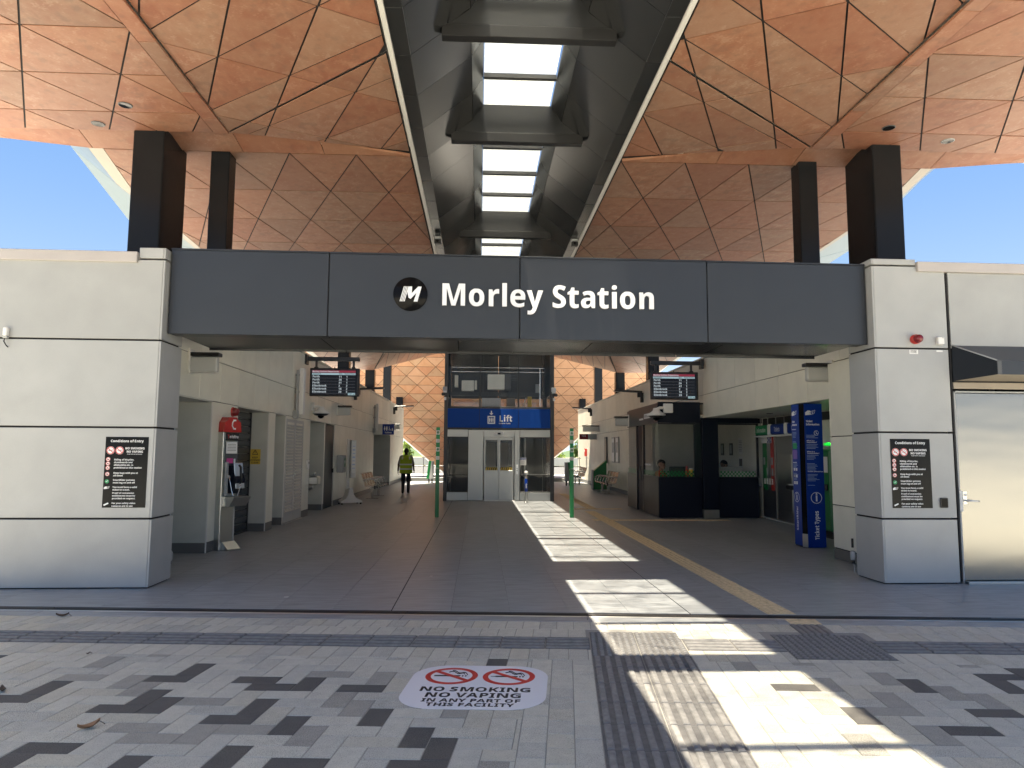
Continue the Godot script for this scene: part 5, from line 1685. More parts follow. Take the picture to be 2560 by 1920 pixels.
	quad(st, q[1], r[1], r[2], q[2], Vector3.UP)
	put("top_sheet", done(st), M["header"], c)
	st = sb()
	quad(st, q[2], r[2], r[3], q[3], Vector3.BACK)
	put("front_sheet", done(st), M["header"], c)
	put("corner_strip", box(Vector3(0.055, 0.172, 0.006), 0.002, Vector3(xa + 0.30, 2.67, 0.421)), M["dark_grey"], c)
	st = sb()
	quad(st, q[0], r[0], r[3], q[3], Vector3.DOWN)
	put("under_sheet", done(st), M["cream_panel"], c)
	put("back_frame", box(Vector3(3.0, 0.02, 0.03), 0.0, Vector3(6.96, 2.535, 0.005)), M["joint"], c)
	put("edge_bead", pipe(PackedVector3Array([q[1] + Vector3(0, 0.006, 0), q[2] + Vector3(0, 0.006, 0)]), 0.008), M["grey_plastic"], c)
	# grey hose taps at the foot of the openings
	for k in 2:
		var tp := thing("hose_tap", "small grey locking fixture with drooping lead at the foot of the %s wall's inner edge" % ["left", "right"][k], "fixture", W([-3.93, 4.99][k], 0, 9.42), 0.0, "fixtures at the foot of the opening")
		put("plate", box(Vector3(0.03, 0.12, 0.015), 0.003, Vector3(0, 0.42, 0.0)), M["black"], tp)
		put("body", lathed(PackedVector2Array([Vector2(0.001, 0.20), Vector2(0.028, 0.20), Vector2(0.034, 0.24), Vector2(0.034, 0.30), Vector2(0.02, 0.32), Vector2(0.001, 0.32)]), 14), M["grey_plastic"], tp)
		put("clamp", lathed(PackedVector2Array([Vector2(0.001, 0.155), Vector2(0.022, 0.155), Vector2(0.022, 0.19), Vector2(0.001, 0.19)]), 12), M["black"], tp)
		put("lead", pipe(PackedVector3Array([Vector3(0, 0.16, 0), Vector3(0.012, 0.10, 0.01), Vector3(0.0, 0.05, 0.02), Vector3(0.03, 0.012, 0.04), Vector3(0.08, 0.008, 0.05)]), 0.006), M["grey_plastic"], tp)

# ---------------------------------------------------------------- ticket hall
func build_ticket_hall() -> void:
	# information column: three blue faces with black chamfers between
	var t := thing("information_column", "tall blue ticket information column with black edges", "information column", W(5.63, 0, 12.3), 0.0)
	# outline seen from above, in local x and z
	var o := [Vector2(-0.065, -0.134), Vector2(-0.055, 0.13), Vector2(0.0, 0.215), Vector2(0.315, 0.215), Vector2(0.36, 0.12), Vector2(0.20, -0.18)]
	var hh := 2.47
	var face := func(a: Vector2, b: Vector2, y0: float, y1: float, out_by: float, m: String, nm: String) -> Node3D:
		var e := b - a
		var st := sb()
		var n := Vector3(-e.y, 0, e.x).normalized()
		var A := Vector3(a.x, y0, a.y) + n * out_by
		var B := Vector3(b.x, y0, b.y) + n * out_by
		quad(st, A, B, B + Vector3.UP * (y1 - y0), A + Vector3.UP * (y1 - y0), n)
		quad(st, A - n * 0.012, B - n * 0.012, B - n * 0.012 + Vector3.UP * (y1 - y0), A - n * 0.012 + Vector3.UP * (y1 - y0), -n)
		for w: Array in [[A, -e.normalized()], [B, e.normalized()]]:
			quad(st, w[0], w[0] - n * 0.012, w[0] - n * 0.012 + Vector3.UP * (y1 - y0), w[0] + Vector3.UP * (y1 - y0), Vector3(w[1].x, 0, w[1].y))
		return put(nm, done(st), M[m], t)
	var core := sb()
	var pl := PackedVector2Array()
	for v: Vector2 in o:
		pl.append(Vector2(v.x, -v.y) * 0.93)
	prism(core, pl, Transform3D(Basis(Vector3.RIGHT, Vector3.FORWARD, Vector3.UP), Vector3(0, 2.46, 0)), 2.455)
	put("black_core", done(core), M["black"], t)
	# text frame on a face: origin top-left of the face, x along, y up
	var left := face.call(o[0], o[1], 0.03, hh, 0.004, "blue", "face_panel")
	var right := face.call(o[2], o[3], 0.012, hh, 0.004, "blue", "face_panel")
	face.call(o[1], o[2], 0.24, hh, 0.0, "gloss_black", "chamfer")
	face.call(o[1], o[2], 0.012, 0.235, 0.002, "steel", "chamfer_foot")
	face.call(o[3], o[4], 0.012, hh, 0.0, "gloss_black", "chamfer")
	face.call(o[4], o[5], 0.012, hh, 0.0, "blue", "face_panel")
	for fi in 2:
		var a: Vector2 = o[0] if fi == 0 else o[2]
		var b: Vector2 = o[1] if fi == 0 else o[3]
		var node: Node3D = left if fi == 0 else right
		var e := (b - a).normalized()
		var n := Vector3(-e.y, 0, e.x)
		var F := func(x: float, y: float) -> Transform3D:
			return Transform3D(Basis(Vector3(e.x, 0, e.y), Vector3.UP, n), Vector3(a.x, y, a.y) + Vector3(e.x, 0, e.y) * x + n * 0.0052)
		var st := sb()
		var ic := sb()
		hand_icon(ic, F.call(0.115, 2.31), 0.095)
		letter(st, "Ticket", 0.034, F.call(0.025, 2.165), 0, true, 0.85 if fi == 1 else 0.7)
		letter(st, "Information", 0.034, F.call(0.025, 2.11), 0, true, 0.85 if fi == 1 else 0.62)
		if fi == 1:
			letter(st, "What is a", 0.022, F.call(0.03, 1.83), 0)
			letter(st, "SmartRider?", 0.022, F.call(0.03, 1.80), 0)
			letter(st, "What is a", 0.022, F.call(0.03, 1.64), 0)
			letter(st, "TransferRider?", 0.022, F.call(0.03, 1.61), 0)
			letter(st, "Further Information", 0.020, F.call(0.03, 1.30), 0)
			annulus(ic, 0.036, 0.041, F.call(0.205, 1.965), 0.001)
			prism(ic, ring2(0.007, 10, Vector2(-0.004, 0.02)), F.call(0.205, 1.965), 0.001)
			prism(ic, PackedVector2Array([Vector2(-0.008, 0.01), Vector2(0.0, 0.01), Vector2(0.002, -0.004), Vector2(0.016, -0.006), Vector2(0.020, -0.022), Vector2(0.012, -0.022), Vector2(0.010, -0.012), Vector2(-0.006, -0.012)]), F.call(0.205, 1.965), 0.001)
			letter(st, "Ticket Types", 0.072, F.call(0.165, 0.14) * Transform3D(Basis(Vector3.BACK, PI / 2), Vector3.ZERO), 0, true, 0.82)
			annulus(ic, 0.088, 0.097, F.call(0.168, 0.85), 0.001, 30)
			letter(st, "i", 0.13, F.call(0.168, 0.85), 1)
		else:
			letter(st, "How do I get a", 0.018, F.call(0.02, 2.03), 0, true, 0.8)
			letter(st, "SmartRider", 0.055, F.call(0.12, 0.28) * Transform3D(Basis(Vector3.BACK, PI / 2), Vector3.ZERO), 0)
			annulus(ic, 0.080, 0.088, F.call(0.115, 0.85), 0.001, 30)
			letter(st, "i", 0.12, F.call(0.115, 0.85), 1)
			letter(st, "Need help?", 0.018, F.call(0.02, 1.45), 0)
		put("lettering", st.commit(), M["ink_white"], node)
		put("symbol", done(ic), M["ink_white"], node)
		# small print
		var fine := sb()
		var y := 2.0 if fi == 0 else 1.99
		for k in 34:
			y -= 0.022 if k % 6 != 5 else 0.075
			if y < 1.06:
				break
			var wl := (0.17 if fi == 0 else 0.21) * rng.randf_range(0.55, 1.0)
			if fi == 1 and (absf(y - 1.81) < 0.035 or absf(y - 1.62) < 0.035 or absf(y - 1.30) < 0.02 or y > 1.93):
				continue
			var f: Transform3D = F.call(0.025 + wl / 2, y)
			bx(fine, f.origin, Vector3(wl, 0.007, 0.001), 0.0, f.basis)
		put("fine_print", done(fine), M["ink_pale_blue"], node)
		if fi == 0:
			for k: Array in [[0.10, 1.74, 0.15, 0.10, "sign_green"], [0.10, 1.59, 0.15, 0.16, "purple"]]:
				var f: Transform3D = F.call(k[0], k[1])
				put("poster_patch", box(Vector3(k[2], k[3], 0.002), 0.0, f.origin, f.basis), M[k[4]], node)
			for k in 6:
				var f: Transform3D = F.call(0.06 + (k % 2) * 0.075, 1.33 - (k / 2) * 0.115)
				put("picture_patch", box(Vector3(0.05, 0.05, 0.002), 0.0, f.origin, f.basis), M["grey_plastic" if k == 2 else "white_paint"], node)
	# ticket machine wall: stainless front with coloured bands, on the hall's back wall
	var m := thing("ticket_machine", "stainless ticket machine with green and red bands set in the ticket hall wall", "ticket machine")
	put("front_panel", cb(7.06, 7.12, 0.06, 2.06, 16.72, 17.52, 0.005), M["steel"], m)
	put("green_band", cb(7.050, 7.058, 0.72, 2.02, 17.22, 17.45, 0.002), M["green"], m)
	put("red_band", cb(7.050, 7.058, 0.72, 2.02, 16.80, 16.98, 0.002), M["red"], m)
	var sg := put("checked_sign", cb(7.042, 7.049, 1.86, 2.05, 16.9, 17.5, 0.002), M["white_paint"], m)
	var ck := sb()
	for i in 5:
		for r in 4:
			if (i + r) % 2 == 0:
				add_cb(ck, 7.038, 7.0405, 1.865 + r * 0.045, 1.865 + (r + 1) * 0.045, 16.9 + i * 0.045, 16.9 + (i + 1) * 0.045)
	put("blue_checks", done(ck), M["blue"], sg)
	for k: Array in [[1.42, 17.36], [1.42, 16.89], [1.16, 17.16], [1.16, 16.88]]:
		put("slot_plate", cb(7.040, 7.0485, k[0] - 0.09, k[0] + 0.09, k[1] - 0.05, k[1] + 0.05, 0.003), M["grey_plastic"], m)
	for k in 4:
		put("card_slot", cb(7.020, 7.049, 0.86, 1.0, 16.86 + k * 0.15, 16.89 + k * 0.15, 0.004), M["white_paint"], m)
	var pm := thing("service_panel", "tall stainless wall panel with an inset access door beside the ticket machine", "wall panel")
	put("panel", cb(7.07, 7.12, 0.04, 2.06, 14.6, 16.66, 0.004), M["steel"], pm)
	put("access_door", cb(7.055, 7.068, 0.28, 1.58, 15.85, 16.55, 0.004), M["steel"], pm)
	put("upper_panel", cb(7.09, 7.12, 2.30, 2.47, 11.0, 17.5, 0.004), M["charcoal"], pm)
	# hanging signs above the machines
	for k in 3:
		var s := thing("hanging_sign", ["green information sign box above the ticket machine", "blue tickets sign box between two white end caps", "blue tickets sign box half hidden by the blue column"][k], "sign", W(6.93, 2.17, 17.05 - k * 0.92), -PI / 2, "sign boxes over the ticket machines")
		put("case", box(Vector3(0.78, 0.24, 0.14), 0.03), M["sign_green" if k == 0 else "blue"], s)
		put("end_cap", box(Vector3(0.09, 0.27, 0.17), 0.03, Vector3(0.42, -0.005, 0)), M["white_paint"], s)
		put("ledge", box(Vector3(0.86, 0.03, 0.2), 0.004, Vector3(0.02, -0.15, 0)), M["white_paint"], s)
		var st := sb()
		letter(st, "Information" if k == 0 else "Tickets", 0.10, at2(0.0, -0.01, 0.0715), 1, false, 0.72)
		put("lettering", st.commit(), M["ink_white"], s)
		put("hanger", box(Vector3(0.012, 0.22, 0.012), 0.0, Vector3(-0.2, 0.21, 0)), M["grey_plastic"], s)
		put("hanger", box(Vector3(0.012, 0.22, 0.012), 0.0, Vector3(0.25, 0.21, 0)), M["grey_plastic"], s)
	# sloping touch terminal
	var tm := thing("touch_terminal", "black sloping touch terminal on a steel post behind the blue column", "terminal", W(6.66, 0, 14.6), 0.0)
	put("post", box(Vector3(0.22, 0.8, 0.22), 0.01, Vector3(0.05, 0.41, 0)), M["steel"], tm)
	put("head", box(Vector3(0.38, 0.10, 0.5), 0.02, Vector3(0, 0.90, 0)), M["black"], tm)
	put("screen", box(Vector3(0.05, 0.46, 0.46), 0.01, Vector3(0.10, 1.14, 0), Basis(Vector3.BACK, -0.42)), M["gloss_black"], tm)
	put("keyboard", box(Vector3(0.12, 0.015, 0.3), 0.004, Vector3(-0.12, 0.958, 0)), M["white_paint"], tm)
	# green validator machine against the near wall with two lit lamps
	var g := thing("add_value_machine", "tall green machine with glowing green lamps behind the blue column", "ticket machine", W(6.70, 0, 13.6), 0.0)
	put("body", box(Vector3(0.40, 1.55, 0.75), 0.03, Vector3(0.12, 0.92, 0)), M["green"], g)
	put("plinth", box(Vector3(0.36, 0.13, 0.7), 0.01, Vector3(0.14, 0.068, 0)), M["black"], g)
	put("cap", box(Vector3(0.34, 0.06, 0.55), 0.012, Vector3(0.14, 1.735, 0)), M["grey_plastic"], g)
	for k in 2:
		put("lamp", box(Vector3(0.10, 0.05, 0.12), 0.012, Vector3(-0.02 + k * 0.16, 1.79, 0.2)), M["green_lamp"], g)
		var li := OmniLight3D.new()
		li.name = "lamp_light"
		li.light_color = Color(0.2, 1.0, 0.35)
		li.light_energy = 0.0015
		li.light_size = 0.03
		li.omni_range = 6.0
		li.omni_attenuation = 2.0
		li.shadow_enabled = true
		li.position = Vector3(-0.02 + k * 0.16, 1.84, 0.27)
		g.add_child(li, true)
	put("label", box(Vector3(0.004, 0.3, 0.22), 0.0, Vector3(-0.083, 1.4, 0.2)), M["white_paint"], g)
	put("front_label", box(Vector3(0.12, 0.26, 0.004), 0.0, Vector3(0.02, 1.4, 0.377)), M["white_paint"], g)
	put("reader", box(Vector3(0.05, 0.12, 0.1), 0.01, Vector3(-0.10, 0.97, 0.25)), M["black"], g)

# ---------------------------------------------------------------- pay phone
func build_payphone() -> void:
	var t := thing("pay_phone", "stainless public pay phone with red hood and hanging handset", "telephone", W(-4.10, 0, 11.95), deg_to_rad(62))
	put("back_column", box(Vector3(0.34, 1.9, 0.10), 0.006, Vector3(0, 0.95, -0.06)), M["steel"], t)
	put("side_return", box(Vector3(0.05, 1.9, 0.14), 0.006, Vector3(-0.17, 0.95, -0.02)), M["steel"], t)
	var hood := sb()
	prism(hood, PackedVector2Array([Vector2(-0.20, 1.90), Vector2(0.17, 1.90), Vector2(0.15, 2.06), Vector2(0.09, 2.10), Vector2(0.06, 2.145), Vector2(-0.08, 2.145), Vector2(-0.12, 2.10), Vector2(-0.18, 2.06)]), at2(0, 0, 0.06), 0.20)
	put("red_hood", done(hood), M["red"], t)
	var ic := sb()
	tube(ic, PackedVector3Array([Vector3(0.0, 2.095, 0.062), Vector3(-0.03, 2.06, 0.062), Vector3(-0.035, 2.0, 0.062), Vector3(-0.005, 1.955, 0.062)]), 0.012, 6)
	bx(ic, Vector3(0.012, 2.095, 0.064), Vector3(0.06, 0.028, 0.006))
	bx(ic, Vector3(0.015, 1.955, 0.064), Vector3(0.05, 0.026, 0.006))
	put("hood_symbol", done(ic), M["ink_white"], t)
	put("name_panel", box(Vector3(0.27, 0.125, 0.02), 0.003, Vector3(0.02, 1.825, 0.012)), M["black"], t)
	var tx := sb()
	letter(tx, "elstra", 0.050, at2(-0.045, 1.825, 0.0225), 0, true)
	put("lettering", tx.commit(), M["ink_white"], t)
	var tr := sb()
	letter(tr, "T", 0.060, at2(-0.085, 1.825, 0.0225), 0, true)
	put("red_letter", tr.commit(), M["red"], t)
	put("facia", box(Vector3(0.27, 0.82, 0.02), 0.004, Vector3(0.02, 1.33, 0.0)), M["dark_grey"], t)
	put("instruction_card", box(Vector3(0.23, 0.19, 0.004), 0.0, Vector3(0.02, 1.645, 0.013)), M["white_paint"], t)
	var pr := sb()
	for k in 5:
		bx(pr, Vector3(0.02, 1.70 - k * 0.025, 0.0157), Vector3(0.18, 0.006, 0.001))
	put("card_print", done(pr), M["dark_grey"], t)
	put("sticker", box(Vector3(0.13, 0.085, 0.004), 0.0, Vector3(-0.01, 1.43, 0.013)), M["magenta"], t)
	put("sticker", box(Vector3(0.035, 0.07, 0.004), 0.0, Vector3(0.09, 1.43, 0.013)), M["white_paint"], t)
	put("side_rail", box(Vector3(0.07, 0.55, 0.04), 0.01, Vector3(-0.08, 1.14, 0.02)), M["grey_plastic"], t)
	# phone body leaning forward
	var lean := Basis(Vector3.RIGHT, -0.16)
	var bd := sb()
	prism(bd, PackedVector2Array([Vector2(0.0, 0.90), Vector2(0.10, 0.90), Vector2(0.20, 1.10), Vector2(0.10, 1.35), Vector2(0.0, 1.36)]), Transform3D(Basis(Vector3.BACK, Vector3.UP, Vector3.LEFT), Vector3(-0.03, 0, 0)), 0.19)
	put("phone_body", done(bd), M["navy"], t)
	put("phone_face", box(Vector3(0.185, 0.42, 0.02), 0.006, Vector3(0.065, 1.19, 0.155), Basis(Vector3.RIGHT, 0.0) * lean), M["steel"], t)
	put("keypad", box(Vector3(0.07, 0.16, 0.012), 0.003, Vector3(0.11, 1.15, 0.175), lean), M["gloss_black"], t)
	var hs := sb(true)
	tube(hs, PackedVector3Array([Vector3(0.02, 1.36, 0.20), Vector3(0.02, 1.33, 0.235), Vector3(0.02, 1.22, 0.245), Vector3(0.02, 1.10, 0.255), Vector3(0.02, 1.07, 0.225)]), 0.020, 10)
	put("handset", done(hs), M["black"], t)
	put("cord_socket", lathed(PackedVector2Array([Vector2(0.03, 0), Vector2(0.028, 0.02), Vector2(0.001, 0.022)]), 14, Transform3D(Basis(Vector3.RIGHT, PI / 2), Vector3(-0.055, 1.17, 0.045))), M["grey_plastic"], t)
	var cord := PackedVector3Array()
	for k in 15:
		var f := k / 14.0
		cord.append(Vector3(-0.055 + 0.09 * f, 1.16 - 0.30 * sin(PI * f * 0.94) - 0.06 * f, 0.07 + 0.16 * f))
	put("cord", pipe(cord, 0.008, 8), M["chrome"], t)
	# shelf and foot
	var sh := sb()
	prism(sh, PackedVector2Array([Vector2(0.0, 0.70), Vector2(0.20, 0.70), Vector2(0.30, 0.845), Vector2(0.30, 0.855), Vector2(0.0, 0.855)]), Transform3D(Basis(Vector3.BACK, Vector3.UP, Vector3.LEFT), Vector3(-0.15, 0, -0.01)), 0.36)
	put("shelf", done(sh), M["steel"], t)
	put("lower_column", box(Vector3(0.24, 0.66, 0.06), 0.006, Vector3(-0.03, 0.37, 0.01)), M["steel"], t)
	put("lower_side", box(Vector3(0.012, 0.55, 0.10), 0.002, Vector3(0.115, 0.40, -0.02)), M["white_trim"], t)
	var ft := sb()
	prism(ft, PackedVector2Array([Vector2(0.0, 0.004), Vector2(0.16, 0.004), Vector2(0.16, 0.02), Vector2(0.03, 0.13), Vector2(0.0, 0.13)]), Transform3D(Basis(Vector3.BACK, Vector3.UP, Vector3.LEFT), Vector3(-0.14, 0, 0.03)), 0.26)
	put("foot", done(ft), M["steel"], t)
	var nt := thing("notice", "white printed sheet on the wall behind the pay phone", "notice", W(XL + 0.004, 1.62, 12.45), PI / 2)
	put("sheet", box(Vector3(0.24, 0.5, 0.003)), M["white_paint"], nt)
	var ls := sb()
	for k in 9:
		bx(ls, Vector3(0, 0.19 - k * 0.045, 0.002), Vector3(0.17, 0.008, 0.001))
	put("print", done(ls), M["grey_plastic"], nt)

# ---------------------------------------------------------------- things on the concourse walls
func blade_light(label: String, at: Vector3, dir: float, lw := 0.42) -> void:
	var t := thing("wall_light", label, "light", at, 0.0, "translucent wall lights with black caps")
	put("cap", box(Vector3(lw + 0.03, 0.055, 0.16), 0.008, Vector3(dir * lw / 2, 0.0, 0)), M["black"], t)
	put("diffuser", box(Vector3(lw - 0.02, 0.22, 0.11), 0.012, Vector3(dir * (lw / 2 - 0.01), -0.145, 0)), M["acrylic"], t)
	put("lower_lip", box(Vector3(lw - 0.03, 0.012, 0.12), 0.003, Vector3(dir * (lw / 2 - 0.01), -0.262, 0)), M["white_trim"], t)
	put("wall_plate", box(Vector3(0.03, 0.36, 0.18), 0.006, Vector3(dir * 0.012, -0.10, 0)), M["white_trim"], t)

func dome_camera(label: String, at: Vector3, dir: float, s := 1.0) -> void:
	var t := thing("dome_camera", label, "camera", at, 0.0, "white dome cameras")
	put("bracket", box(Vector3(0.22, 0.22, 0.08) * s, 0.012, Vector3(dir * -0.10 * s, 0.12 * s, 0)), M["white_paint"], t)
	put("arm", pipe(PackedVector3Array([Vector3(-dir * 0.14, 0.12, 0) * s, Vector3(dir * 0.10, 0.13, 0) * s, Vector3(dir * 0.17, 0.09, 0) * s]), 0.035 * s, 10), M["white_paint"], t)
	var o := Transform3D(Basis.from_scale(Vector3.ONE * s), Vector3(dir * 0.18 * s, 0, 0))
	put("housing", lathed(PackedVector2Array([Vector2(0.07, 0.12), Vector2(0.085, 0.06), Vector2(0.12, 0.03), Vector2(0.21, -0.02), Vector2(0.215, -0.05), Vector2(0.18, -0.065)]), 24, o), M["white_paint"], t)
	put("skirt", lathed(PackedVector2Array([Vector2(0.19, -0.06), Vector2(0.15, -0.10), Vector2(0.10, -0.11)]), 24, o), M["black"], t)
	put("dome", lathed(PackedVector2Array([Vector2(0.085, -0.105), Vector2(0.07, -0.15), Vector2(0.035, -0.175), Vector2(0.001, -0.18)]), 20, o), M["gloss_black"], t)

func departure_screen(label: String, right: bool) -> void:
	var d := 17.4
	var cx := -3.53 if not right else 4.83
	var t := thing("departure_screen", label, "screen", W(cx, 0, d), 0.0, "train departure screens on wall brackets")
	var w := 1.19
	var yt := 3.61
	var yb := 2.925
	put("case", box(Vector3(w, yt - yb, 0.12), 0.012, Vector3(0, (yt + yb) / 2, 0)), M["black"], t)
	var s := -1.0 if not right else 1.0
	put("beam", box(Vector3(1.28, 0.095, 0.11), 0.008, Vector3(s * 0.06, 3.84, -0.02)), M["charcoal"], t)
	put("wall_plate", box(Vector3(0.07, 0.24, 0.22), 0.006, Vector3(s * 0.735 - s * 0.03, 3.82, -0.02)), M["charcoal"], t)
	for k: float in [-0.46, 0.44]:
		put("drop_post", box(Vector3(0.05, 0.19, 0.05), 0.005, Vector3(k, 3.70, -0.02)), M["charcoal"], t)
		put("foot_plate", box(Vector3(0.09, 0.035, 0.09), 0.005, Vector3(k, 3.625, -0.02)), M["black"], t)
	put("sensor", box(Vector3(0.02, 0.03, 0.02), 0.003, Vector3(-0.01, 3.628, 0.02)), M["black"], t)
	# picture on the screen
	var z := 0.0605
	var X := func(f: float) -> float: return -w / 2 + w * f
	var Y := func(f: float) -> float: return yt - (yt - yb) * f
	var screen := put("screen", box(Vector3(w - 0.09, yt - yb - 0.08, 0.002), 0.0, Vector3(-0.005, (yt + yb) / 2, z)), M["screen_black"], t)
	put("red_bar", box(Vector3(0.88 * w, 0.055, 0.002), 0.0, Vector3(X.call(0.485), Y.call(0.122), z + 0.002)), M["screen_red"], screen)
	put("pale_bar", box(Vector3(0.88 * w, 0.045, 0.002), 0.0, Vector3(X.call(0.485), Y.call(0.208), z + 0.002)), M["screen_pale"], screen)
	put("clock_patch", box(Vector3(0.15 * w, 0.055, 0.002), 0.0, Vector3(X.call(0.85), Y.call(0.918), z + 0.002)), M["screen_pale"], screen)
	var st := sb()
	letter(st, "Morley Station Departures", 0.036, at2(X.call(0.05), Y.call(0.122), z + 0.0032), 0)
	var rows := [["Perth", "11", "1"], ["Perth", "26", "1"], ["Perth", "41", "1"], ["Ellenbrook", "2", "2"], ["Ellenbrook", "18", "2"], ["Ellenbrook", "29", "2"]]
	var ln := sb()
	for k in 6:
		var y: float = Y.call(0.305 + k * 0.108)
		letter(st, rows[k][0], 0.046, at2(X.call(0.055), y, z + 0.0012), 0, true, 1.02)
		letter(st, rows[k][1], 0.046, at2(X.call(0.585), y, z + 0.0012), 0, true, 1.05)
		letter(st, rows[k][2], 0.046, at2(X.call(0.735), y, z + 0.0012), 0, true, 1.05)
		bx(ln, Vector3(X.call(0.485), Y.call(0.305 + k * 0.108 + 0.054), z + 0.0015), Vector3(0.87 * w, 0.004, 0.001))
	put("lettering", st.commit(), M["screen_white"], screen)
	put("rule_lines", done(ln), M["screen_grey"], screen)
	var dk := sb()
	letter(dk, "Destination", 0.026, at2(X.call(0.055), Y.call(0.208), z + 0.0032), 0)
	letter(dk, "Mins", 0.026, at2(X.call(0.585), Y.call(0.208), z + 0.0032), 0)
	letter(dk, "Platform", 0.026, at2(X.call(0.70), Y.call(0.208), z + 0.0032), 0)
	letter(dk, "Pattern", 0.026, at2(X.call(0.83), Y.call(0.208), z + 0.0032), 0)
	letter(dk, "11:52 am", 0.034, at2(X.call(0.85), Y.call(0.918), z + 0.0032), 1)
	put("dark_lettering", dk.commit(), M["ink_black"], screen)
	var li := AreaLight3D.new()
	li.name = "screen_light"
	li.area_size = Vector2(1.0, 0.5)
	li.light_energy = 0.002
	li.light_color = Color(0.8, 0.9, 1.0)
	li.area_range = 12.0
	li.area_attenuation = 2.0
	li.shadow_enabled = true
	li.position = Vector3(0, (yt + yb) / 2, z + 0.03)
	li.rotation.y = PI
	t.add_child(li, true)

func bracket_light(label: String, at: Vector3, dir: float) -> void:
	var t := thing("bracket_light", label, "light", at, 0.0, "black bracket lights near the top of the walls")
	put("mount", box(Vector3(0.10, 0.34, 0.14), 0.01, Vector3(dir * 0.05, -0.12, 0)), M["black"], t)
	put("neck", box(Vector3(0.12, 0.22, 0.10), 0.01, Vector3(dir * 0.14, 0.0, 0)), M["black"], t)
	put("blade", box(Vector3(0.95, 0.06, 0.22), 0.012, Vector3(dir * 0.52, 0.10, 0), Basis(Vector3.BACK, dir * 0.05)), M["black"], t)

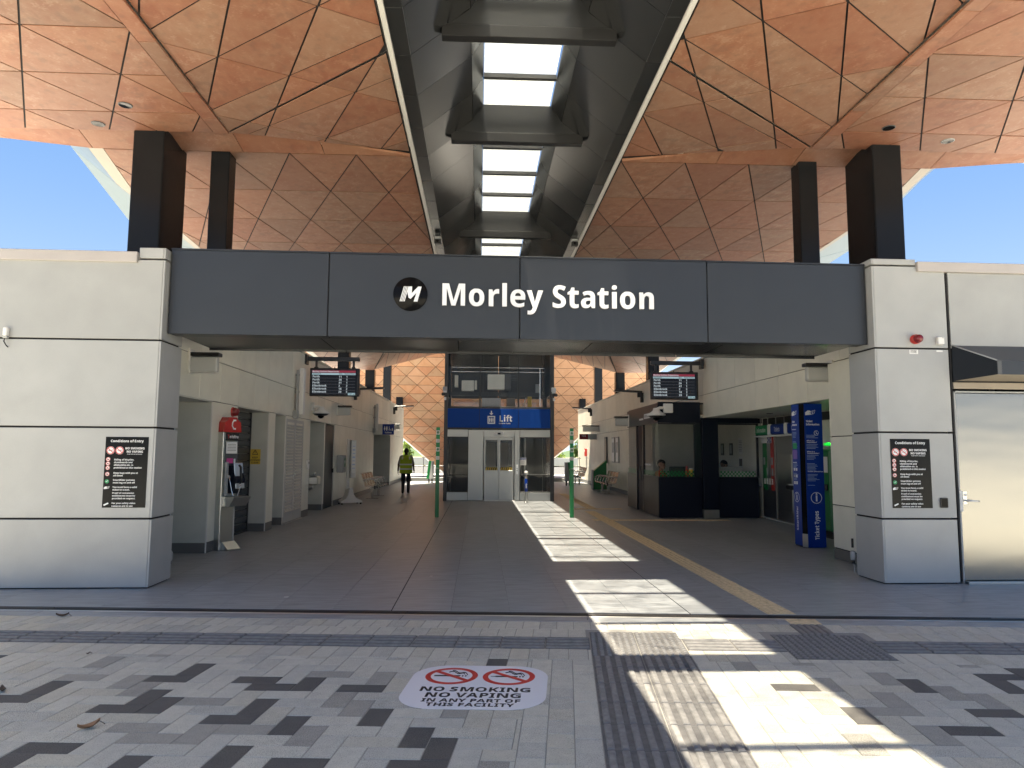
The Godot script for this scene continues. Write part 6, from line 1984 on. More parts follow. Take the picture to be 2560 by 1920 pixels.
func build_wall_fittings() -> void:
	board_ink("screen_black", 0.0015, 0.0018, 0.0024, 1.0)
	M["screen_black"].metallic_specular = 0.2
	board_ink("screen_red", 0.030, 0.003, 0.006, 1.0)
	board_ink("screen_pale", 0.042, 0.06, 0.066, 1.0)
	board_ink("screen_white", 0.062, 0.07, 0.074, 1.0)
	board_ink("screen_grey", 0.016, 0.016, 0.018, 1.0)
	departure_screen("black departure screen hung from the left concourse wall", false)
	departure_screen("black departure screen hung over the ticket office corner", true)
	blade_light("translucent wall light with black cap over the left alcove", W(XL, 3.0, 10.55), 1.0)
	blade_light("translucent wall light with black cap beyond the left departure screen", W(XL, 2.93, 21.4), 1.0)
	blade_light("translucent wall light with black cap past the toilets sign", W(XL, 2.9, 34.6), 1.0)
	blade_light("translucent wall light with black cap over the blue column", W(XR, 3.02, 11.08), -1.0, 0.43)
	blade_light("translucent wall light with black cap on the ticket office side", W(4.46, 2.66, 21.1), -1.0)
	blade_light("translucent wall light with black cap near the right green post", W(XR, 2.85, 33.2), -1.0, 0.8)
	dome_camera("white dome camera on the left wall below the departure screen", W(XL + 0.05, 2.60, 18.2), 1.0)
	dome_camera("white dome camera on the ticket office corner", W(4.55, 2.58, 17.35), -1.0, 1.05)
	bracket_light("black bracket light behind the left departure screen", W(XL, 3.62, 24.2), 1.0)
	bracket_light("black bracket light high on the far end of the left wall", W(XL, 3.72, 35.2), 1.0)
	bracket_light("black bracket light on the right wall beside the departure screen", W(XR, 3.62, 24.2), -1.0)
	bracket_light("black bracket light high on the far end of the right wall", W(XR, 3.72, 35.4), -1.0)
	# tall white speaker boxes
	for k in 2:
		var sp := thing("column_speaker", ["tall white column speaker above the louvred door", "tall white column speaker beside the toilets entrance"][k], "speaker", W(XL, 2.95, [16.6, 28.75][k]), 0.0, "white column speakers")
		put("case", box(Vector3(0.10, 1.08, 0.20), 0.01, Vector3(0.14, 0.02, 0)), M["white_paint"], sp)
		put("rail", box(Vector3(0.05, 1.0, 0.06), 0.004, Vector3(0.06, 0.0, 0.12)), M["grey_plastic"], sp)
		for y: float in [-0.48, 0.0, 0.4]:
			put("bracket", box(Vector3(0.12, 0.05, 0.10), 0.004, Vector3(0.05, y, 0.05)), M["grey_plastic"], sp)
		put("socket_box", box(Vector3(0.10, 0.18, 0.14), 0.008, Vector3(0.05, -0.52, 0.16)), M["grey_plastic"], sp)
	var fb := thing("fire_bell", "round dark red fire sounder on the wall over the pay phone", "alarm", W(XL, 2.26, 12.42), PI / 2)
	put("sounder", lathed(PackedVector2Array([Vector2(0.075, 0), Vector2(0.075, 0.05), Vector2(0.06, 0.10), Vector2(0.001, 0.11)]), 20, Transform3D(Basis(Vector3.RIGHT, PI / 2), Vector3.ZERO)), M["dark_red"], fb)
	put("base", lathed(PackedVector2Array([Vector2(0.085, 0), Vector2(0.085, 0.02), Vector2(0.07, 0.022)]), 20, Transform3D(Basis(Vector3.RIGHT, PI / 2), Vector3.ZERO)), M["red"], fb)
	# yellow keep-clear sign on the shutter's far jamb
	var ys := thing("warning_sign", "yellow keep doorway clear sign beside the roller shutter", "sign", W(-4.49, 1.48, 14.535), 0.0)
	put("plate", box(Vector3(0.215, 0.30, 0.003), 0.001), M["yellow"], ys)
	var yt := sb()
	letter(yt, "KEEP", 0.034, at2(0, -0.02, 0.002), 1)
	letter(yt, "DOORWAY", 0.034, at2(0, -0.07, 0.002), 1, true, 0.95)
	letter(yt, "CLEAR", 0.034, at2(0, -0.12, 0.002), 1)
	put("lettering", yt.commit(), M["ink_black"], ys)
	var tr := sb()
	for k in 3:
		var a := Vector2(cos(PI / 2 + TAU * k / 3), sin(PI / 2 + TAU * k / 3)) * 0.062
		var b := Vector2(cos(PI / 2 + TAU * (k + 1) / 3), sin(PI / 2 + TAU * (k + 1) / 3)) * 0.062
		var n := (b - a).normalized().orthogonal() * 0.006
		prism(tr, PackedVector2Array([a - n, b - n, b + n, a + n]), at2(0, 0.075, 0.003), 0.001)
	prism(tr, PackedVector2Array([Vector2(-0.005, 0.005), Vector2(0.005, 0.005), Vector2(0.007, 0.04), Vector2(-0.007, 0.04)]), at2(0, 0.065, 0.003), 0.001)
	prism(tr, ring2(0.006, 8, Vector2(0, -0.008)), at2(0, 0.065, 0.003), 0.001)
	put("triangle", done(tr), M["ink_black"], ys)
	# toilets sign, projecting from the wall
	var ts := thing("toilets_sign", "blue projecting toilets sign above the doorway", "sign", W(XL, 2.48, 28.7))
	put("panel", box(Vector3(0.46, 0.42, 0.05), 0.006, Vector3(0.60, 0, 0)), M["blue"], ts)
	put("arm", box(Vector3(0.40, 0.42, 0.04), 0.004, Vector3(0.19, 0, 0)), M["white_trim"], ts)
	var tt := sb()
	letter(tt, "Toilets", 0.062, at2(0.60, -0.13, 0.026), 1)
	put("lettering", tt.commit(), M["ink_white"], ts)
	var ti := sb()
	for k in 2:
		var c := 0.46 + k * 0.085
		prism(ti, ring2(0.017, 10, Vector2(c, 0.115)), at2(0, 0, 0.0265), 0.001)
		if k == 0:
			prism(ti, PackedVector2Array([Vector2(c - 0.015, 0.09), Vector2(c + 0.015, 0.09), Vector2(c + 0.036, 0.0), Vector2(c + 0.014, 0.0), Vector2(c + 0.010, -0.055), Vector2(c - 0.010, -0.055), Vector2(c - 0.014, 0.0), Vector2(c - 0.036, 0.0)]), at2(0, 0, 0.0265), 0.001)
		else:
			prism(ti, PackedVector2Array([Vector2(c - 0.028, 0.09), Vector2(c + 0.028, 0.09), Vector2(c + 0.026, 0.01), Vector2(c + 0.014, -0.055), Vector2(c - 0.014, -0.055), Vector2(c - 0.026, 0.01)]), at2(0, 0, 0.0265), 0.001)
	annulus(ti, 0.030, 0.040, at2(0.655, -0.015, 0.0265), 0.001, 18)
	prism(ti, PackedVector2Array([Vector2(0.63, 0.08), Vector2(0.645, 0.08), Vector2(0.65, 0.02), Vector2(0.69, 0.015), Vector2(0.705, -0.04), Vector2(0.69, -0.04), Vector2(0.68, 0.0), Vector2(0.632, 0.0)]), at2(0, 0, 0.0265), 0.001)
	prism(ti, ring2(0.014, 10, Vector2(0.637, 0.10)), at2(0, 0, 0.0265), 0.001)
	prism(ti, ring2(0.014, 10, Vector2(0.765, 0.045)), at2(0, 0, 0.0265), 0.001)
	prism(ti, PackedVector2Array([Vector2(0.745, 0.03), Vector2(0.785, 0.03), Vector2(0.79, -0.055), Vector2(0.74, -0.055)]), at2(0, 0, 0.0265), 0.001)
	put("symbols", done(ti), M["ink_white"], ts)
	# drinking fountain in the recess, switch box, red sign, posters on the right wall
	var df := thing("drinking_fountain", "steel drinking fountain basin on the recess jamb", "drinking fountain", W(XL - 0.05, 0, 18.3))
	put("basin", box(Vector3(0.30, 0.22, 0.30), 0.03, Vector3(0.12, 0.86, 0)), M["steel"], df)
	put("spout", pipe(PackedVector3Array([Vector3(0.16, 0.97, 0.05), Vector3(0.16, 1.04, 0.05), Vector3(0.20, 1.06, 0.05)]), 0.012), M["chrome"], df)
	put("trap", pipe(PackedVector3Array([Vector3(0.10, 0.76, 0), Vector3(0.10, 0.66, 0), Vector3(-0.02, 0.62, 0)]), 0.03), M["steel"], df)
	var ib := thing("intercom", "white door intercom on the wall beside the recess", "intercom", W(XL + 0.002, 1.27, 17.85), PI / 2)
	put("case", box(Vector3(0.13, 0.22, 0.05), 0.01, Vector3(0, 0, 0.025)), M["white_paint"], ib)
	put("speaker", lathed(PackedVector2Array([Vector2(0.03, 0), Vector2(0.03, 0.004), Vector2(0.001, 0.004)]), 14, Transform3D(Basis(Vector3.RIGHT, PI / 2), Vector3(0, 0.04, 0.05))), M["dark_grey"], ib)
	var rs := thing("projecting_sign", "small dark red projecting sign on the right wall beside the green post", "sign", W(XR, 2.36, 34.0))
	put("panel", box(Vector3(0.42, 0.26, 0.03), 0.004, Vector3(-0.62, 0, 0)), M["dark_red"], rs)
	put("arm", box(Vector3(0.45, 0.26, 0.02), 0.003, Vector3(-0.2, 0, 0)), M["grey_plastic"], rs)
	var rl := sb()
	letter(rl, "Police", 0.05, at2(-0.62, 0.04, 0.016), 1)
	bx(rl, Vector3(-0.62, -0.05, 0.016), Vector3(0.26, 0.03, 0.002))
	put("lettering", rl.commit(), M["ink_white"], rs)
	for k in 2:
		var po := thing("poster_case", ["nearer framed poster on the right wall above the bench", "farther framed poster on the right wall above the bench"][k], "poster", W(XR - 0.003, 1.72, [28.75, 29.6][k]), -PI / 2)
		put("frame", box(Vector3(0.62, 1.05, 0.04), 0.006, Vector3(0, 0, 0.02)), M["grey_plastic"], po)
		put("sheet", box(Vector3(0.54, 0.96, 0.004), 0.0, Vector3(0, 0, 0.042)), M["white_paint"], po)
		put("print", box(Vector3(0.40, 0.42, 0.002), 0.0, Vector3(0, 0.1, 0.045)), M["grey_plastic"], po)
	var dp := thing("wall_notice", "dark narrow notice panel standing off the right wall", "notice", W(XR - 0.003, 1.72, 31.3), -PI / 2)
	put("panel", box(Vector3(0.5, 1.15, 0.05), 0.006, Vector3(0, 0, 0.03)), M["charcoal"], dp)
	put("sheet", box(Vector3(0.42, 1.0, 0.003), 0.0, Vector3(0, 0, 0.057)), M["cream_panel"], dp)
	var ap := thing("alarm_point", "small orange red alarm point on the far right wall", "alarm", W(XR - 0.003, 1.62, 37.2), -PI / 2)
	put("case", box(Vector3(0.34, 0.42, 0.10), 0.02, Vector3(0, 0, 0.05)), M["red"], ap)
	put("label", box(Vector3(0.2, 0.1, 0.004), 0.0, Vector3(0, 0.08, 0.102)), M["white_paint"], ap)
	var sw := thing("switch_plate", "small steel switch plate on the right wall beside the ticket office", "switch", W(XR - 0.002, 1.45, 22.3), -PI / 2)
	put("plate", box(Vector3(0.09, 0.26, 0.012), 0.003, Vector3(0, 0, 0.006)), M["dark_grey"], sw)
	put("keyhole", box(Vector3(0.03, 0.03, 0.004), 0.001, Vector3(0, 0.03, 0.014)), M["black"], sw)
	var kl := thing("kiosk_label", "white printed strip on the ticket office head", "sign", W(4.452, 2.58, 18.6), -PI / 2)
	put("plate", box(Vector3(0.9, 0.13, 0.006), 0.001), M["white_paint"], kl)
	put("line", box(Vector3(0.5, 0.05, 0.002), 0.0, Vector3(-0.8, -0.06, 0.0)), M["white_paint"], kl)
	var tag := sb()
	for k in 11:
		bx(tag, Vector3(-0.38 + k * 0.075, 0, 0.0038), Vector3(0.05, 0.07, 0.001))
	put("print", done(tag), M["grey_plastic"], kl)

# ---------------------------------------------------------------- benches
func build_benches() -> void:
	var t := thing("bench", "polished steel four-seat bench with armrests along the left wall", "bench", W(-3.62, 0, 25.35), PI / 2, "polished steel benches along the walls")
	# local x along the bench, z towards the concourse
	var wseat := 0.6
	put("beam", box(Vector3(2.3, 0.06, 0.08), 0.008, Vector3(0, 0.36, 0)), M["bench_steel"], t)
	for k in 2:
		var x := -0.75 + k * 1.5
		put("leg", box(Vector3(0.06, 0.34, 0.08), 0.006, Vector3(x, 0.18, 0)), M["bench_steel"], t)
		put("foot_plate", box(Vector3(0.09, 0.015, 0.42), 0.004, Vector3(x, 0.008, 0)), M["bench_steel"], t)
	var prof := func(x: float, w: float, thick: float) -> ArrayMesh:
		# seat and back in one bent strip, front lip rolled
		var pts := [Vector2(0.24, 0.405), Vector2(0.23, 0.43), Vector2(0.05, 0.41), Vector2(-0.16, 0.405), Vector2(-0.21, 0.43), Vector2(-0.33, 0.83), Vector2(-0.36, 0.845)]
		var st := sb()
		for k in pts.size() - 1:
			var p: Vector2 = pts[k]
			var q: Vector2 = pts[k + 1]
			var n := (q - p).orthogonal().normalized() * thick
			if n.y < 0:
				n = -n
			var a := [Vector3(x - w / 2, p.y, p.x), Vector3(x + w / 2, p.y, p.x), Vector3(x + w / 2, q.y, q.x), Vector3(x - w / 2, q.y, q.x)]
			var o := Vector3(0, n.y, n.x)
			quad(st, a[0] + o, a[1] + o, a[2] + o, a[3] + o, o)
			quad(st, a[0], a[1], a[2], a[3], -o)
			quad(st, a[0], a[3], a[3] + o, a[0] + o, Vector3.LEFT)
			quad(st, a[1], a[2], a[2] + o, a[1] + o, Vector3.RIGHT)
			quad(st, a[0], a[1], a[1] + o, a[0] + o, Vector3(0, 0, 1))
		return done(st)
	for s in 4:
		for k in 4:
			put("seat_slat", prof.call(-0.9 + s * wseat + (k - 1.5) * 0.135, 0.10, 0.018), M["bench_steel"], t)
	for k in 5:
		var x := -1.2 + k * wseat
		put("armrest", pipe(PackedVector3Array([Vector3(x, 0.42, 0.20), Vector3(x, 0.50, 0.22), Vector3(x, 0.64, 0.17), Vector3(x, 0.67, 0.08), Vector3(x, 0.66, -0.22), Vector3(x, 0.62, -0.26)]), 0.017, 8), M["bench_steel"], t)
		put("arm_bracket", box(Vector3(0.02, 0.12, 0.06), 0.004, Vector3(x, 0.40, 0.14)), M["black"], t)
	dup(t, "polished steel four-seat bench beside the ticket office", W(5.06, 0, 28.45), -PI / 2)
	dup(t, "farthest polished steel bench, near the right green validator", W(5.06, 0, 36.7), -PI / 2)

# ---------------------------------------------------------------- stands, posts and bollard
func build_stands_and_posts() -> void:
	# mobile sign stand with flared base
	var t := thing("sign_stand", "white mobile sign stand with flared base on castors", "sign stand", W(-3.93, 0, 21.95), deg_to_rad(28))
	var st := sb()
	prism(st, PackedVector2Array([Vector2(-0.30, 0.06), Vector2(0.36, 0.06), Vector2(0.36, 0.11), Vector2(0.16, 0.20), Vector2(0.08, 0.32), Vector2(0.045, 0.5), Vector2(-0.045, 0.5), Vector2(-0.08, 0.3), Vector2(-0.16, 0.17), Vector2(-0.30, 0.10)]), at2(0, 0, 0.20), 0.40)
	put("base", done(st), M["white_trim"], t)
	put("spine", box(Vector3(0.10, 1.5, 0.05), 0.008, Vector3(-0.05, 1.22, 0)), M["white_trim"], t)
	var pn := put("panel", box(Vector3(0.16, 1.15, 0.34), 0.01, Vector3(0.06, 1.37, 0.0)), M["white_trim"], t)
	put("poster", box(Vector3(0.004, 0.95, 0.30), 0.0, Vector3(0.143, 1.42, 0)), M["white_paint"], pn)
	put("poster", box(Vector3(0.12, 0.95, 0.004), 0.0, Vector3(0.06, 1.42, 0.173)), M["white_paint"], pn)
	var pr := sb()
	for k in 7:
		bx(pr, Vector3(0.06, 1.75 - k * 0.11, 0.176), Vector3(0.08, 0.02 + 0.02 * (k % 2), 0.001))
		bx(pr, Vector3(0.1455, 1.75 - k * 0.11, 0), Vector3(0.001, 0.02 + 0.02 * (k % 2), 0.2))
	put("print", done(pr), M["ink_pale_blue"], pn)
	for x: float in [-0.26, 0.32]:
		for z: float in [-0.16, 0.16]:
			put("castor", lathed(PackedVector2Array([Vector2(0.001, -0.012), Vector2(0.03, -0.012), Vector2(0.03, 0.012), Vector2(0.001, 0.012)]), 14, Transform3D(Basis(Vector3.RIGHT, PI / 2), Vector3(x, 0.032, z))), M["black"], t)
	# defibrillator cabinet on the wall
	var a := thing("defibrillator_cabinet", "grey wall cabinet with green heart label beside the sign stand", "cabinet", W(XL + 0.001, 1.22, 21.75), PI / 2)
	put("case", box(Vector3(0.46, 0.52, 0.20), 0.02, Vector3(0, 0, 0.10)), M["grey_plastic"], a)
	put("green_label", box(Vector3(0.20, 0.26, 0.004), 0.0, Vector3(0.02, 0.04, 0.202)), M["green"], a)
	var hx := sb()
	prism(hx, PackedVector2Array([Vector2(0, -0.06), Vector2(0.06, 0.01), Vector2(0.05, 0.05), Vector2(0.025, 0.055), Vector2(0, 0.03), Vector2(-0.025, 0.055), Vector2(-0.05, 0.05), Vector2(-0.06, 0.01)]), at2(0.02, 0.05, 0.2055), 0.001)
	put("heart", done(hx), M["ink_white"], a)
	# green tag posts
	for s in 2:
		var x := [-1.02, 2.30][s] as float
		var p := thing("tag_post", "green square post with white symbol bands, %s of the lift" % ["left", "right"][s], "post", W(x, 0, 17.68), 0.0, "green tag posts before the lift")
		put("shaft", box(Vector3(0.094, 1.19, 0.10), 0.006, Vector3(0, 0.60, 0)), M["green"], p)
		put("head", box(Vector3(0.088, 1.0, 0.09), 0.006, Vector3(0, 1.70, 0)), M["sign_green"], p)
		for k in 4:
			var y: float = [2.075, 1.87, 1.66, 1.45][k]
			var band := put("white_band", box(Vector3(0.090, 0.105 if k % 2 == 0 else 0.085, 0.002), 0.0, Vector3(0, y, 0.0465)), M["white_paint"], p)
			var ms := sb()
			if k % 2 == 0:
				annulus(ms, 0.012, 0.030, at2(0, y, 0.049), 0.001, 18)
				prism(ms, PackedVector2Array([Vector2(-0.004, -0.014), Vector2(0.012, 0.012), Vector2(0.004, 0.016), Vector2(-0.012, -0.010)]), at2(0, y, 0.0495), 0.001)
				put("mark", done(ms), M["green"], band)
			else:
				for q in 2:
					bx(ms, Vector3(0, y + 0.016 - q * 0.032, 0.0485), Vector3(0.06, 0.012, 0.001))
				put("mark", done(ms), M["grey_plastic"], band)
	# wedge-shaped validators
	var v := thing("card_validator", "green and silver wedge card validator left of the lift", "validator", W(-2.52, 0, 37.2), 0.0, "green and silver card validators")
	var w := sb()
	prism(w, PackedVector2Array([Vector2(-0.15, 0.22), Vector2(0.17, 0.22), Vector2(0.17, 1.12), Vector2(-0.05, 1.12)]), at2(0, 0, 0.16), 0.32)
	put("body", done(w), M["grey_plastic"], v)
	var wg := sb()
	prism(wg, PackedVector2Array([Vector2(-0.185, 0.21), Vector2(-0.06, 0.21), Vector2(0.05, 1.13), Vector2(-0.075, 1.13)]), at2(0, 0, 0.166), 0.33)
	put("green_side", done(wg), M["green"], v)
	for k in 2:
		put("leg", box(Vector3(0.07, 0.22, 0.2), 0.006, Vector3(-0.06 + k * 0.16, 0.11, 0)), M["charcoal"], v)
	var v2 := dup(v, "green and silver wedge card validator right of the lift by the far bench", W(4.35, 0, 34.7), 0.0)
	v2.scale = Vector3(-1, 1, 1)
	var v3 := thing("card_validator", "green slope-topped card validator behind the ticket office bench", "validator", W(5.22, 0, 30.9), 0.0, "green and silver card validators")
	var w3 := sb()
	prism(w3, PackedVector2Array([Vector2(-0.3, 0.02), Vector2(0.3, 0.02), Vector2(0.3, 1.28), Vector2(-0.3, 0.78)]), at2(0, 0, 0.17), 0.34)
	put("body", done(w3), M["green"], v3)
	put("side_strip", box(Vector3(0.05, 0.85, 0.36), 0.008, Vector3(-0.30, 0.44, 0)), M["grey_plastic"], v3)
	# blue bollard with a white globe in front of the lift
	var b := thing("help_bollard", "slim steel and blue bollard with white globe before the lift", "bollard", W(1.52, 0, 23.0))
	put("shaft", lathed(PackedVector2Array([Vector2(0.045, 0.003), Vector2(0.045, 0.34)]), 18), M["steel"], b)
	put("blue_sleeve", lathed(PackedVector2Array([Vector2(0.046, 0.34), Vector2(0.050, 0.345), Vector2(0.050, 0.745), Vector2(0.046, 0.75)]), 18), M["blue"], b)
	put("neck", lathed(PackedVector2Array([Vector2(0.042, 0.75), Vector2(0.042, 0.86), Vector2(0.02, 0.87)]), 18), M["chrome"], b)
	put("globe", lathed(PackedVector2Array([Vector2(0.02, 0.865), Vector2(0.055, 0.89), Vector2(0.066, 0.935), Vector2(0.055, 0.98), Vector2(0.02, 1.003), Vector2(0.001, 1.005)]), 20), M["white_paint"], b)
	put("base_ring", lathed(PackedVector2Array([Vector2(0.07, 0.003), Vector2(0.07, 0.02), Vector2(0.045, 0.022)]), 18), M["steel"], b)
	var bt := sb()
	letter(bt, "Help", 0.05, Transform3D(Basis(Vector3.BACK, PI / 2), Vector3(0, 0.45, 0.0505)), 0)
	put("lettering", bt.commit(), M["ink_white"], b)

# ---------------------------------------------------------------- people
func body_mesh(bones: Array, cell: float, blend: float) -> ArrayMesh:
	# smooth union of tapered capsules [a, b, ra, rb, colour], meshed as surface nets
	var lo := Vector3.ONE * 1e9
	var hi := -lo
	for b: Array in bones:
		var r := maxf(b[2], b[3]) + cell * 2.0 + blend * 0.5
		lo = lo.min((b[0] as Vector3) - Vector3.ONE * r).min((b[1] as Vector3) - Vector3.ONE * r)
		hi = hi.max((b[0] as Vector3) + Vector3.ONE * r).max((b[1] as Vector3) + Vector3.ONE * r)
	var n := Vector3i(((hi - lo) / cell).ceil()) + Vector3i.ONE
	var field := PackedFloat32Array()
	field.resize(n.x * n.y * n.z)
	field.fill(1.0)
	for b: Array in bones:
		var r := maxf(b[2], b[3]) + cell * 2.0 + blend
		var p0 := Vector3i(((((b[0] as Vector3).min(b[1])) - Vector3.ONE * r - lo) / cell).floor()).clamp(Vector3i.ZERO, n - Vector3i.ONE)
		var p1 := Vector3i(((((b[0] as Vector3).max(b[1])) + Vector3.ONE * r - lo) / cell).ceil()).clamp(Vector3i.ZERO, n - Vector3i.ONE)
		var a: Vector3 = b[0]
		var ab: Vector3 = (b[1] as Vector3) - a
		var l2 := maxf(ab.length_squared(), 1e-9)
		for z in range(p0.z, p1.z + 1):
			for y in range(p0.y, p1.y + 1):
				var row := (z * n.y + y) * n.x
				for x in range(p0.x, p1.x + 1):
					var p := lo + Vector3(x, y, z) * cell
					var t := clampf((p - a).dot(ab) / l2, 0.0, 1.0)
					var d: float = p.distance_to(a + ab * t) - lerpf(b[2], b[3], t)
					var e := field[row + x]
					if e > 0.9:
						field[row + x] = minf(e, d)
					else:
						var h := clampf(0.5 + 0.5 * (e - d) / blend, 0.0, 1.0)
						field[row + x] = lerpf(e, d, h) - blend * h * (1.0 - h)
	var ids := {}
	var verts := PackedVector3Array()
	var cols := PackedColorArray()
	var idx := PackedInt32Array()
	var sx := n.x
	var sxy := n.x * n.y
	for z in n.z - 1:
		for y in n.y - 1:
			for x in n.x - 1:
				var o := z * sxy + y * sx + x
				var c := [field[o], field[o + 1], field[o + sx], field[o + sx + 1], field[o + sxy], field[o + sxy + 1], field[o + sxy + sx], field[o + sxy + sx + 1]]
				var neg := 0
				for q in 8:
					if c[q] < 0:
						neg += 1
				if neg == 0 or neg == 8:
					continue
				var s := Vector3.ZERO
				var cnt := 0
				for q in 8:
					for bit in [1, 2, 4]:
						if q & bit:
							continue
						var k: int = q | bit
						if (c[q] < 0) != (c[k] < 0):
							var f: float = c[q] / (c[q] - c[k])
							var u := Vector3(q & 1, (q >> 1) & 1, q >> 2)
							var v := Vector3(k & 1, (k >> 1) & 1, k >> 2)
							s += u.lerp(v, f)
							cnt += 1
				var p := lo + (Vector3(x, y, z) + s / cnt) * cell
				ids[o] = verts.size()
				verts.append(p)
				var best := 1e9
				var col := Color.WHITE
				for b: Array in bones:
					var ab: Vector3 = (b[1] as Vector3) - (b[0] as Vector3)
					var t := clampf((p - (b[0] as Vector3)).dot(ab) / maxf(ab.length_squared(), 1e-9), 0.0, 1.0)
					var d: float = p.distance_to((b[0] as Vector3) + ab * t) - lerpf(b[2], b[3], t)
					if d < best:
						best = d
						col = b[4]
				cols.append(col)
	for z in range(1, n.z - 1):
		for y in range(1, n.y - 1):
			for x in range(1, n.x - 1):
				var o := z * sxy + y * sx + x
				for ax in 3:
					var st: int = [1, sx, sxy][ax]
					var u: int = [sx, sxy, 1][ax]
					var v: int = [sxy, 1, sx][ax]
					var a := field[o] < 0
					if a == (field[o + st] < 0):
						continue
					var q := [o, o - u, o - u - v, o - v]
					if not (ids.has(q[0]) and ids.has(q[1]) and ids.has(q[2]) and ids.has(q[3])):
						continue
					var i0: int = ids[q[0]]
					var i1: int = ids[q[1]]
					var i2: int = ids[q[2]]
					var i3: int = ids[q[3]]
					if a:
						idx.append_array(PackedInt32Array([i0, i1, i2, i0, i2, i3]))
					else:
						idx.append_array(PackedInt32Array([i0, i2, i1, i0, i3, i2]))
	# normals, pointing away from the bones' inside (clockwise front faces)
	var nor := PackedVector3Array()
	nor.resize(verts.size())
	for k in range(0, idx.size(), 3):
		var f := (verts[idx[k + 2]] - verts[idx[k]]).cross(verts[idx[k + 1]] - verts[idx[k]])
		for j in 3:
			nor[idx[k + j]] += f
	for k in nor.size():
		nor[k] = nor[k].normalized()
	var arr := []
	arr.resize(Mesh.ARRAY_MAX)
	arr[Mesh.ARRAY_VERTEX] = verts
	arr[Mesh.ARRAY_NORMAL] = nor
	arr[Mesh.ARRAY_COLOR] = cols
	arr[Mesh.ARRAY_INDEX] = idx
	var m := ArrayMesh.new()
	m.add_surface_from_arrays(Mesh.PRIMITIVE_TRIANGLES, arr)
	return m

func skin_mat() -> StandardMaterial3D:
	var m := mat("figure", 1, 1, 1, 0.75)
	m.vertex_color_use_as_albedo = true
	return m

func hand_bones(wrist: Vector3, dir: Vector3, side: Vector3, palm_n: Vector3, skin: Color) -> Array:
	# palm, four unequal curled fingers and a thumb that leaves the side near its base
	var out := []
	var k := wrist + dir * 0.085
	for f in 4:
		var o := side * (0.027 - f * 0.018)
		out.append([wrist + dir * 0.015 + o * 0.6, k + o, 0.016, 0.0125, skin])
		var l: float = [0.036, 0.042, 0.039, 0.030][f]
		var m1 := k + o + (dir * 0.95 + palm_n * 0.3).normalized() * l
		var m2 := m1 + (dir * 0.7 + palm_n * 0.75).normalized() * l * 0.75
		out.append([k + o, m1, 0.0095, 0.0088, skin])
		out.append([m1, m2, 0.0088, 0.0076, skin])
	var t0 := wrist + dir * 0.022 + side * 0.028
	var t1 := t0 + (dir * 0.6 + side * 0.7 + palm_n * 0.25).normalized() * 0.042
	var t2 := t1 + (dir * 0.9 + side * 0.1 + palm_n * 0.35).normalized() * 0.030
	out.append([t0, t1, 0.013, 0.0105, skin])
	out.append([t1, t2, 0.0105, 0.009, skin])
	return out

func head_bones(c: Vector3, fwd: Vector3, skin: Color, hair: Color) -> Array:
	var r := fwd.cross(Vector3.UP).normalized()
	var b := []
	b.append([c + Vector3(0, 0.03, 0) - fwd * 0.015, c + Vector3(0, 0.035, 0) + fwd * 0.012, 0.088, 0.080, skin])
	b.append([c + Vector3(0, -0.035, 0) + fwd * 0.025, c + Vector3(0, -0.075, 0) + fwd * 0.045, 0.066, 0.042, skin])
	b.append([c + Vector3(0, 0.012, 0) + fwd * 0.085, c + Vector3(0, -0.018, 0) + fwd * 0.104, 0.010, 0.014, skin])      # nose
	b.append([c + Vector3(0, -0.052, 0) + fwd * 0.086 - r * 0.014, c + Vector3(0, -0.052, 0) + fwd * 0.086 + r * 0.014, 0.008, 0.008, Color(0.25, 0.09, 0.07)])
	for s: float in [-1.0, 1.0]:
		b.append([c + r * s * 0.032 + fwd * 0.079 + Vector3(0, 0.012, 0), c + r * s * 0.034 + fwd * 0.079 + Vector3(0, 0.012, 0), 0.010, 0.010, Color(0.02, 0.015, 0.012)])
		b.append([c + r * s * 0.086 + Vector3(0, 0.018, 0), c + r * s * 0.090 + Vector3(0, -0.02, 0), 0.016, 0.012, skin])
	# cap of hair over the crown and the back of the head
	b.append([c + Vector3(0, 0.055, 0) - fwd * 0.03, c + Vector3(0, 0.065, 0) + fwd * 0.03, 0.087, 0.070, hair])
	b.append([c + Vector3(0, 0.01, 0) - fwd * 0.045, c + Vector3(0, -0.045, 0) - fwd * 0.045, 0.072, 0.055, hair])
	return b

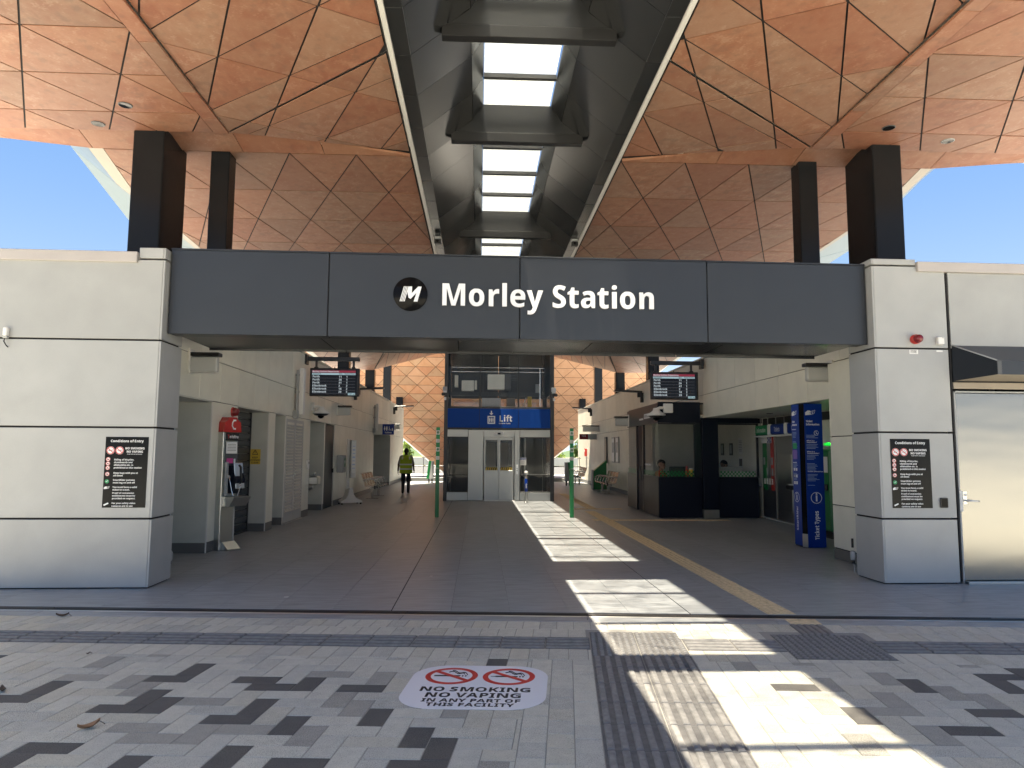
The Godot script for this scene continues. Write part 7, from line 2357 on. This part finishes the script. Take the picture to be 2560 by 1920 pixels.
func build_people() -> void:
	var fm := skin_mat()
	# walking away, high-visibility vest
	var t := thing("person", "person in a lime safety vest and dark trousers walking away past the bench", "person", W(-2.80, 0, 27.6), 0.06)
	var shirt := Color(0.30, 0.29, 0.28)
	var skin := Color(0.10, 0.055, 0.035)
	var hair := Color(0.008, 0.007, 0.007)
	var pants := Color(0.010, 0.010, 0.012)
	var shoe := Color(0.008, 0.008, 0.008)
	var fw := Vector3(0, 0, -1)
	var b := []
	b.append([Vector3(-0.09, 0.93, 0), Vector3(0.09, 0.93, 0), 0.135, 0.135, pants])
	b.append([Vector3(0, 0.98, 0), Vector3(0, 1.18, 0.0), 0.150, 0.160, shirt])
	b.append([Vector3(-0.07, 1.25, 0), Vector3(0.07, 1.25, 0), 0.140, 0.140, shirt])
	b.append([Vector3(-0.155, 1.385, 0.0), Vector3(0.155, 1.385, 0.0), 0.078, 0.078, shirt])
	b.append([Vector3(0, 1.40, 0.0), Vector3(0, 1.50, -0.015), 0.062, 0.056, skin])
	for s: float in [-1.0, 1.0]:
		var el := Vector3(s * 0.275, 1.10, 0.02 * s)
		var wr := Vector3(s * 0.305, 0.865, -0.06 + 0.05 * s)
		b.append([Vector3(s * 0.195, 1.37, 0), Vector3(s * 0.255, 1.17, 0.015 * s), 0.066, 0.056, shirt])
		b.append([Vector3(s * 0.255, 1.17, 0.015 * s), el, 0.046, 0.043, skin])
		b.append([el, wr, 0.043, 0.030, skin])
		var hip := Vector3(s * 0.095, 0.90, 0)
		var kn := Vector3(s * 0.100, 0.50, -0.10 if s > 0 else -0.02)
		var an := Vector3(s * 0.100, 0.10, -0.02 if s > 0 else 0.14)
		b.append([hip, kn, 0.098, 0.072, pants])
		b.append([kn, an, 0.074, 0.056, pants])
		b.append([an + Vector3(0, -0.045, 0.035), an + Vector3(s * 0.02, -0.062, -0.15), 0.042, 0.036, shoe])
	put("body", body_mesh(b, 0.017, 0.035), fm, t)
	put("head", body_mesh(head_bones(Vector3(0, 1.595, -0.02), fw, skin, hair), 0.011, 0.018), fm, t)
	for s: float in [-1.0, 1.0]:
		var hb := hand_bones(Vector3(s * 0.305, 0.865, -0.06 + 0.05 * s), Vector3(s * 0.06, -0.98, -0.18).normalized(), Vector3(0, -0.1, -1).normalized(), Vector3(-s, 0, 0), skin)
		put("hand", body_mesh(hb, 0.006, 0.008), fm, t)
	# vest: hangs straight, ends at the hip
	var vest := sb(true)
	var prof := [[0.775, 0.255, 0.175], [0.80, 0.25, 0.175], [1.00, 0.238, 0.178], [1.20, 0.235, 0.182], [1.33, 0.228, 0.165], [1.40, 0.20, 0.125], [1.445, 0.14, 0.095], [1.465, 0.095, 0.08]]
	var seg := 28
	var ringp := func(k: int, j: int, grow: float) -> Vector3:
		var a := TAU * j / seg
		var e: Array = prof[k]
		var cx := signf(cos(a)) * pow(absf(cos(a)), 0.72)
		var cz := signf(sin(a)) * pow(absf(sin(a)), 0.72)
		return Vector3(cx * (e[1] + grow), e[0], cz * (e[2] + grow))
	for k in prof.size() - 1:
		for j in seg:
			var p: Vector3 = ringp.call(k, j, 0.0)
			quad(vest, p, ringp.call(k, j + 1, 0.0), ringp.call(k + 1, j + 1, 0.0), ringp.call(k + 1, j, 0.0), Vector3(p.x, 0, p.z))
	put("vest", done(vest), M["lime"], t)
	for band: Array in [[0.91, 0.965], [1.085, 1.135]]:
		var tape := sb(true)
		for j in seg:
			var a := TAU * j / seg
			var a2 := TAU * (j + 1) / seg
			var q := func(ang: float, y: float) -> Vector3:
				return Vector3(signf(cos(ang)) * pow(absf(cos(ang)), 0.72) * 0.249, y, signf(sin(ang)) * pow(absf(sin(ang)), 0.72) * 0.189)
			var p: Vector3 = q.call(a, band[0])
			quad(tape, p, q.call(a2, band[0]), q.call(a2, band[1]), q.call(a, band[1]), Vector3(p.x, 0, p.z))
		put("reflective_band", done(tape), M["silver_tape"], t)
	for s: float in [-1.0, 1.0]:
		var sh := sb()
		quad(sh, Vector3(s * 0.165, 1.30, 0.174), Vector3(s * 0.115, 1.30, 0.180), Vector3(s * 0.105, 1.405, 0.136), Vector3(s * 0.155, 1.405, 0.130), Vector3(0, 0.4, 1))
		put("shoulder_tape", done(sh), M["silver_tape"], t)
	# two staff seated in the ticket office
	for k in 2:
		var at: Vector3 = [W(4.78, 0, 18.75), W(6.44, 0, 18.6)][k]
		var turn: float = [0.9, 0.15][k]
		var chair := thing("office_chair", ["dark office chair behind the corner window of the ticket office", "dark office chair behind the second window of the ticket office"][k], "chair", at, turn)
		put("seat", box(Vector3(0.46, 0.08, 0.46), 0.03, Vector3(0, 0.46, 0)), M["charcoal"], chair)
		put("backrest", box(Vector3(0.42, 0.5, 0.06), 0.025, Vector3(0, 0.80, -0.22)), M["charcoal"], chair)
		put("column", pipe(PackedVector3Array([Vector3(0, 0.06, 0), Vector3(0, 0.43, 0)]), 0.03), M["charcoal"], chair)
		for j in 5:
			put("foot", pipe(PackedVector3Array([Vector3(0, 0.08, 0), Vector3(cos(TAU * j / 5) * 0.28, 0.04, sin(TAU * j / 5) * 0.28)]), 0.018), M["charcoal"], chair)
		var pt := thing("person", ["seated clerk in an orange red top at the corner window", "seated dark-haired clerk behind the second window"][k], "person", at, turn)
		var top: Color = [Color(0.50, 0.07, 0.03), Color(0.03, 0.035, 0.05)][k]
		var sk: Color = [Color(0.26, 0.14, 0.09), Color(0.30, 0.17, 0.11)][k]
		var f := Vector3(0, 0, 1)
		var q := []
		q.append([Vector3(-0.08, 0.60, -0.04), Vector3(0.08, 0.60, -0.04), 0.13, 0.13, pants])
		q.append([Vector3(0, 0.65, -0.03), Vector3(0, 0.92, 0.02), 0.14, 0.145, top])
		q.append([Vector3(-0.145, 1.06, 0.02), Vector3(0.145, 1.06, 0.02), 0.075, 0.075, top])
		q.append([Vector3(0, 1.06, 0.02), Vector3(0, 1.19, 0.04), 0.058, 0.052, sk])
		for s: float in [-1.0, 1.0]:
			var el := Vector3(s * 0.26, 0.84, 0.12)
			var wr := Vector3(s * 0.16, 0.87, 0.36)
			q.append([Vector3(s * 0.19, 1.05, 0.02), el, 0.062, 0.046, top])
			q.append([el, wr, 0.044, 0.030, top if k == 0 else sk])
			q.append([Vector3(s * 0.09, 0.56, 0.0), Vector3(s * 0.12, 0.54, 0.42), 0.09, 0.07, pants])
			q.append([Vector3(s * 0.12, 0.54, 0.42), Vector3(s * 0.12, 0.10, 0.40), 0.068, 0.05, pants])
			q.append([Vector3(s * 0.12, 0.05, 0.38), Vector3(s * 0.13, 0.04, 0.56), 0.042, 0.034, shoe])
		put("body", body_mesh(q, 0.022, 0.035), fm, pt)
		put("head", body_mesh(head_bones(Vector3(0, 1.29, 0.06), (f + Vector3(0, -0.15, 0)).normalized(), sk, hair), 0.013, 0.018), fm, pt)
		for s: float in [-1.0, 1.0]:
			put("hand", body_mesh(hand_bones(Vector3(s * 0.16, 0.87, 0.36), Vector3(-s * 0.25, -0.05, 0.95).normalized(), Vector3(-s * 0.9, 0, -0.25).normalized(), Vector3.DOWN, sk), 0.008, 0.008), fm, pt)

# ---------------------------------------------------------------- floor sticker and dead leaves
func build_litter() -> void:
	var t := thing("floor_sticker", "white rounded no smoking no vaping sticker on the paving", "floor sign")
	var base := Transform3D(Basis(Vector3(cos(deg_to_rad(UA)), 0, sin(deg_to_rad(UA))), Vector3(sin(deg_to_rad(VA)), 0, -cos(deg_to_rad(VA))), Vector3.UP), pav(-0.818, 1.512, 0.0035))
	var w := 0.965
	var h := 0.91
	var r := 0.25
	var out := PackedVector2Array()
	for c in 4:
		var o: Vector2 = [Vector2(w / 2 - r, h / 2 - r), Vector2(-w / 2 + r, h / 2 - r), Vector2(-w / 2 + r, -h / 2 + r), Vector2(w / 2 - r, -h / 2 + r)][c]
		for k in 9:
			out.append(o + Vector2(cos(PI / 2 * (c + k / 8.0)), sin(PI / 2 * (c + k / 8.0))) * r)
	var st := sb()
	prism(st, out, base, 0.002)
	put("vinyl", done(st), M["letter_white"], t)
	var a := sb()
	var b := sb()
	var c := sb()
	var red := sb()
	for k in 2:
		var cx := -0.205 + k * 0.41
		# ring and slash
		annulus(red, 0.148, 0.187, base * at2(cx, 0.205, 0.0012), 0.001, 40)
		var s := Vector2(0.013, 0.013)
		prism(red, PackedVector2Array([Vector2(-0.118, 0.098) + s, Vector2(-0.118, 0.098) - s, Vector2(0.118, -0.098) - s, Vector2(0.118, -0.098) + s]), base * at2(cx, 0.205, 0.0016), 0.001)
		var kx := base * at2(cx, 0.205, 0.0009)
		if k == 0:
			prism(c, PackedVector2Array([Vector2(-0.125, -0.012), Vector2(0.062, -0.012), Vector2(0.062, 0.016), Vector2(-0.125, 0.016)]), kx, 0.0008)
		else:
			prism(c, PackedVector2Array([Vector2(-0.13, -0.004), Vector2(-0.10, -0.006), Vector2(-0.09, -0.013), Vector2(0.062, -0.013), Vector2(0.062, 0.013), Vector2(-0.09, 0.013), Vector2(-0.10, 0.006), Vector2(-0.13, 0.003)]), kx, 0.0008)
		for j in 2:
			prism(c, PackedVector2Array([Vector2(0.072 + j * 0.022, -0.012), Vector2(0.084 + j * 0.022, -0.012), Vector2(0.084 + j * 0.022, 0.016), Vector2(0.072 + j * 0.022, 0.016)]), kx, 0.0008)
		for j in 2:
			var sm := PackedVector3Array()
			for q in 15:
				var f := q / 14.0
				sm.append(base * Vector3(cx + 0.11 - j * 0.02 - 0.12 * f, 0.205 + 0.022 + 0.085 * sqrt(f) * (1.0 - 0.2 * j) + 0.018 * sin(f * 9.0 + j), 0.001))
			tube(c, sm, 0.0038, 5)
	put("red_symbol", done(red), M["sign_red"], t)
	put("black_symbol", done(c), M["ink_black"], t)
	var tx := sb()
	letter(tx, "NO SMOKING", 0.086, base * at2(0.0, -0.085, 0.0004), 1, true, 0.98)
	letter(tx, "NO VAPING", 0.086, base * at2(0.0, -0.20, 0.0004), 1, true, 0.98)
	letter(tx, "IN ANY PART OF", 0.058, base * at2(0.0, -0.30, 0.0004), 1, true, 1.04)
	letter(tx, "THIS FACILITY", 0.058, base * at2(0.0, -0.378, 0.0004), 1, true, 1.04)
	put("lettering", tx.commit(), M["ink_black"], t)
	# dead leaves
	var spots := [[Vector3(-2.231, 0.0, -4.367), 0.9, 1.0], [Vector3(-3.14, 0.0, -5.027), 2.2, 0.8], [Vector3(-3.988, 0.0, -7.2), 0.3, 0.9], [Vector3(-3.05, 0, -5.9), 1.4, 0.35]]
	var names := ["curled brown dead leaf on the pale paving among dark pavers", "dark curled leaf at the paving's left edge", "small dark leaf lying on the drain channel", "tiny dark leaf scrap below the tactile line"]
	for k in 4:
		var l := thing("dead_leaf", names[k], "leaf", spots[k][0], spots[k][1], "dead leaves on the paving")
		var ls := sb(true)
		var s: float = spots[k][2] * 0.062
		for j in 8:
			var f0 := j / 8.0
			var f1 := (j + 1) / 8.0
			var wd := func(f: float) -> float: return s * 0.42 * sin(PI * clampf(f, 0.02, 0.98))
			var pt := func(f: float, e: float) -> Vector3: return Vector3((f - 0.5) * 2.0 * s, 0.004 + s * 0.55 * pow(absf(f - 0.5) * 2.0, 2.0) * 0.7 + absf(e) * s * 0.28, e * wd.call(f))
			for e: float in [-1.0, 1.0]:
				quad(ls, pt.call(f0, 0.0), pt.call(f1, 0.0), pt.call(f1, e), pt.call(f0, e), Vector3.UP)
		put("blade", done(ls), M["leaf"] if k == 0 else M["bark"], l)
		put("stalk", pipe(PackedVector3Array([Vector3(s, s * 0.4, 0), Vector3(s * 1.25, s * 0.2, 0.004), Vector3(s * 1.4, 0.003, 0.01)]), 0.0022, 5), M["bark"], l)
	# scraps and stains on the floor near the opening
	var rub := [Vector3(-2.1, 0.002, -8.1), Vector3(-0.6, 0.002, -9.4)]
	for k in 2:
		var sc := thing("paper_scrap", ["small pale paper scrap on the floor near the left wall", "tiny pale scrap on the concourse floor by the long joint"][k], "litter", rub[k], 0.7 * k, "scraps on the concourse floor")
		put("scrap", box(Vector3(0.05, 0.003, 0.03) * (1.0 - 0.3 * k), 0.001), M["white_trim"], sc)
